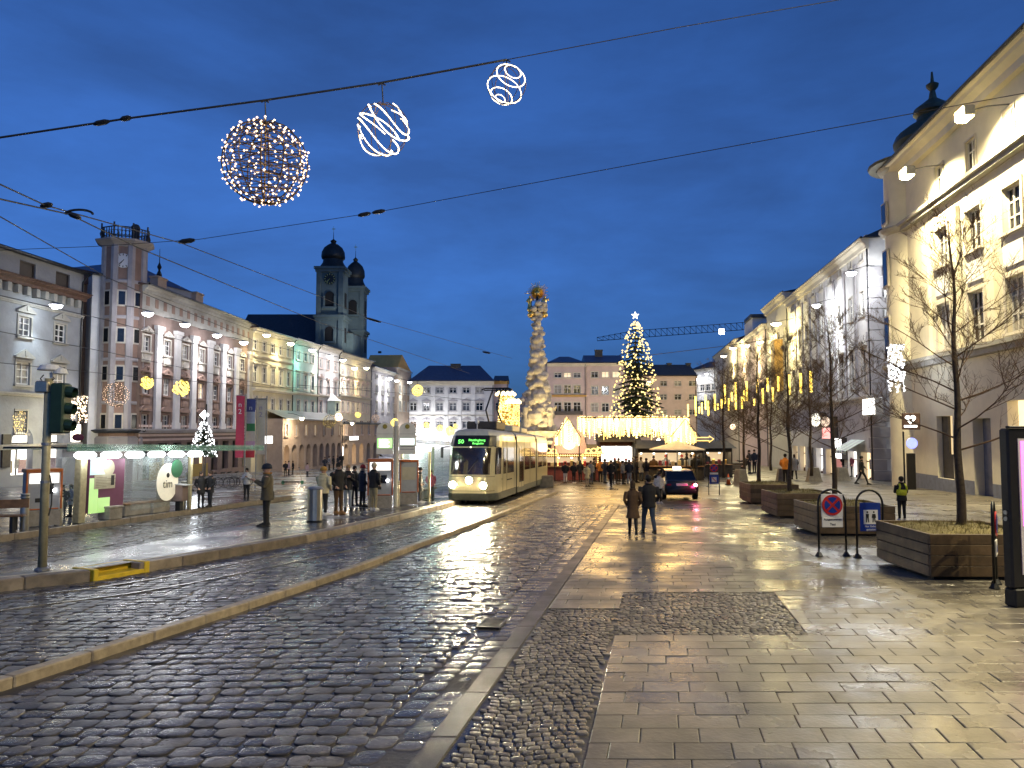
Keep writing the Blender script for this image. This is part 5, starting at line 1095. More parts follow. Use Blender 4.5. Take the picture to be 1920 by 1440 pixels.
def ball(px, py, rp, D, kind, label, bulbs=260, m='bulb_warm', hang=None, seed=1, group=None):
    rg = random.Random(seed); c = at(px, py, D); r = rp / F * D; o = thing('light_ball', label, 'light ball', c, 0, group)
    ax = rg.uniform(0, pi)
    fr = MB(); nr = 6 if kind == 'globe' else 4
    for k in range(nr):
        a = ax + pi * k / nr; fr.tube([(r * sin(t) * cos(a), r * sin(t) * sin(a), r * cos(t)) for t in [2 * pi * i / 24 for i in range(24)]], max(.008, r * .016), 4, True)
    if kind == 'globe': fr.tube([(0, 0, -r), (0, 0, r)], r * .018, 4)
    fr.build('frame', 'wire_bronze', o)
    if kind == 'globe':
        b = MB(); q = MB(); prev = None
        for i in range(bulbs):
            t = (i + .5) / bulbs; z = 1 - 2 * t; a = i * 2.39996 + rg.uniform(-.2, .2); rr = sqrt(max(0, 1 - z * z)); k = rg.uniform(.93, 1.07)
            p = Vector((rr * cos(a), rr * sin(a), z)) * r * k; b.octa(p, max(r * .028, .012) * rg.uniform(.7, 1.25))
            if prev and i % 2 == 0: q.tube([prev * .97, (prev + p) * .46, p * .97], r * .008 + .002, 3, cap=False)
            if i % 3 == 0: prev = p
        b.build('bulbs', m, o)['kind'] = 'stuff'; q.build('cable', 'wire_bronze', o)
    else:
        PATHS = []; b = MB(); tilt = Matrix.Rotation(rg.uniform(.5, 1.0), 3, 'Y') @ Matrix.Rotation(rg.uniform(-.4, .4), 3, 'X') if kind == 'bands' else Matrix.Rotation(1.15, 3, 'X') @ Matrix.Rotation(rg.uniform(-.4, .4), 3, 'Y')
        N = 7 if kind == 'bands' else 5
        if kind == 'bands':
            for k in range(N):
                h = -0.85 + 1.7 * k / (N - 1); rr = sqrt(1 - h * h) * r; a0 = rg.uniform(0, 6); kk = 1 if rp > 30 else 3.2
                pth = [tilt @ Vector((rr * cos(a0 + t), rr * sin(a0 + t), h * r + .1 * r * sin(2 * t))) for t in [i * .22 for i in range(20)]]; PATHS.append((pth, False)); b.tube(pth, r * .03 * kk, 5) if rp <= 30 else None
        else:
            for k in range(N):
                rr = r * (.95 - .17 * k); h = sqrt(max(0, r * r - rr * rr)) * (1 if k % 2 else -1)
                pth = [tilt @ Vector((rr * cos(t), rr * sin(t), h)) for t in [2 * pi * i / 22 for i in range(22)]]; PATHS.append((pth, True)); b.tube(pth, r * .1, 5, True) if rp <= 30 else None
        if rp > 30:                                                         # near balls: single bulbs strung on the rope
            core = MB()
            for path, cl in PATHS:
                core.tube(path, r * .007, 4, cl); P2 = path + ([path[0]] if cl else [])
                for a, e in zip(P2, P2[1:]):
                    k = max(1, int((e - a).length / (r * .052)))
                    for i in range(k): b.octa(a.lerp(e, i / k), r * .032 * rg.uniform(.8, 1.2))
            core.build('cable', 'wire_bronze', o)
        b.build('light_rope', m, o)['kind'] = 'stuff'
    if hang: 
        h = at(px + hang[0], hang[1], D) - c; MB().tube([(0, 0, r), h], .012, 4).tube([h + Vector((-.07, 0, -.04)), h, h + Vector((.07, 0, -.04))], .015, 4).build('hanger', 'wire_black', o)
    return o
ball(497, 305, 79, 14, 'globe', 'largest light ball, a wire globe of warm bulbs on the span wire', 330, hang=(0, 188), seed=4)
ball(718, 243, 50, 14.1, 'bands', 'middle light ball wound with slanting bright ropes', m='rope_white', hang=(-2, 156), seed=11)
ball(950, 159, 37, 14.2, 'rings', 'smallest light ball of bright rings near the top of the picture', m='rope_white', hang=(0, 112), seed=8)
ball(217, 740, 22, 36, 'globe', 'pinkish light globe hanging before the clock tower', 190, 'bulb_pink', (0, 712), 3)
ball(275, 718, 11, 38, 'bands', 'small golden banded ball right of the tower', m='bulb_yellow', hang=(0, 700), seed=5); ball(340, 728, 14, 40, 'bands', 'golden banded ball before the second pilaster', m='bulb_yellow', hang=(0, 708), seed=6)
far = [(618, 790, 12, 60, 'globe', 'bulb_yellow'), (635, 782, 7, 66, 'rings', 'bulb_warm'), (671, 778, 5, 74, 'rings', 'bulb_yellow'), (704, 784, 7, 70, 'globe', 'bulb_pink'), (740, 792, 7, 74, 'rings', 'bulb_yellow'), (783, 732, 10, 50, 'rings', 'bulb_yellow'), (800, 797, 5, 84, 'rings', 'bulb_yellow'), (825, 803, 6, 80, 'rings', 'bulb_yellow'), (844, 808, 8, 72, 'rings', 'bulb_yellow'), (854, 799, 4, 90, 'rings', 'bulb_yellow'), (775, 797, 6, 78, 'globe', 'bulb_pink'), (1374, 800, 5, 60, 'rings', 'bulb_warm')]
where = ('low before the arcade, largest of its row', 'white one just right of the largest arcade ball', 'tiny one before the balcony of the cream end house', 'pink one at the right end of the arcade row', 'over the left stop display', 'alone before the palace with the blue roof', 'small one left of three over the green shelter', 'middle one over the green shelter', 'large one just left of the tram roof', 'tiny one touching the tram roof', 'pink one above the right stop display', 'single one among the bare trees')
for i, (px, py, rp, D, kd, mm) in enumerate(far): ball(px, py, rp, D, kd, f'far golden light ball, {where[i]}', 110, mm, (0, py - rp - 8), 20 + i, 'far light balls')
# ================================================================ STOP FURNITURE
sd_rz = -atan(TS)
sp = gp(147, 981, .2); sh = thing('tram_shelter', 'glass shelter with six white tube lamps on the left platform', 'shelter', sp, 0); sh.rotation_euler = (TILT, 0, sd_rz)
MB().cbox(-.12, .12, -.14, .14, 0, 2.05, .02).build('post', 'pole_olive', sh); MB().cbox(-.07, .07, 5.6, 5.74, 0, 2.05, .02).build('post', 'pole_olive', sh); MB().cbox(-1.3, -1.16, 5.6, 5.74, 0, 2.05, .02).build('post', 'pole_olive', sh); MB().cbox(-1.3, -1.16, -.14, 0, 0, 2.05, .02).build('post', 'pole_olive', sh)
rf = MB().box(-1.7, .5, -1.2, 10.2, 2.26, 2.285).build('roof', 'glass_green', sh)
for k in range(9): MB().box(-1.7, .5, -1.18 + k * 1.42, -1.12 + k * 1.42, 2.285, 2.33).build('rib', 'dark_steel', rf)
MB().box(.5, .53, -1.2, 10.2, 2.2, 2.42).build('roof_edge', 'glass_green', rf)
for k in range(6):
    t = MB().cbox(.12, .38, -.56 + k * 1.14, .26 + k * 1.14, 1.97, 2.19, .08).build('tube_lamp', 'tube_white', sh)
    lamp('POINT', 'tube_light', t, (.24, -.1 + k * 1.14, 1.9), 17, (.92, .97, 1), shadow_soft_size=.25)
MB().cbox(.1, .4, -.8, 7.2, 2.195, 2.25, .02).build('light_rail', 'galv', sh)
ad = MB().box(-.1, .02, .35, 1.95, .25, 1.95).build('poster_wall', 'ad_plum', sh)
MB().box(.021, .03, .36, .75, .25, 1.35).build('poster_lime', 'ad_lime', ad); MB().box(.021, .029, .36, 1.05, 1.45, 1.99).build('poster_cyan', 'ad_cyan', ad); MB().box(.021, .028, .76, 1.3, .25, .72).build('poster_lime', 'ad_lime', ad); MB().lathe([(.01, 0), (.26, 0), (.26, .006)], 18).xf(Matrix.Translation((.024, 1.2, 1.66)) @ Matrix.Rotation(pi / 2, 4, 'Y')).build('poster_disc', 'poster', ad); MB().box(.03, .04, .55, 1.5, 1.0, 1.46).build('timetable', 'poster', ad); 
for k in range(7): MB().box(.041, .043, .62, 1.1 + .2 * (k % 3), 1.06 + k * .05, 1.068 + k * .05).build('print_line', 'ink', ad)
MB().box(.041, .044, 1.3, 1.45, 1.1, 1.42).build('print_line', 'ink', ad)
MB().box(-.02, -.01, 2.4, 5.5, .2, 2.0).build('glass_wall', 'glass_clear', sh); MB().box(-1.25, -1.24, 0, 5.5, .2, 2.0).build('glass_wall', 'glass_clear', sh)
ov = MB().lathe([(.01, 0), (1, 0), (1, .012), (.01, .014)], 28).xf(Matrix.Translation((.03, 4.25, 1.08)) @ Matrix.Diagonal((1, .62, .68, 1)) @ Matrix.Rotation(pi / 2, 4, 'Y')).build('oval_sign', 'oval_cream', sh); text('tim', 'lettering', .42, 'ink', ov, (.055, 4.25, 1.0), (pi / 2, 0, pi / 2)); MB().ball((.05, 4.25, 1.32), .09, 8, 5, .3).build('pin_mark', 'ink', ov)
MB().lathe([(.01, 0), (.34, 0), (.34, .012)], 20).xf(Matrix.Translation((.05, 4.75, 1.55)) @ Matrix.Rotation(pi / 2, 4, 'Y')).build('green_disc', 'green_dk', sh)
for i, (px, py, L_) in enumerate(((177, 975, .62), (208, 968, 1.5), (262, 962, .95))):
    q = gp(px, py, .2); be = thing('bench', ('short stone bench block under the lime poster', 'long wooden bench under the oval cream sign', 'short bench right of the oval cream sign')[i], 'bench', q); be.rotation_euler = (TILT, 0, sd_rz); be.location.x += .3
    MB().cbox(-.25, .2, 0, L_, 0, .36, .02).build('block', 'bench_stone', be); MB().cbox(-.27, .22, -.03, L_ + .03, .36, .43, .015).build('seat', 'bench_wood' if i else 'bench_stone', be)
def steel_bin(px, py, h, label, H=1.0, r=.11):
    q = gp(px, py, h); o = thing('litter_bin', label, 'bin', q, sd_rz, 'slim steel bins along the platforms'); MB().lathe([(r * .96, 0), (r, .02), (r, H * .82), (r * .98, H * .83)], 16).build('body', 'brushed', o, 40)
    MB().lathe([(r * .9, H * .83), (r * .9, H * .88)], 16).build('slot', 'ink', o); MB().lathe([(r, H * .88), (r, H * .93)], 16).build('ring', 'brushed', o, 40); MB().lathe([(r * .9, H * .93), (r * .9, H * .96)], 16).build('slot', 'ink', o); MB().lathe([(r, H * .96), (r * .99, H), (.01, H + .01)], 16).build('cap', 'brushed', o, 40)
steel_bin(45, 994, .2, 'slim steel bin left of the orange ticket machine at the left edge', 1.02); steel_bin(109, 985, .2, 'slim steel bin right of the ticket machine at the left edge', 1.0); steel_bin(343, 954, .2, 'slim steel bin beside the double litter box', 1.05); steel_bin(744, 949, .25, 'slim steel bin at the foot of the stop display pole', .98)
q = gp(322, 957, .2); lb = thing('litter_box', 'double recycling box with slanted steel lid right of the shelter', 'bin', q, sd_rz)
for s, m in ((-.3, 'concrete'), (.3, 'rose_dark')): MB().cbox(s - .24, s + .24, -.18, .18, .35, .95, .02).build('container', m, lb); MB().cbox(s - .1, s + .1, -.1, .1, 0, .36, .01).build('foot', 'dark_steel', lb)
MB().box(-.6, .62, -.22, .22, .97, 1.0, Matrix.Rotation(.08, 4, 'Y')).build('lid', 'galv', lb)
q = gp(590, 978, .25); bb = thing('litter_bin', 'broad fluted steel bin on the platform beside the queue', 'bin', q, .25); b = MB()
n = 24; b.rings([[Vector((.23 * cos(2 * pi * k / n) * (1 if k % 2 else .95), .23 * sin(2 * pi * k / n) * (1 if k % 2 else .95), z)) for k in range(n)] for z in (.03, 1.0)]); b.build('body', 'brushed', bb); MB().lathe([(.24, 0), (.24, .05)], 20).build('foot', 'rubber', bb); MB().lathe([(.245, .98), (.25, 1.0), (.2, 1.06), (.01, 1.08)], 20).build('lid', 'galv', bb, 40)
def ticket(px, py, h, wpx, hpx, label, rz, lit=True):
    q = gp(px, py, h); s = q.y / F; W = wpx * s / 2; H = hpx * s; o = thing('ticket_machine', label, 'ticket machine', q, rz); d = .28
    MB().cbox(-W, W, -d, d, .03, H - .1, .02).build('body', 'grey_panel', o); MB().cbox(-W - .03, W + .03, -d - .05, d + .03, H - .1, H, .015).build('top', 'orange_paint', o)
    for sx in (-1, 1): MB().cbox(sx * W - .022, sx * W + .03, -d - .04, -d + .03, .5, H - .1, .01).build('side_trim', 'orange_paint', o)
    MB().cbox(-W + .06, W - .06, -d - .035, -d + .01, .5, .535, .008).build('lower_trim', 'orange_paint', o); MB().box(-W, W, -d - .006, -d, .03, .47).build('base_panel', 'bench_stone', o)
    if lit: 
        f = MB().box(-W + .07, W - .07, -d - .02, -d, H - .42, H - .13).build('lit_header', 'shop_white', o)
        MB().box(-W * .2, W * .55, -d - .015, -d, .95, 1.25).build('screen', 'pane_dark', o); MB().ball((W * .6, -d - .02, 1.05), .045, 8, 5).build('button_lamp', 'lum_white', o); MB().box(-W * .5, W * .1, -d - .012, -d, .72, .84).build('ticket_slot', 'ink', o)
    else: MB().box(-W * .8, W * .8, -d - .012, -d, 1.0, 1.5).build('notice', 'poster', o)
    return o
ticket(76, 986, .2, 56, 106, 'orange topped ticket machine behind the signal pole at the left', .75); ticket(713, 953, .25, 44, 92, 'orange framed ticket machine with a bright header beside the queue', .12); ticket(765, 946, .25, 32, 84, 'grey ticket machine with orange corner behind the stop display pole', .25, False)
# wooden bench cut by the left edge
q = gp(-8, 998, .2); be = thing('bench', 'dark slatted bench cut off by the left picture edge', 'bench', q, sd_rz + .5)
for k in range(3): MB().cbox(-1.2, .7, -.2 + k * .14, -.09 + k * .14, .42, .46, .01).build('slat', 'bench_wood', be)
MB().cbox(-1.2, .7, .28, .32, .62, .86, .01).build('backrest', 'bench_wood', be)
for x in (-.9, .4): MB().cbox(x - .04, x + .04, -.18, .3, 0, .42, .01).build('leg', 'dark_steel', be)
# stop display with two arched boards
q = gp(742, 950, .25); ds = thing('stop_display', 'twin arched stop boards with lit green and white screens on a pole', 'sign', q, .05); MB().tube([(0, 0, 0), (0, 0, 3.25)], .09, 10).build('pole', 'pale_panel', ds); MB().tube([(-.8, 0, 2.7), (.8, 0, 2.7)], .03, 6).build('crossbar', 'pale_panel', ds); MB().cbox(-.07, .07, -.1, .05, 3.1, 3.3, .02).build('camera', 'white_plastic', ds)
for s, m in ((-1, 'lcd_green'), (1, 'lcd_white')):
    cx = s * .43; P = [(cx - .32, 2.02), (cx + .32, 2.02)] + [(cx + .32 * cos(pi * i / 12), 2.95 + .28 * sin(pi * i / 12)) for i in range(13)]
    bd_ = MB().prismy(P, -.1, .05).build('board', 'board_cream', ds); MB().box(cx - .27, cx + .27, -.112, -.1, 2.26 + (.12 if s > 0 else 0), 2.62).build('screen', m, bd_)
    for k in range(4 if s < 0 else 2): MB().box(cx - .2, cx + .16 - .06 * (k % 2), -.118, -.112, 2.30 + k * .08 + (.14 if s > 0 else 0), 2.34 + k * .08 + (.14 if s > 0 else 0)).build('text_line', 'tube_white', bd_)
    MB().lathe([(.01, 0), (.09, 0), (.09, .01)], 16).xf(Matrix.Translation((cx, -.112, 3.08)) @ Matrix.Rotation(pi / 2, 4, 'X')).build('emblem', 'logo_olive', bd_); MB().box(cx - .32, cx + .32, -.104, -.1, 2.79, 2.8).build('seam', 'bench_stone', bd_)
    if s > 0: MB().box(cx - .26, cx + .26, -.105, -.1, 2.3, 2.32).box(cx - .26, cx + .26, -.105, -.1, 2.2, 2.215).build('print_line', 'ink', bd_)
# green roofed shelter beside the tram
q = gp(800, 941, .25); s2 = thing('tram_shelter', 'green glass shelter on the island platform left of the tram', 'shelter', q); s2.rotation_euler = (TILT, 0, trz)
for x, y in ((-1.1, 0), (.1, 0), (-1.1, 5), (.1, 5)): MB().cbox(x - .05, x + .05, y - .05, y + .05, 0, 2.3, .01).build('post', 'pole_olive', s2)
MB().add([(-1.5, -.6, 2.6), (.4, -.6, 2.38), (.4, 7, 2.38), (-1.5, 7, 2.6), (-1.5, -.6, 2.64), (.4, -.6, 2.42), (.4, 7, 2.42), (-1.5, 7, 2.64)], [(0, 1, 2, 3), (4, 7, 6, 5), (0, 4, 5, 1), (1, 5, 6, 2), (2, 6, 7, 3), (3, 7, 4, 0)]).build('roof', 'glass_green', s2)
t = MB().cbox(-1.2, .2, -.2, -.1, 2.12, 2.32, .03).build('tube_lamp', 'tube_white', s2); lamp('POINT', 'tube_light', t, (-.5, -.1, 2.0), 60, (.9, 1, .96), shadow_soft_size=.2); lamp('POINT', 'tube_light', t, (-.5, 3, 2.2), 60, (.7, 1, .8), shadow_soft_size=.2)
for y in (0.05, 2.5, 4.9): MB().box(-1.05, .05, y, y + .012, .2, 2.2).build('glass_wall', 'glass_clear', s2)
MB().box(-1.12, -1.108, .1, 4.9, .2, 2.2).build('glass_wall', 'glass_clear', s2); MB().cbox(-.9, -.5, 1.5, 3.6, .35, .45, .02).build('seat', 'bench_wood', s2); MB().cbox(-.8, -.6, 1.6, 3.5, 0, .35, .02).build('seat_base', 'bench_stone', s2)
# signal pole with traffic light
q = gp(79, 1069, .25); tl = thing('signal_pole', 'olive signal pole with a green traffic light and a camera dome beside the yellow step', 'traffic light', q); MB().tube([(0, 0, 0), (0, 0, 3.55)], [.075, .07], 12).build('pole', 'pole_olive', tl, True); MB().lathe([(.13, 0), (.13, .03), (.08, .06)], 12).build('base_plate', 'galv', tl); MB().cbox(-.2, .05, -.12, .1, 3.28, 3.5, .02).build('control_box', 'brushed', tl)
hd = MB().cbox(.1, .36, -.14, .16, 2.52, 3.46, .03).build('signal_head', 'signal_green', tl)
for k in range(3): v_ = MB().tube([(.36, 0, 2.68 + k * .31), (.5, 0, 2.66 + k * .31)], [.11, .1], 12, cap=False).build('visor', 'signal_green', hd); MB().ball((.37, 0, 2.68 + k * .31), .09, 10, 5, .4).build('lens', 'ink', v_)
MB().tube([(.05, 0, 3.55), (.04, 0, 3.66)], .03, 6).lathe([(.01, .1), (.15, .08), (.2, .0), (.19, -.02), (.01, -.03)], 14, (0, 0, 3.72)).build('camera_dome', 'white_plastic', tl); MB().lathe([(.01, .08), (.1, .05), (.13, -.04), (.01, -.06)], 12, (.2, .02, 3.68)).build('camera_dome', 'white_plastic', tl); MB().tube([(-.1, 0, 3.62), (-.16, 0, 3.55), (-.1, 0, 3.46)], .012, 5).tube([(.05, 0, 3.6), (.1, 0, 3.55), (0, 0, 3.46)], .012, 5).build('cable', 'wire_black', tl)
for z in (1.6, 2.3): MB().lathe([(.085, 0), (.085, .05)], 10, (0, 0, z)).build('band', 'galv', tl)
MB().tube([(.08, 0, 1.75), (.13, 0, 1.5), (.13, 0, 1.2), (.085, 0, 1.0)], .014, 5).build('cable', 'wire_black', tl)
# banners
for i, (px, w_, cols, lab) in enumerate(((450, 15, ('flag_red',), 'tall red banner lettered 2 on a pole before the town hall'), (470, 16, ('flag_blue', 'flag_pale', 'flag_green', 'flag_cream', 'flag_pink', 'sign_red'), 'tall many-coloured banner between the red and the cream banners'), (489, 16, ('flag_cream',), 'tall cream banner with violet lettering right of the other banners'))):
    D = 46 + i * .5; p = at(px, 800, D); o = thing('banner_flag', lab, 'banner', onG((p.x, D)), .12, 'banners before the town hall'); Z = lambda py: at(px, py, D).z - o.location.z; hw = w_ / F * D / 2
    MB().tube([(hw + .08, 0, 0), (hw + .08, 0, Z((738, 742, 742)[i]))], .04, 6).build('pole', 'galv', o); z1, z0 = Z((742, 748, 748)[i]), Z((858, 858, 852)[i]); n = len(cols); fr = [0, .22, .42, .55, .72, .85, 1] if n == 6 else [0, 1]
    MB().tube([(-hw, 0, z1), (hw + .1, 0, z1)], .03, 5).build('arm', 'galv', o)
    for k in range(n):
        za, zb = z1 - (z1 - z0) * fr[k], z1 - (z1 - z0) * fr[k + 1]; b = MB(); N = 6; rows = []
        for j in range(N + 1):
            zz_ = za + (zb - za) * j / N; rows.append([Vector((x, .05 * sin(zz_ * 2.1 + x * 3 + i), zz_)) for x in (-hw, -hw * .3, hw * .3, hw)])
        vs = [v for r in rows for v in r]; b.add(vs + [v + Vector((0, .02, 0)) for v in vs], [(j * 4 + c, j * 4 + c + 1, j * 4 + c + 5, j * 4 + c + 4) for j in range(N) for c in range(3)] + [(28 + j * 4 + c, 28 + j * 4 + c + 4, 28 + j * 4 + c + 5, 28 + j * 4 + c + 1) for j in range(N) for c in range(3)]); cl_ = b.build('cloth', cols[k], o, True)
        if k == 0: text(('n\n2', 'n\n9', 'n\n2')[i], 'lettering', .42, ('sign_white', 'flag_pale', 'lilac')[i], cl_, (0, -.09, z1 - .75))
# bicycles and scooter
def bike(px, py, rz, label):
    q = gp(px, py, .02); o = thing('bicycle', label, 'bicycle', q, rz, 'bicycles parked before the town hall')
    for x in (-.52, .52):
        wv = MB().tube([(x + .33 * cos(t), 0, .34 + .33 * sin(t)) for t in [2 * pi * i / 18 for i in range(18)]], .02, 5, True).build('wheel', 'rubber', o)
        sk = MB()
        for k in range(5): a = pi * k / 5; sk.tube([(x - .32 * cos(a), 0, .34 - .32 * sin(a)), (x + .32 * cos(a), 0, .34 + .32 * sin(a))], .005, 3)
        sk.build('spokes', 'galv', wv)
    MB().tube([(-.52, 0, .34), (-.1, 0, .32), (.35, 0, .78), (-.22, 0, .8), (-.1, 0, .32)], .02, 5).tube([(-.22, 0, .8), (-.52, 0, .34)], .015, 5).tube([(.52, 0, .34), (.35, 0, .78), (.32, 0, .98)], .018, 5).tube([(-.22, 0, .8), (-.26, 0, .93)], .015, 5).build('frame', 'galv', o); MB().ball((-.27, 0, .95), .12, 8, 4, 1, .5, .35).build('saddle', 'rubber', o); MB().tube([(.22, -.26, .97), (.33, -.1, 1.0), (.33, .1, 1.0), (.22, .26, .97)], .016, 5).build('handlebar', 'dark_steel', o)
for i, (px, py, a) in enumerate(((412, 916, .4), (424, 915, .7), (437, 914, .5), (450, 913, .8))): bike(px, py, a, f'parked bicycle in the dark row before the town hall, {ordn(i)} from the left')
q = gp(548, 908, .02); sc_ = thing('kick_scooter', 'kick scooter with green trim parked on the wet plaza', 'scooter', q, .1); MB().cbox(-.6, .5, -.1, .1, .12, .2, .02).build('deck', 'rubber', sc_); MB().tube([(.5, 0, .15), (.62, 0, .3), (.45, 0, 1.15)], .03, 6).build('stem', 'galv', sc_); MB().tube([(.45, -.25, 1.15), (.45, .25, 1.15)], .02, 6).build('handlebar', 'rubber', sc_)
for x in (-.62, .66): MB().lathe([(.03, -.03), (.13, -.03), (.13, .03), (.03, .03)], 12).xf(Matrix.Translation((x, 0, .13)) @ Matrix.Rotation(pi / 2, 4, 'X')).build('wheel', 'green_dk', sc_)
# ================================================================ RIGHT PAVEMENT
def planter(pxL, pxR, py, label, rz, W=2.0, H=.86, grass=True):
    a = gp(pxL, py, .028); o = thing('planter', label, 'planter', a, rz, 'timber tree planters on the right pavement'); bd = 4; hb = (H - .06) / bd
    for s_, (nm) in enumerate(('front', 'left', 'back', 'right')):
        for k in range(bd):
            b = MB(); b.tone = random.random(); z0 = .06 + k * hb
            if s_ == 0: b.cbox(0, W, 0, .06, z0 + .004, z0 + hb - .004, .008)
            elif s_ == 1: b.cbox(-.005, .055, .065, W - .065, z0 + .004, z0 + hb - .004, .008)
            elif s_ == 2: b.cbox(0, W, W - .06, W, z0 + .004, z0 + hb - .004, .008)
            else: b.cbox(W - .055, W + .005, .065, W - .065, z0 + .004, z0 + hb - .004, .008)
            b.build('board', 'planter_wood', o)
    MB().box(.1, W - .1, .1, W - .1, 0, .07).build('base', 'rubber', o); n = 10; vs = []; rg = random.Random(int(pxL))
    for i in range(n + 1):
        for j in range(n + 1):
            x, y = .06 + (W - .12) * i / n, .06 + (W - .12) * j / n; d = min(x, y, W - x, W - y); vs.append((x, y, H - .1 + min(d, .5) * .24 + rg.uniform(-.02, .02)))
    MB().add(vs, [(i * (n + 1) + j, (i + 1) * (n + 1) + j, (i + 1) * (n + 1) + j + 1, i * (n + 1) + j + 1) for i in range(n) for j in range(n)]).build('soil', 'dry_grass', o)
    g = MB()
    for i in range(1500):
        x, y = rg.uniform(.08, W - .08), rg.uniform(.08, W - .08); d = min(x, y, W - x, W - y); z = H - .12 + min(d, .5) * .24; h = rg.uniform(.05, .14); a = rg.uniform(0, 6.3); l = rg.uniform(.02, .1)
        g.add([(x - .006 * sin(a), y + .006 * cos(a), z), (x + .006 * sin(a), y - .006 * cos(a), z), (x + l * cos(a), y + l * sin(a), z + h)], [(0, 1, 2)])
    stuff(g.build('grass_tufts', 'dry_grass', o)); return o
pl1 = planter(1746, 0, 1088, 'nearest timber tree planter at the right edge, topped with dry grass', -.02, 2.25, .86); pl2 = planter(1534, 0, 1005, 'second nearest timber planter behind the no-stopping sign', -.05, 2.15, .84); pl3 = planter(1458, 0, 971, 'third timber planter, left of the sign frames', -.05, 2.1, .86); pl4 = planter(1408, 0, 945, 'farthest timber planter near the market fence', -.05, 2.1, .86)
def arch_frame(o, W, H, r=.025):
    P = [(-W / 2, 0, 0)] + [(-W / 2 * cos(pi * i / 12), 0, H - W / 2 + W / 2 * sin(pi * i / 12)) for i in range(13)] + [(W / 2, 0, 0)]; MB().tube(P, r, 8).build('frame', 'dark_steel', o, True)
    for s in (-1, 1): MB().lathe([(.09, 0), (.09, .02), (.035, .1)], 10, (s * W / 2, 0, 0)).build('foot', 'dark_steel', o)
def nostop(o, x, z, r, y=-.03):
    d_ = MB().lathe([(.01, 0), (r, 0), (r, .02)], 28).xf(Matrix.Translation((x, y, z)) @ Matrix.Rotation(pi / 2, 4, 'X')).build('disc', 'sign_red', o)
    for k in range(4):
        a0 = k * pi / 2; P = [(x + r * .16 * cos(a0), z + r * .16 * sin(a0))] + [(x + r * .78 * cos(a0 + t), z + r * .78 * sin(a0 + t)) for t in (-.62, -.3, 0, .3, .62)]
        MB().prismy(P, y - .027, y - .021).build('field', 'sign_blue', d_)
def signframe(px0, px1, py, label, rz=0):
    a = gp(px0, py, .028); b_ = gp(px1, py, .028); o = thing('sign_frame', label, 'sign', (a + b_) / 2, rz); return o, (b_ - a).length
f1, W = signframe(1536, 1587, 1043, 'hooped steel frame with a round no-stopping sign before the second planter'); arch_frame(f1, W, 1.52); nostop(f1, 0, 1.17, .235); MB().cbox(-.24, .24, -.04, -.015, .66, .9, .008).build('text_plate', 'sign_white', f1); MB().cbox(-.25, .25, -.028, -.013, .9, 1.42, .008).build('back_plate', 'sign_white', f1)
text('Ausgenommen', 'lettering', .068, 'ink', f1, (0, -.045, .84)); text('Taxi', 'lettering', .075, 'ink', f1, (0, -.045, .73))
f2, W = signframe(1607, 1658, 1046, 'hooped steel frame with a blue sign showing two walking figures', .06); arch_frame(f2, W, 1.52); bl = MB().cbox(-.24, .24, -.04, -.015, .6, 1.24, .008).build('blue_plate', 'sign_blue', f2); MB().box(-.16, .17, -.046, -.0405, .76, 1.08).build('white_field', 'sign_white', bl)
for s, sk in ((-1, 0), (1, 1)):
    x = s * .075; P = MB(); P.ball((x, -.05, 1.03), .022, 8, 5, 1, .2, 1); P.prismy([(x - .035, .99), (x + .035, .99), (x + (.05 if sk else .03), .9), (x - (.05 if sk else .03), .9)], -.053, -.0465).prismy([(x - .028, .9), (x - .004, .9), (x - .015, .8), (x - .035, .8)], -.053, -.0465).prismy([(x + .004, .9), (x + .028, .9), (x + .038, .8), (x + .018, .8)], -.053, -.0465); P.build('figure', 'ink', bl)
text('Nur Gehen', 'lettering', .06, 'sign_white', bl, (.005, -.043, .71)); text('gestattet', 'lettering', .06, 'sign_white', bl, (.005, -.043, .64))
f3, W = signframe(1854, 1880, 1100, 'hooped sign frame seen edge-on at the right before the nearest planter', .95); arch_frame(f3, .5, 1.5); nostop(f3, 0, 1.12, .22); MB().cbox(-.18, .18, -.04, -.015, .55, .83, .006).build('text_plate', 'sign_white', f3); MB().prismy([(-.1, .62), (.1, .62), (.02, .76), (-.06, .74)], -.045, -.041).build('mark', 'sign_blue', f3)
f4, W = signframe(1329, 1349, 928, 'far sign frame with a no-stopping disc and a blue square sign beside the taxi'); 
for s in (-1, 1): MB().tube([(s * W / 2, 0, 0), (s * W / 2, 0, 1.62)], .025, 6).build('post', 'dark_steel', f4)
nostop(f4, 0, 1.42, .22); MB().cbox(-.22, .22, -.04, -.015, 1.08, 1.18, .006).build('text_plate', 'sign_white', f4); b2 = MB().cbox(-.24, .24, -.04, -.015, .58, 1.05, .006).build('blue_plate', 'sign_blue', f4); MB().box(-.13, .13, -.046, -.0405, .68, .94).build('white_field', 'sign_white', b2); MB().box(-.15, .15, -.052, -.047, -.02, .02, Matrix.Translation((0, 0, .81)) @ Matrix.Rotation(.8, 4, 'Y')).build('bar', 'sign_red', b2)
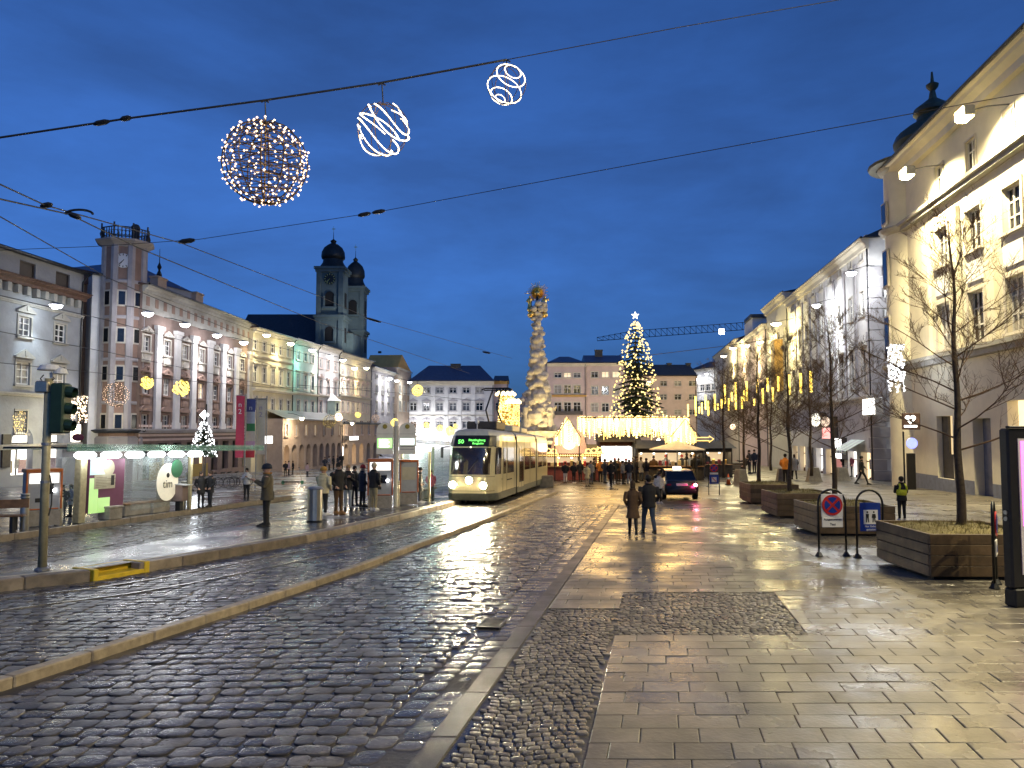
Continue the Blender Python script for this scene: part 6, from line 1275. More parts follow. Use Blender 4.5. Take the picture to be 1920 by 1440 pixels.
# tall display pillar at the right edge
q = gp(1893, 1140, .028) + Vector((.1, 0, 0)); ap = thing('display_pillar', 'tall black advertising pillar with a magenta screen at the right edge', 'billboard', q, .22)
MB().cbox(0, 1.45, 0, .22, 0, .28, .02).build('base', 'dark_steel', ap); fr = MB().cbox(-.02, 1.47, .02, .2, .28, 2.78, .03).build('case', 'black_plastic', ap); MB().box(.16, 1.3, .005, .019, .5, 2.62).build('screen', 'ad_deep', fr); MB().box(.2, 1.27, -.003, .004, 1.25, 2.58).build('screen_image', 'ad_magenta', fr); MB().cbox(-.03, 1.48, -.02, .05, 2.78, 2.82, .01).build('cap', 'dark_steel', ap)
for z in (1.36, 1.46): MB().lathe([(.01, 0), (.035, 0), (.035, .02)], 10).xf(Matrix.Translation((-.02, .1, z)) @ Matrix.Rotation(-pi / 2, 4, 'Y')).build('lock', 'alloy', fr)
# concrete barriers, cones, timber fence
bm = MB(); n = 4; bm.rings([[Vector((x * w_, y * w_ * .55, z)) for x, y in ((-1, -1), (1, -1), (1, 1), (-1, 1))] for w_, z in ((.5, 0), (.42, .12), (.34, .6), (.3, .85), (.27, .9))]); bme = bm.mesh('concrete_block', 'concrete', 30)
for i, (px, py, lab) in enumerate(((1469, 906, 'by the orange jacket'), (1526, 903, 'alone on the bright wet paving'), (1579, 902, 'beside the tall lit panel'), (1106, 899, 'before the round lit stall, left'), (1126, 900, 'before the round lit stall, right'), (1092, 899, 'leftmost before the stalls'), (1389, 908, 'near the traffic cones'))):
    q = gp(px, py, .014); o = place(bme, 'concrete_barrier', None, q, (0, 0, .1 * i)); o.scale = (1.15, 1.15, 1.15); tag(o, f'flared concrete barrier {lab}', 'barrier', 'concrete barriers')
q = gp(1024, 914, .02); o = place(MB().cbox(-.45, .45, -.3, .3, 0, .75, .04).mesh('concrete_block', 'concrete'), 'concrete_barrier', None, q); tag(o, 'squat concrete block behind the end of the tram', 'barrier', 'concrete barriers')
for i, (px, py) in enumerate(((1366, 909), (1422, 908))):
    q = gp(px, py, .014); o = thing('traffic_cone', ('orange traffic cone left of the leaning figure', 'orange traffic cone before the far planter')[i], 'cone', q); MB().lathe([(.16, .04), (.03, .75)], 12).build('cone', 'cone_orange', o, True); MB().cbox(-.2, .2, -.2, .2, 0, .04, .01).build('foot', 'rubber', o); MB().lathe([(.105, .33), (.08, .5)], 12).build('stripe', 'sign_white', o)
q = gp(1367, 892, .014); fb = thing('timber_fence', 'low timber plank fence left of the leaning figure', 'fence', q, .05)
for k in range(5): b = MB(); b.tone = random.random(); b.cbox(-1.25, 1.25, -.05, 0, .1 + k * .2, .285 + k * .2, .01).build('plank', 'planter_wood', fb)
for x in (-1.2, 0, 1.2): MB().cbox(x - .05, x + .05, 0, .08, 0, 1.15, .01).build('post', 'planter_wood', fb)
MB().cbox(-1.3, 1.3, -.12, .12, 1.1, 1.15, .01).build('top_board', 'planter_wood', fb)
# slim stele and blue sign at the corner building
q = gp(1697, 925, .014); o = thing('info_stele', 'slim dark post with a round blue lit sign at the corner building', 'sign', q); MB().tube([(0, 0, 0), (0, 0, 3.4)], .05, 8).build('post', 'dark_steel', o); MB().lathe([(.01, 0), (.3, 0), (.3, .06)], 18).xf(Matrix.Translation((.42, -.05, 2.75)) @ Matrix.Rotation(pi / 2, 4, 'X')).build('disc', 'blue_led', o); MB().cbox(.15, .6, -.08, .08, .2, 2.2, .02).build('panel', 'black_plastic', o)
# ================================================================ COLUMN, TREE, MARKET
rg = random.Random(21)
# ---- plague column
D = 76; p = at(1008, 800, D); co_ = thing('monument_column', 'tall cloud-wreathed stone column with a gold sunburst behind the market', 'monument', onG((p.x, D))); Zk = lambda py: at(1008, py, D).z - co_.location.z
zb, z1 = Zk(835), Zk(590); b = MB()
b.box(-2.1, 2.1, -2.1, 2.1, -1, Zk(826)).box(-1.7, 1.7, -1.7, 1.7, Zk(826), Zk(812)).box(-1.9, 1.9, -1.9, 1.9, Zk(812), Zk(808)); b.build('pedestal', 'column_marble', co_)
b = MB(); N = 26
for i in range(N):
    t = i / (N - 1); z = Zk(806) + (z1 - Zk(806)) * t; r = 1.15 * (1 - t) ** 1.6 + .62; tw = t * 17
    b.ball((0, 0, z), r * .62, 10, 6, 1, 1, .8)
    for k in range(3):
        a = tw + k * 2.1 + rg.uniform(-.4, .4); b.ball((cos(a) * r * .6, sin(a) * r * .6, z + rg.uniform(-.15, .15)), r * rg.uniform(.42, .62), 8, 5, 1, 1, rg.uniform(.6, .95))
sh_ = b.build('shaft', 'column_marble', co_, True); rm = sh_.modifiers.new('join', 'REMESH'); rm.mode = 'VOXEL'; rm.voxel_size = .07; rm.use_smooth_shade = True
def statue(parent, x, y, z, h, m, name='statue', ang=0):
    b = MB(); b.lathe([(h * .16, 0), (h * .17, h * .1), (h * .13, h * .45), (h * .15, h * .62), (h * .16, h * .76), (h * .06, h * .83), (h * .05, h * .86)], 10); b.ball((0, 0, h * .92), h * .075, 8, 6)
    b.tube([(h * .12, 0, h * .76), (h * .26, -h * .05, h * .66), (h * .2, -h * .14, h * .82)], [h * .055, h * .045, h * .035], 6).tube([(-h * .12, 0, h * .76), (-h * .22, -h * .05, h * .58), (-h * .1, -h * .14, h * .55)], [h * .055, h * .045, h * .035], 6)
    o = b.build(name, m, parent, True, (x, y, z), (0, 0, ang)); r_ = o.modifiers.new('join', 'REMESH'); r_.mode = 'VOXEL'; r_.voxel_size = h * .03; r_.use_smooth_shade = True; return o
for a in (-2.4, -.7, .8, 2.2): statue(co_, 1.45 * cos(a), 1.45 * sin(a), Zk(806), 2.9, 'column_marble', ang=a + pi / 2)
statue(co_, -1.4, -.6, Zk(782), 2.4, 'lilac_grey')
z = Zk(588)
for i in range(14):
    a = i * 2.4; MB().ball((.72 * cos(a), .6 * sin(a), z + .5 * (i % 3) - .1), .34, 8, 5).build('cloud', 'column_marble' if i % 4 else 'gold', co_, True)
for s in (-1, 1): statue(co_, s * .75, 0, Zk(582), 1.5, 'gold', 'gold_figure')
MB().lathe([(.35, Zk(588)), (.3, Zk(572)), (.12, Zk(560)), (.1, Zk(553))], 10).build('neck', 'dark_steel', co_)
MB().ball((0, 0, Zk(550)), .33, 12, 8).build('sun_globe', 'gold', co_, True); b = MB()
for i in range(36):
    a = i * pi / 18; L = rg.uniform(.85, 1.3); c = Vector((0, 0, Zk(550))); d = Vector((cos(a), 0, sin(a))); b.tube([c + d * .3, c + d * L], [.06, .02], 4)
b.build('sun_rays', 'gold', co_)
ug = thing('ground_lamp', 'small floodlight at the foot of the monument column', 'lamp', onG((p.x + 1.6, D - 6), .1)); MB().cbox(-.2, .2, -.15, .15, 0, .3, .03).build('housing', 'dark_steel', ug); MB().box(-.15, .15, -.1, .1, .301, .31).build('lens', 'lum_warm', ug); L = lamp('SPOT', 'light', ug, (0, 0, .4), 3200, (1, .78, .38), spot_size=R(70), spot_blend=.8, shadow_soft_size=.15); aim(L, (-.2, .62, 1))
# ---- big lit fir
def fir(name, label, px, D, py_top, py_base, wpx, bulbs, bm, br=.07, seed=1, star=True, dens=1):
    r_ = random.Random(seed); p = at(px, 700, D); o = thing(name, label, 'tree', onG((p.x, D))); Z = lambda py: at(px, py, D).z - o.location.z; z0, z1 = Z(py_base), Z(py_top); Rm = wpx / F * D / 2; H = z1 - z0
    MB().tube([(0, 0, 0), (0, 0, z1 - .2)], [Rm * .09, .02], 8).build('trunk', 'bark', o)
    b = MB(); lv = int(26 * dens)
    tips = []
    for k in range(lv):
        t = k / lv; z = z0 + H * t * .98; r = Rm * (1 - t) ** .55 * r_.uniform(.72, 1.1) + .05; nb = max(5, int(15 * (1 - t) + 5))
        for j in range(nb):
            a = 2 * pi * j / nb + k * 1.1 + r_.uniform(-.2, .2); rr = r * r_.uniform(.55, 1.18); d = Vector((cos(a), sin(a), 0)); s = Vector((-sin(a), cos(a), 0)); droop = rr * .28
            for q in range(5):                                                       # needle fans along the limb
                f0, f1 = q / 5, (q + 1.35) / 5; c0 = d * rr * f0 + Vector((0, 0, z - droop * f0 ** 1.5)); c1 = d * rr * min(f1, 1.05) + Vector((0, 0, z - droop * min(f1, 1) ** 1.5)); w_ = rr * .17 * (1.15 - f0) + .05
                for sg in (-1, 1):
                    e = c0.lerp(c1, .75) + s * sg * w_ * r_.uniform(.8, 1.4) + Vector((0, 0, r_.uniform(-.12, .02) * rr * .4)); b.add([c0, c1, e], [(0, 1, 2)])
                b.add([c0 + Vector((0, 0, .03)), c1, c0.lerp(c1, .6) + Vector((0, 0, -w_ * .7))], [(0, 1, 2)])
            tips.append((d * rr * r_.uniform(.55, 1.0), z, droop, rr))
    b.build('crown', 'needles', o)
    g = MB()
    for i in range(bulbs):
        t = r_.random() ** 1.1; a = r_.choice((r_.uniform(0, 2 * pi), 1.05 * int(r_.random() * 6) + t * 5)); k = r_.choice((1.02, .98, .85, .6)) if t < .95 else 1; rr = (Rm * (1 - t) ** .55 + .05) * k; z = z0 + H * t * .98 - rr * .22
        g.octa((rr * cos(a), rr * sin(a), z), br * r_.uniform(.75, 1.15))
    stuff(g.build('string_bulbs', bm, o))
    if star:
        P = []
        for i in range(10): a = pi / 2 + i * pi / 5; rr = .42 if i % 2 == 0 else .18; P.append((rr * cos(a), rr * sin(a)))
        MB().prismy([(x, z1 + .35 + y) for x, y in P], -.06, .06).build('star', 'moon_white', o)
    return o, (z0 + z1) / 2, Rm
ft, zm, Rm = fir('christmas_tree', 'tall fir strung with golden bulbs and topped by a white star', 1192, 79, 598, 806, 108, 560, 'bulb_gold', .092, 3)
for zf_ in (.3, .6): lamp('POINT', 'tree_glow', ft, (0, -1.5 - Rm * (1 - zf_), zm * (.6 + zf_)), 90, GOLD, shadow_soft_size=.8)
wt, zm, Rm = fir('christmas_tree', 'small fir blazing with bluish white bulbs on the left plaza', 385, 44, 788, 850, 46, 260, 'bulb_white', .042, 5, False, .6); lamp('POINT', 'tree_glow', wt, (0, -1.2, 2.0), 130, (.85, .92, 1), shadow_soft_size=.5)
MB().octa((0, 0, at(385, 778, 44).z - wt.location.z), .28).build('star', 'tube_white', wt); MB().tube([(.15, -.1, 0), (.15, -.1, 5)], .04, 6).build('stake', 'dark_steel', wt)
# ---- lit advent pillar behind the tram
p = at(952, 800, 58); pi_ = thing('light_pillar', 'square pillar clad in golden bulbs behind the tram', 'light pillar', onG((p.x, 58))); Zp = lambda py: at(952, py, 58).z - pi_.location.z
for (a, c, t, m) in ((934, 962, 742, 0), (953, 972, 757, 1)):
    x0, x1 = at(a, 780, 58).x - p.x, at(c, 780, 58).x - p.x; y0 = -.3 * m; MB().cbox(x0, x1, y0, y0 + x1 - x0, 0, Zp(t), .03).build('core', 'haller_ochre', pi_); g = MB()
    for i in range(260): g.octa((rg.uniform(x0, x1), y0 - .05 - rg.random() * .06, rg.uniform(Zp(812), Zp(t) - .1)), .055)
    for i in range(60): g.octa((x1 + .05, rg.uniform(y0, y0 + x1 - x0), rg.uniform(Zp(812), Zp(t) - .1)), .055)
    stuff(g.build('bulbs', 'curtain_gold' if m else 'bulb_gold', pi_)); g = MB()
    for i in range(9): g.ball((x0 - .1 + (x1 - x0 + .2) * i / 8, y0 - .08, Zp(t) + .1 + .12 * (i % 2)), .14, 8, 5)
    g.build('crown_bulbs', 'curtain_pale', pi_)
lamp('POINT', 'pillar_glow', pi_, (.2, -1.6, 4), 130, GOLD, shadow_soft_size=.8)
# ---- stalls
def stall(px0, px1, D, py_roof, label, wood, roof, lit, name='market_stall', depth=2.6, counter=True, roofm='stall_dark', litm='shop_warm', power=160):
    a = at(px0, 850, D); b_ = at(px1, 850, D); o = thing(name, label, 'market stall', onG(((a.x + b_.x) / 2, D))); W = (b_.x - a.x); Z = lambda py: at((px0 + px1) / 2, py, D).z - o.location.z; H = Z(py_roof)
    MB().box(-W / 2, W / 2, depth - .1, depth, 0, H).build('back_wall', wood, o)
    for s in (-1, 1): MB().box(s * W / 2 - .05, s * W / 2 + .05, 0, depth - .1, 0, H).build('side_wall', wood, o)
    n = max(4, int(W / .35))
    for k in range(n): MB().cbox(-W / 2 + .06 + (W - .12) * k / n, -W / 2 + .06 + (W - .12) * (k + 1) / n - .01, -.04, .02, .05, 1.05, .008).build('plank', wood, o)
    MB().cbox(-W / 2 - .05, W / 2 + .05, -.3, .25, 1.05, 1.12, .01).build('counter', 'bench_wood', o)
    MB().cbox(-W / 2, W / 2, -.06, .02, H - .45, H, .01).build('fascia', wood, o)
    rf = MB(); rf.add([(-W / 2 - .25, -.8, H - .1), (W / 2 + .25, -.8, H - .1), (W / 2 + .25, depth + .2, H), (-W / 2 - .25, depth + .2, H), (-W / 2, depth * .5, H + roof), (W / 2, depth * .5, H + roof)], [(0, 1, 5, 4), (2, 3, 4, 5), (1, 2, 5), (3, 0, 4), (3, 2, 1, 0)]); rf = rf.build('roof', roofm, o)
    MB().box(-W / 2 + .08, W / 2 - .08, depth - .115, depth - .105, 1.3, H - .15).build('lit_back', litm, o)
    for k in range(int(W / .5)):
        x = -W / 2 + .3 + k * .5; MB().cbox(x - .12, x + .12, .3, .5, 1.13, 1.3 + .25 * rg.random(), .02).build('goods', rg.choice(('c_red', 'c_cream', 'gold', 'c_beige', 'c_maroon')), o)
        if k % 2 == 0: bl = MB().ball((x, .3, H - .5), .09, 8, 5).build('pendant_lamp', 'moon_white', o)
    lamp('AREA', 'stall_light', o, (0, .4, H - .25), power, (1, .82, .52), shape='RECTANGLE', size=W * .8, size_y=.6); return o, W, H, Z
o, W, H, Z = stall(1016, 1122, 59, 846, 'red market stall with a round glowing sign and yellow scrollwork', 'stall_red', .5, 0, litm='stall_lit', power=50)
cz = Z(829); q = MB().lathe([(.01, .05), (.52, .04), (.56, 0)], 26).xf(Matrix.Translation((-.15, -.9, cz)) @ Matrix.Rotation(pi / 2, 4, 'X')).build('round_sign', 'rose_glow', o, 30); MB().prismy([(-1.6, cz - .85), (1.3, cz - .85), (.95, cz + .6), (.5, cz + 1.0), (-.8, cz + 1.0), (-1.25, cz + .6)], -.86, -.7).build('gable_board', 'c_pink', o)
for s in (-1, 1):
    b = MB(); 
    for k in range(3): b.tube([(s * (1.3 + k * .42) + .2 * cos(t), -.88, H + .02 + .16 * sin(t) + .05 * k) for t in [2 * pi * i / 12 for i in range(12)]], .045, 5, True)
    b.tube([(s * 1.0, -.88, H - .14), (s * 2.5, -.88, H - .14)], .05, 5); b.build('scroll_light', 'curtain_gold', o)
g = MB()
for i in range(26): g.ball((-W / 2 + W * i / 25, -.85, H - .3), .07, 6, 4)
for x in (-.95, .95, 2.1):
    for k in range(9): g.ball((x, -.12, 1.2 + k * .17), .065, 6, 4)
g.build('bulb_string', 'curtain_gold', o)
lamp('POINT', 'sign_glow', o, (-.15, -2.0, cz), 130, (1, .74, .4), shadow_soft_size=.7)
o, W, H, Z = stall(1126, 1196, 62, 826, 'brown market hut with a glaring white window', 'stall_wood', .9, 0, litm='shop_white', power=70)
o, W, H, Z = stall(1196, 1318, 60, 838, 'dark market hut behind the white parasol', 'stall_dark', .5, 0, roofm='roof_slate', litm='stall_lit', power=70)
b = MB(); x0, z0_ = W * .29, Z(823); P = [(x0, z0_ - .12), (x0 + 1.3, z0_ - .12), (x0 + 1.3, z0_ - .24), (x0 + 1.65, z0_), (x0 + 1.3, z0_ + .24), (x0 + 1.3, z0_ + .12), (x0, z0_ + .12)]; b.tube([(x, -1, z) for x, z in P], .04, 5, True); 
ar_ = tag(b.build('arrow_sign', 'curtain_gold', None, False, o.location), 'yellow neon outline arrow pointing right above the dark hut', 'sign')
o, W, H, Z = stall(1322, 1372, 66, 838, 'low market hut among the bare trees', 'stall_dark', .5, 0, litm='stall_lit', power=40)
# strings of light over the stalls
def curtain(px0, px1, D, top, bot, n, label, slope=0, m=('curtain_gold', 'curtain_pale'), tent=False):
    a = at(px0, 800, D); o = thing('light_curtain', label, 'light curtain', onG((a.x, D))); Z = lambda px, py: at(px, py, D).z - o.location.z; G_ = [MB(), MB()]; r2 = random.Random(int(px0))
    for i in range(n):
        t = r2.random(); px = px0 + (px1 - px0) * t; x = at(px, 800, D).x - a.x; f = 1 - abs(2 * t - 1) if tent else 1
        tp_ = top + (bot - top) * (.75 * (1 - f) if tent else 0) + r2.uniform(-3, 9); bt = min(bot + r2.uniform(-8, 5), tp_ + r2.uniform(14, 34)); y = r2.uniform(-1.4, 1.4)
        bt = bot + r2.uniform(-4, 4) if tent else bt; z1, z0 = Z(px, tp_), Z(px, bt); k = r2.choice((0, 0, 0, 1))
        if r2.random() < .45: G_[k].tube([(x, y, z0), (x, y, z1)], .035, 4)
        else:
            q = z1
            while q > z0: G_[k].octa((x + r2.uniform(-.03, .03), y, q), .055); q -= .17
    for g, mm in zip(G_, m):
        if g.v: stuff(g.build('light_strands', mm, o))
    x1 = at(px1, 800, D).x - a.x; fr = MB(); 
    for y in (-1.4, 1.4): fr.tube([(0, y, Z(px0, top + (bot - top) * (.75 if tent else 0))), ((x1) / 2, y, Z((px0 + px1) / 2, top)), (x1, y, Z(px1, top + (bot - top) * (.75 if tent else 0)))], .04, 5)
    for x in (0, x1): fr.tube([(x, 0, 0), (x, 0, Z(px0, bot))], .05, 5)
    fr.build('frame', 'dark_steel', o); return o
c1 = curtain(1040, 1086, 57.6, 784, 832, 150, 'small tent of golden light strings above the red stall', tent=True)
c2 = curtain(1084, 1192, 60.4, 783, 826, 300, 'blazing curtain of golden light strings over the brown hut'); c3 = curtain(1188, 1286, 58.4, 783, 829, 300, 'blazing curtain of golden light strings left of the arrow sign'); c4 = curtain(1250, 1304, 58.0, 786, 830, 130, 'slanting skirt of golden bulbs at the right end of the light curtain', tent=True)
for c, pw in ((c1, 500), (c2, 1300), (c3, 1300), (c4, 500)): lamp('POINT', 'curtain_glow', c, (2.2, -2.2, 5.6), pw * .5, (1, .58, .16), shadow_soft_size=1.2)
# parasol
q = at(1270, 880, 55); ps = thing('parasol', 'large white parasol over a standing table before the dark hut', 'parasol', onG((q.x, 55))); Z = lambda py: at(1270, py, 55).z - ps.location.z; R0 = 52 / F * 55; b = MB(); n = 8
ring = lambda r, z: [Vector((r * cos(2 * pi * k / n + .4), r * sin(2 * pi * k / n + .4), z)) for k in range(n)]
b.rings([ring(R0, Z(844)), ring(R0, Z(842)), ring(R0 * .5, Z(835)), ring(.06, Z(827))], False); b.build('canopy', 'tarp', ps); MB().tube([(0, 0, 0), (0, 0, Z(828))], .035, 8).build('pole', 'galv', ps)
for k in range(8): MB().tube([(0, 0, Z(836) - .1), ring(R0 * .96, Z(843) - .03)[k]], .015, 4).build('rib', 'galv', ps)
MB().cbox(-1.5, .9, -1.2, -.4, .95, 1.02, .015).build('table_top', 'bench_wood', ps)
for x in (-1.3, .7): MB().cbox(x - .05, x + .05, -.85, -.75, 0, .95, .01).build('table_leg', 'bench_wood', ps)
# ---- crane
D = 240; c0 = at(1120, 639, D); c1_ = at(1404, 617.5, D); cr = thing('tower_crane', 'slender lattice crane jib with a bright lamp in the sky behind the right houses', 'crane', onG((c1_.x, D))); b = MB(); o0 = cr.location; n = 26
A_ = [c0.lerp(c1_, i / n) - o0 for i in range(n + 1)]
for i in range(n):
    h = 1.2 + 1.2 * min(1, i / 6); t0, t1 = A_[i] + Vector((0, .8, h)), A_[i + 1] + Vector((0, .8, h)); b.tube([A_[i], A_[i + 1]], .1, 4, cap=False).tube([t0, t1], .09, 4, cap=False).tube([A_[i], t0], .08, 3, cap=False).tube([t0, A_[i + 1]], .08, 3, cap=False)
b.build('jib', 'dark_steel', cr); MB().box(-1, 1, -1, 1, 0, A_[-1].z + 2).build('mast', 'dark_steel', cr); lp_ = at(1353, 622, D - 2) - o0; MB().cbox(lp_.x - .8, lp_.x + .8, lp_.y - .4, lp_.y, lp_.z - .8, lp_.z + .8, .1).build('lamp', 'lum_white', cr)
# ================================================================ BARE TREES, TUBE LIGHTS
def bare_tree(seed, H=5.6, tr=.075, lean=0):
    r_ = random.Random(seed); tk = MB(); tw = MB(); pts = [Vector((lean * (z / H) ** 2 + .03 * sin(z * 3), .02 * cos(z * 2.3), z)) for z in [H * i / 14 for i in range(15)]]
    tk.tube(pts, [tr * (1 - .93 * i / 14) + .006 for i in range(15)], 7)
    def grow(p, d, L, r, lev):
        n = 4; P = [p.copy()]; dd = d.copy()
        for i in range(n): dd = (dd + Vector((r_.uniform(-.16, .16), r_.uniform(-.16, .16), r_.uniform(-.05, .12)))).normalized(); P.append(P[-1] + dd * L / n)
        tw.tube(P, [r * (1 - .75 * i / n) + .0011 for i in range(n + 1)], 4 if lev < 2 else 3, cap=False)
        if lev < 3:
            m = (7, 6, 5)[lev]
            for k in range(m):
                f = r_.uniform(.2, .98); i = min(int(f * n), n - 1); q = P[i].lerp(P[i + 1], f * n - i); s = Vector((r_.uniform(-1, 1), r_.uniform(-1, 1), r_.uniform(-.2, .7))).normalized(); grow(q, (dd * .75 + s * .8).normalized(), L * r_.uniform(.32, .55), max(r * .42, .0019), lev + 1)
    for i in range(26):
        t = .28 + .70 * (i / 25) ** .9; z = H * t; k = min(int(t * 14), 13); p = pts[k].lerp(pts[k + 1], t * 14 - k); a = i * 2.4 + r_.uniform(-.4, .4); el = .12 + t * .75; L = H * (.36 * (1 - t) ** .7 + .09) * r_.uniform(.75, 1.2)
        grow(p, Vector((cos(a) * cos(el), sin(a) * cos(el), sin(el))), L, tr * .27 * (1 - t * .7), 0)
    return tk.mesh('trunk', 'bark', True), tw.mesh('crown', 'twig', True)
def nth(i): return (['first', 'second', 'third', 'fourth', 'fifth', 'sixth', 'seventh', 'eighth', 'ninth', 'tenth', 'eleventh', 'twelfth', 'thirteenth', 'fourteenth', 'fifteenth', 'sixteenth', 'seventeenth', 'eighteenth', 'nineteenth', 'twentieth'] + ['twenty-' + q for q in ('first', 'second', 'third', 'fourth', 'fifth')])[i]
vars_ = [bare_tree(1, 5.7, .085), bare_tree(2, 5.6, .08, -.15), bare_tree(5, 5.6, .08, .1)]
def put_tree(px, py, D, topy, v, label, rz):
    p = at(px, py, D); base = onG((p.x, D), .7); zt = at(px, topy, D).z - base.z; o = thing('bare_tree', label, 'tree', base, rz, 'bare trees along the right pavement'); s = zt / 5.6; 
    for me, nm in zip(vars_[v], ('trunk', 'crown')): q = place(me, nm, o); q.scale = (s, s, s)
    return o
put_tree(1801, 960, 15.9, 452, 0, 'nearest bare tree standing in the grass of the nearest planter', 0); put_tree(1565, 940, 23, 600, 1, 'bare tree rising from the second planter behind the sign frames', .7); put_tree(1482, 920, 28.4, 640, 2, 'bare tree rising from the third planter', 2.1); put_tree(1424, 900, 36, 665, 0, 'bare tree rising from the farthest planter', 3.0); put_tree(1357, 860, 47, 690, 1, 'bare tree beside the market fence', 1.4); put_tree(1395, 855, 55, 700, 2, 'bare tree behind the leaning figure', 4.4); put_tree(1520, 850, 50, 690, 0, 'bare tree before the lit shop windows of the lilac house', 5.2); put_tree(1445, 850, 62, 705, 1, 'far bare tree between the tube lights', 2.6)
for ti, (px, y0, y1) in enumerate(((1290, 758, 782), (1304, 743, 780), (1311, 763, 775), (1316, 755, 776), (1323, 741, 768), (1328, 752, 780), (1340, 739, 770), (1346, 757, 768), (1353, 748, 766), (1359, 721, 757), (1366, 747, 770), (1372, 735, 752), (1379, 717, 768), (1391, 743, 766), (1395, 732, 752), (1400, 715, 752), (1414, 748, 760), (1420, 712, 737), (1430, 728, 757), (1439, 709, 734), (1449, 727, 753), (1459, 706, 733), (1480, 703, 740), (1501, 700, 737), (1520, 696, 735))):
    D = 60 - (px - 1290) / 230 * 22 + rg.uniform(-2, 2); a, b_ = at(px, y0, D), at(px, y1, D); o = thing('tube_light', f'{("long" if y1 - y0 > 34 else "short" if y1 - y0 < 20 else "slim")} golden tube light over the bare trees, {nth(ti)} from the left', 'light', a, 0, 'golden tube lights over the right pavement'); MB().tube([(0, 0, 0), (0, 0, b_.z - a.z)], .058, 6).build('tube', 'icicle', o); MB().tube([(0, 0, 0), (0, 0, .5)], .01, 3).build('hanger', 'wire_black', o)
wire('slack wire carrying the golden tube lights', ((1285, 752, 60), (1330, 735, 56), (1400, 706, 50), (1450, 700, 44), (1530, 688, 37)), .012)
# bulb panels at the house corners
def bulb_panel(px0, py0, px1, py1, D, n, m, label, r=.04, power=60, col=COOL):
    a = at(px0, py0, D); b_ = at(px1, py1, D); o = thing('bulb_curtain', label, 'light curtain', at((px0 + px1) / 2, py0, D)); g = MB(); W = abs(b_.x - a.x); H = a.z - b_.z; fr = MB().tube([(-W / 2, 0, 0), (W / 2, 0, 0)], .03, 5)
    cols = 7
    for k in range(cols):
        x = -W / 2 + W * k / (cols - 1); fr.tube([(x, 0, 0), (x, 0, -H)], .008, 3)
        for i in range(n // cols): g.octa((x + rg.uniform(-.06, .06), rg.uniform(-.08, .08), -H * rg.random() * (1 - .12 * (k % 3))), r * rg.uniform(.7, 1.3))
    fr.build('cables', 'wire_black', o); stuff(g.build('bulbs', m, o)); lamp('POINT', 'glow', o, (0, -.6, -H / 2), power, col, shadow_soft_size=.4)
bulb_panel(1664, 646, 1694, 736, 45.5, 330, 'bulb_white', 'white bulb curtain hanging in the alley beside the corner turret', .05, 90); bulb_panel(138, 742, 162, 792, 54, 150, 'bulb_warm', 'warm bulb curtain hanging between palace and clock tower', .05, 90, (1, .85, .5)); bulb_panel(28, 772, 48, 815, 45.5, 70, 'bulb_gold', 'golden bulbs in the small palace window', .03, 10, GOLD)
q = at(142, 812, 52); o = thing('wall_lantern', 'glaring cream lantern between the palace and the clock tower', 'lamp', q); MB().cbox(-.25, .25, -.2, .2, -.6, .6, .06).build('glass', 'moon_white', o); MB().tube([(0, 0, .6), (0, .8, .8)], .03, 5).build('arm', 'dark_steel', o); lamp('POINT', 'light', o, (.5, -.4, 0), 330, (1, .84, .45), shadow_soft_size=.3)
q = at(146, 820, 50); o = thing('oval_sign', 'dark red oval hanging sign below the cream lantern', 'sign', q); MB().lathe([(.01, .06), (.9, .06), (1, 0), (.9, -.06), (.01, -.06)], 20).xf(Matrix.Diagonal((.4, 1, .25, 1)) @ Matrix.Rotation(pi / 2, 4, 'X')).build('plate', 'c_maroon', o, 40); MB().tube([(0, 0, .25), (0, 0, .8)], .015, 4).build('rod', 'wire_black', o)
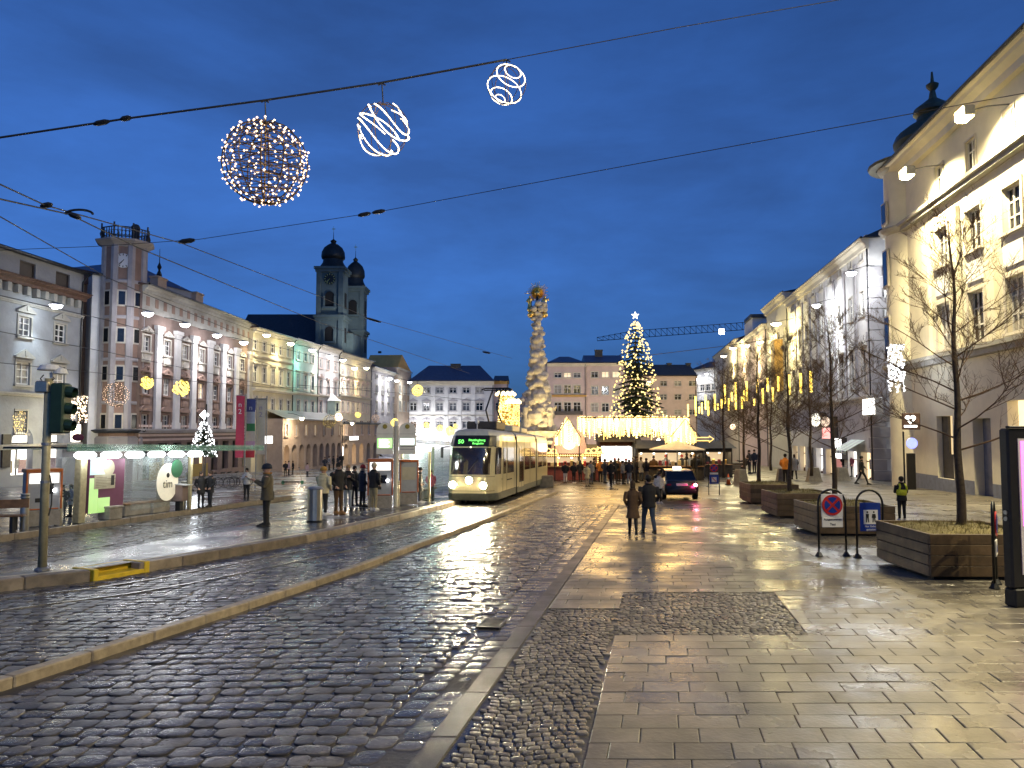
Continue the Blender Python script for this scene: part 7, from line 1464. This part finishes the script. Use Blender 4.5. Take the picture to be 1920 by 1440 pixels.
# ================================================================ PEOPLE
def limb(b, P, rs, n=8, sx=1): b.tube([Vector(p) for p in P], rs, n)
def ring_loft(b, L, n=14):
    b.rings([[Vector((cx + w * cos(2 * pi * k / n) * (abs(cos(2 * pi * k / n)) ** -.12 if abs(cos(2 * pi * k / n)) > .1 else 1), cy + d * sin(2 * pi * k / n), z)) for k in range(n)] for z, w, d, cx, cy in L])
def remesh(o, v):
    m = o.modifiers.new('skin', 'REMESH'); m.mode = 'VOXEL'; m.voxel_size = v; m.use_smooth_shade = True
    s = o.modifiers.new('smooth', 'SMOOTH'); s.factor = .5; s.iterations = 2
def person(px, py, hpx, label, coat, legs, shoes='shoe_black', yaw=0, hair='hair_brown', hat=None, hem=.82, pose='stand', arms='pockets', h=0, bag=None, female=False, vest=None, group=None, scarf=None, lean=0, wide=1.0):
    g = gp(px, py, h); S = hpx * g.y / F / 1.76; o = thing('person', label, 'person', g, yaw, group); o.scale = (S * wide, S * wide, S); near = hpx > 60; v = .016 if near else .026
    st = {'stand': (.0, .02), 'walk': (-.24, .26), 'stride': (-.36, .36), 'bent': (.02, .06), 'wide': (.0, .0)}[pose]; spread = .17 if pose == 'wide' else .095
    ln = Matrix.Rotation(-(lean + (.55 if pose == 'bent' else 0)), 4, 'X'); piv = Vector((0, 0, .92)); T = lambda p: piv + ln @ (Vector(p) - piv)
    # legs
    tr = MB(); feet = []
    for s, dy in ((-1, st[0]), (1, st[1])):
        hip, ank = Vector((s * .085, 0, .9)), Vector((s * spread, -dy, .085)); kn = hip.lerp(ank, .5) + Vector((0, -.05 if pose in ('walk', 'stride') else -.015, 0)); 
        if dy < -.1: ank += Vector((0, 0, .05))
        limb(tr, (hip, hip.lerp(kn, .5), kn, kn.lerp(ank, .4), ank), (.1, .085, .066, .062, .05 if not female else .042)); feet.append(ank)
    ring_loft(tr, [(.8, .15, .11, 0, 0), (.9, .165, .12, 0, 0), (1.0, .15, .105, 0, 0)], 12)
    remesh(tr.build('trousers', legs, o, True), v)
    for ank in feet:
        b = MB(); c = ank + Vector((0, -.06, -.04)); b.rings([[c + Vector((x * w_, y, z)) for x, z in ((-1, -.045), (1, -.045), (.9, .0 + t), (0, .03 + t), (-.9, .0 + t))] for y, w_, t in ((.13, .03, .01), (.1, .042, .05), (.0, .045, .05), (-.08, .046, .0), (-.14, .03, -.015))]); b.build('shoe', shoes, o, 50)
    # body: head, neck, trunk core, arms and hands as one surface
    sh = {'pockets': [((.215, .0, 1.40), (.29, .05, 1.14), (.2, -.1, .96))] * 2, 'down': [((.215, 0, 1.40), (.25, .03, 1.13), (.24, -.03, .86))] * 2, 'phone': [((.2, 0, 1.40), (.24, -.05, 1.13), (.06, -.27, 1.28))] * 2, 'one_up': [((.215, 0, 1.40), (.29, .05, 1.14), (.2, -.1, .96)), ((.2, 0, 1.40), (.25, -.08, 1.14), (.1, -.28, 1.24))], 'reach': [((.21, 0, 1.40), (.26, -.2, 1.22), (.22, -.46, 1.12)), ((.215, 0, 1.40), (.27, .05, 1.13), (.2, -.1, .96))], 'swing': [((.215, 0, 1.40), (.26, .14, 1.15), (.24, .08, .9)), ((.215, 0, 1.40), (.26, -.12, 1.15), (.22, -.28, .98))]}[arms]
    bd_ = MB(); hz = 1.635; c = T((0, -.02, hz))
    bd_.lathe([(.004, -.125), (.05, -.115), (.068, -.07), (.076, -.02), (.079, .03), (.07, .08), (.045, .11), (.004, .12)], 14, c, .98, 1.2); bd_.ball(c + Vector((0, -.097, -.02)), .016, 6, 4, .8, 1.2, 1.5)
    for s in (-1, 1): bd_.ball(c + Vector((s * .078, .01, -.01)), .022, 6, 4, .4, .8, 1.3)
    limb(bd_, (T((0, 0, 1.40)), T((0, -.005, 1.48)), T((0, -.015, 1.56))), (.075, .055, .052)); limb(bd_, (T((0, 0, .95)), T((0, 0, 1.2)), T((0, 0, 1.42))), (.1, .11, .09)); limb(bd_, (T((-.2, 0, 1.39)), T((.2, 0, 1.39))), (.04, .04))
    jk = MB()
    W = 1.0 if not female else .92
    hemL = [(hem, .20 + (.85 - hem) * .16, .15 + (.85 - hem) * .1, 0, 0)] + ([(.82, .195, .145, 0, 0)] if hem < .76 else []) + [(.98, .182, .138, 0, 0), (1.15, .19, .135, 0, 0), (1.3, .212, .14, 0, 0), (1.4, .205, .115, 0, 0), (1.455, .13, .09, 0, 0), (1.5, .075, .075, 0, -.005)]
    L2 = []
    for z, w_, d, cx, cy in hemL:
        q = T((cx, cy, z)) if z > .92 else Vector((cx, cy, z)); L2.append((q.z, w_ * W, d, q.x, q.y))
    ring_loft(jk, L2)
    for s, (a, e, w_) in zip((-1, 1), sh):
        A_, E_, W_ = T((s * a[0] * W, a[1], a[2])), T((s * e[0] * W, e[1], e[2])), T((s * w_[0] * W, w_[1], w_[2])); limb(jk, (A_, A_.lerp(E_, .5), E_, E_.lerp(W_, .5), W_), (.075, .068, .058, .054, .046))
        limb(bd_, (A_, E_, W_), (.035, .03, .026)); d = (W_ - E_).normalized(); sd = d.cross(Vector((0, 1, .2))).normalized(); up = sd.cross(d)
        bd_.ball(W_ + d * .055, .042, 8, 5, .9, .9, 1.0)
        for f in range(4): k = (f - 1.5) * .02; p0 = W_ + d * .07 + sd * k; p1 = p0 + d * (.045 + .008 * (f in (1, 2))) - up * .012; p2 = p1 + d * .022 - up * .028; limb(bd_, (p0, p1, p2), (.0105, .0098, .008), 6)
        p0 = W_ + d * .035 + sd * .03 * s; limb(bd_, (p0, p0 + (sd * s * .03 + d * .025), p0 + (sd * s * .035 + d * .055 - up * .01)), (.012, .011, .009), 6)
    b0 = bd_.build('body', 'skin', o, True); remesh(b0, .009 if near else .016); remesh(jk.build('coat', coat, o, True), v)
    if hem < .7: pass
    cap = MB()
    if hat: cap.lathe([(.092, -.015), (.096, .03), (.09, .075), (.06, .118), (.012, .135)], 14, c + Vector((0, .004, .005)), 1, 1.22); cap.tube([c + Vector((.094 * cos(t), .114 * sin(t) + .004, .0)) for t in [2 * pi * i / 14 for i in range(14)]], .016, 5, True); cap.build('hat', hat, o, True)
    if not hat or female:
        hb = MB(); hb.lathe([(.084, -.03), (.09, .03), (.082, .08), (.052, .118), (.01, .13)], 14, c + Vector((0, .012, 0)), 1, 1.2)
        if female: hb.ball(c + Vector((0, .06, -.06)), .085, 10, 6, 1, .7, 1.4)
        else: hb.ball(c + Vector((0, .045, -.02)), .075, 10, 6, 1, .75, 1.0)
        hb.build('hair', hair, o, True)
    if near:
        e_ = MB()
        for s in (-1, 1): e_.ball(c + Vector((s * .03, -.087, .012)), .0085, 6, 4)
        e_.build('eyes', 'ink', b0); MB().ball(c + Vector((0, -.087, -.062)), .018, 6, 4, 1, .35, .3).build('mouth', 'c_maroon', b0)
    cl_ = MB(); cl_.tube([T((.085 * cos(t), .085 * sin(t), 1.495)) for t in [2 * pi * i / 14 for i in range(14)]], .028, 6, True); cl_.build('collar' if not scarf else 'scarf', scarf or coat, o, True)
    if vest:
        vb = MB(); ring_loft(vb, [(T((0, 0, z)).z, w_ * W + .012, d + .014, 0, T((0, 0, z)).y) for z, w_, d in ((1.02, .183, .137), (1.15, .19, .135), (1.24, .2, .138))]); vb.tube([T((-.15, .13, 1.22)), T((-.12, .135, 1.36)), T((-.1, .06, 1.46))], .035, 6).tube([T((.15, .13, 1.22)), T((.12, .135, 1.36)), T((.1, .06, 1.46))], .035, 6); vb.tube([T((-.15, -.13, 1.22)), T((-.1, -.1, 1.42))], .035, 6).tube([T((.15, -.13, 1.22)), T((.1, -.1, 1.42))], .035, 6); vb.build('safety_vest', vest, o, True)
    if bag == 'back': bg_ = MB(); bg_.cbox(-.15, .15, .13, .3, 1.02, 1.42, .05); bg_.build('backpack', 'bag_dark', o, True)
    if bag == 'side': MB().cbox(-.32, -.2, -.14, .14, .72, .98, .04).build('shoulder_bag', 'bag_dark', o, True); 
    if bag == 'hand': MB().cbox(.2, .32, -.1, .12, .34, .7, .04).tube([(.26, -.06, .7), (.25, .0, .86), (.26, .08, .7)], .01, 5).build('hand_bag', 'bag_dark', o, True)
    return o
P = person
# platform, near
P(500, 987, 116, 'man in a brown coat and dark cap standing alone on the platform, hands raised', 'c_olive', 'c_black', yaw=-1.35, hat='c_navy', hem=.74, arms='phone', h=.25, bag='side', scarf='boot_tan', wide=1.2)
P(605, 966, 90, 'person in a cream padded jacket and mustard cap beside the fluted bin', 'c_cream', 'c_black', 'shoe_white', yaw=2.7, hat='hat_mustard', hem=.8, arms='one_up', h=.25, bag='hand', wide=1.2)
P(634, 963, 95, 'tall person in a dark jacket with backpack and tan boots in the queue', 'c_black', 'c_brown', 'boot_tan', yaw=.9, hem=.8, h=.25, bag='back', hair='hair_black', wide=1.1)
P(652, 956, 84, 'person in a black jacket and pale jeans in the middle of the queue', 'c_black', 'c_ltjeans', 'shoe_black', yaw=.3, hem=.78, h=.25, arms='phone', hair='hair_blond', female=True)
P(679, 951, 79, 'person in a black coat and red cap at the ticket machine', 'c_navy', 'c_black', 'shoe_black', yaw=2.2, hat='c_red', pose='wide', hem=.66, h=.25)
P(700, 957, 88, 'person in a black jacket, khaki trousers and pale cap facing the ticket machine', 'c_black', 'c_khaki', 'shoe_white', yaw=2.6, hat='c_beige', hem=.84, h=.25, arms='one_up')
P(664, 948, 74, 'dark figure half hidden behind the pale-jeaned one in the queue', 'c_black', 'c_black', yaw=.6, hem=.8, h=.25, hair='hair_black')
P(787, 943, 66, 'dark coated figure waiting beside the green shelter', 'c_black', 'c_black', 'shoe_white', yaw=1.4, hat='c_black', hem=.6, h=.25); P(808, 938, 56, 'person in a maroon jacket waiting inside the green shelter', 'c_maroon', 'c_black', yaw=.4, hem=.8, h=.25)
P(376, 952, 68, 'dark clad person, left of the close pair on the left platform', 'c_black', 'c_black', yaw=.8, h=.2, hem=.7, female=True); P(394, 951, 68, 'dark clad person with a bag, right of the close pair on the left platform', 'c_black', 'c_black', yaw=-.7, h=.2, hem=.7, bag='side')
P(462, 938, 60, 'person in a white jacket and black trousers on the left plaza', 'c_white', 'c_black', 'shoe_white', yaw=.2, hem=.86, h=.02, hair='hair_black', female=True, arms='phone'); P(353, 920, 42, 'dark walker beyond the litter box', 'c_black', 'c_black', yaw=1.3, pose='walk', h=.02)
P(117, 972, 62, 'dark coated person behind the left ticket machine', 'c_black', 'c_black', yaw=.5, h=.2, hem=.6); P(132, 969, 60, 'person in a light grey coat left of the shelter post', 'c_ltgrey', 'c_black', yaw=-.6, h=.2, hem=.66, female=True)
for px, py, h_, ct, lg, yw, lb in ((535, 892, 27, 'c_black', 'c_black', .5, 'dark figure, left of the trio before the arcade'), (541, 891, 27, 'c_pink', 'c_black', 1.5, 'pale coated figure in the middle of the trio before the arcade'), (549, 890, 26, 'c_black', 'c_black', -1, 'dark figure, right of the trio before the arcade'), (576, 895, 27, 'c_pink', 'c_navy', 1.2, 'lone pale coated figure before the arcade'), (609, 884, 27, 'c_navy', 'c_black', .2, 'leftmost of the dark group before the lit arcade'), (617, 882, 27, 'c_grey', 'c_black', 1.3, 'grey figure, second of the dark group before the arcade'), (625, 881, 26, 'c_black', 'c_black', 2.2, 'third figure of the dark group before the arcade'), (633, 881, 27, 'c_navy', 'c_black', -1, 'fourth figure of the dark group before the arcade'), (640, 879, 29, 'c_black', 'c_black', .6, 'rightmost and tallest of the dark group before the arcade')):
    P(px, py, h_, lb, ct, lg, yaw=yw, hem=.75, group='people on the left plaza')
# couple walking away
P(1187, 1004, 101, 'woman in a long brown coat walking away arm in arm with a man', 'c_brown', 'c_black', 'shoe_black', yaw=pi - .1, hem=.56, pose='walk', female=True, h=.028, arms='pockets', hair='hair_brown'); P(1217, 1002, 110, 'man in a black jacket and jeans walking away arm in arm with a woman', 'c_black', 'c_jeans', 'shoe_black', yaw=pi + .1, hem=.8, pose='walk', h=.028, hair='hair_black', wide=1.08)
P(1236, 944, 58, 'person with a white top beside the taxi', 'c_white', 'c_black', 'shoe_white', yaw=.4, h=.02, hem=.84, hair='hair_black')
P(1692, 977, 83, 'steward in a yellow safety vest standing with her back turned', 'c_black', 'c_black', 'shoe_white', yaw=pi, hem=.8, h=.028, vest='c_yellow', hair='hair_black', arms='phone')
P(1616, 909, 54, 'dark figure striding past the shops on the right', 'c_black', 'c_black', yaw=1.3, pose='stride', h=.014, hem=.76, arms='swing', hair='hair_black')
for px, py, h_, ct, lg, yw, lb, kw in ((1060, 906, 40, 'c_black', 'c_white', 3.0, 'dark jacket and white trousers before the red stall', {}), (1076, 906, 40, 'c_black', 'c_black', 2.6, 'dark clad person before the red stall with white shoes', dict(shoes='shoe_white', female=True)), (1101, 912, 42, 'c_cream', 'c_beige', .3, 'cream coated person before the concrete barriers', dict(female=True, hem=.6)), (1114, 903, 44, 'c_black', 'c_black', 2, 'dark person left of the orange jacket', {}), (1126, 904, 44, 'c_orange', 'c_black', 2.9, 'person in an orange jacket amid the market crowd', {}), (1146, 913, 50, 'c_black', 'c_black', -.4, 'stout dark figure in front of the market crowd', dict(pose='walk')), (1160, 903, 44, 'c_brown', 'c_black', 2.4, 'brown coated person before the glaring white window', {}), (1168, 908, 44, 'c_grey', 'c_black', 1.2, 'grey coated person before the brown hut', dict(bag='hand')), (1180, 908, 46, 'c_navy', 'c_ltjeans', 3, 'navy jacket and pale jeans by the brown hut', {}), (1193, 905, 50, 'c_black', 'c_black', 1.7, 'tall dark person between the two huts', dict(hem=.6)), (1212, 905, 46, 'c_black', 'c_khaki', 2.2, 'dark jacket at the left of the parasol', {}), (1240, 897, 46, 'c_black', 'c_black', 2.9, 'dark person under the left of the parasol', {}), (1258, 896, 46, 'c_navy', 'c_black', 2.2, 'navy person under the parasol', {}), (1288, 898, 48, 'c_black', 'c_black', .8, 'dark person under the right of the parasol', {}), (1303, 902, 50, 'c_black', 'c_khaki', 3.4, 'dark jacket and khaki trousers right of the parasol', {}), (1316, 897, 48, 'c_brown', 'c_black', 2, 'brown jacket near the far sign frame', {}), (1332, 890, 46, 'c_black', 'c_black', 1, 'dark person behind the far sign frame', {}), (1348, 886, 46, 'c_grey', 'c_black', 2, 'grey person behind the timber fence', {})):
    P(px, py, h_, lb, ct, lg, yaw=yw, h=.016, hair=rg.choice(('hair_black', 'hair_brown', 'hair_blond')), group='visitors at the market stalls', **kw)
P(1393, 902, 50, 'dark figure leaning forward with an outstretched arm over the timber fence', 'c_black', 'c_black', yaw=-1.4, pose='bent', arms='reach', h=.014, hem=.76); P(1405, 888, 44, 'dark figure, left of the pair behind the leaning one', 'c_black', 'c_black', yaw=.8, h=.014, female=True); P(1415, 887, 44, 'dark figure, right of the pair behind the leaning one', 'c_navy', 'c_black', yaw=-.9, h=.014)
P(1473, 907, 56, 'person in an orange jacket beside the third planter tree', 'c_orange', 'c_black', yaw=2.4, h=.014, hem=.84, hair='hair_black'); P(1490, 899, 47, 'person in a grey dress coat right of the orange jacket', 'c_grey', 'c_black', yaw=3, h=.014, hem=.62, female=True, pose='walk')
P(1583, 893, 44, 'dark person before the pink lit shop', 'c_black', 'c_jeans', yaw=1.8, h=.014); P(1596, 894, 42, 'red jacketed person before the pink lit shop', 'c_maroon', 'c_black', yaw=-1.2, h=.014); P(1553, 885, 44, 'person with a yellow vest far off before the shops', 'c_navy', 'c_black', yaw=.2, vest='c_yellow', h=.014)

for i, (px, py, h_, yw) in enumerate(((1088, 904, 41, 2.8), (1108, 908, 44, .4), (1134, 906, 45, 2.2), (1153, 905, 46, 3.2), (1174, 904, 44, 2.7), (1187, 903, 45, 1.2), (1202, 902, 45, 2.5), (1226, 900, 45, 2.9), (1249, 899, 46, 3.3), (1268, 897, 46, 2.6), (1279, 899, 46, 3.0), (1296, 899, 47, 2.3), (1310, 900, 47, 1.4), (1324, 893, 46, 2.9))):
    P(px, py, h_, f'dark figure in the market crowd, {ordn(i) if i < 12 else ("second last", "last")[i - 12]} of those standing packed from left to right', rg.choice(('c_black', 'c_navy', 'c_black', 'c_brown', 'c_grey')), rg.choice(('c_black', 'c_jeans', 'c_black')), yaw=yw, h=.016, hem=rg.choice((.6, .75, .82)), hair=rg.choice(('hair_black', 'hair_brown')), hat=rg.choice((None, None, 'c_black', 'c_grey', 'c_red')), female=i % 3 == 0, group='visitors at the market stalls')
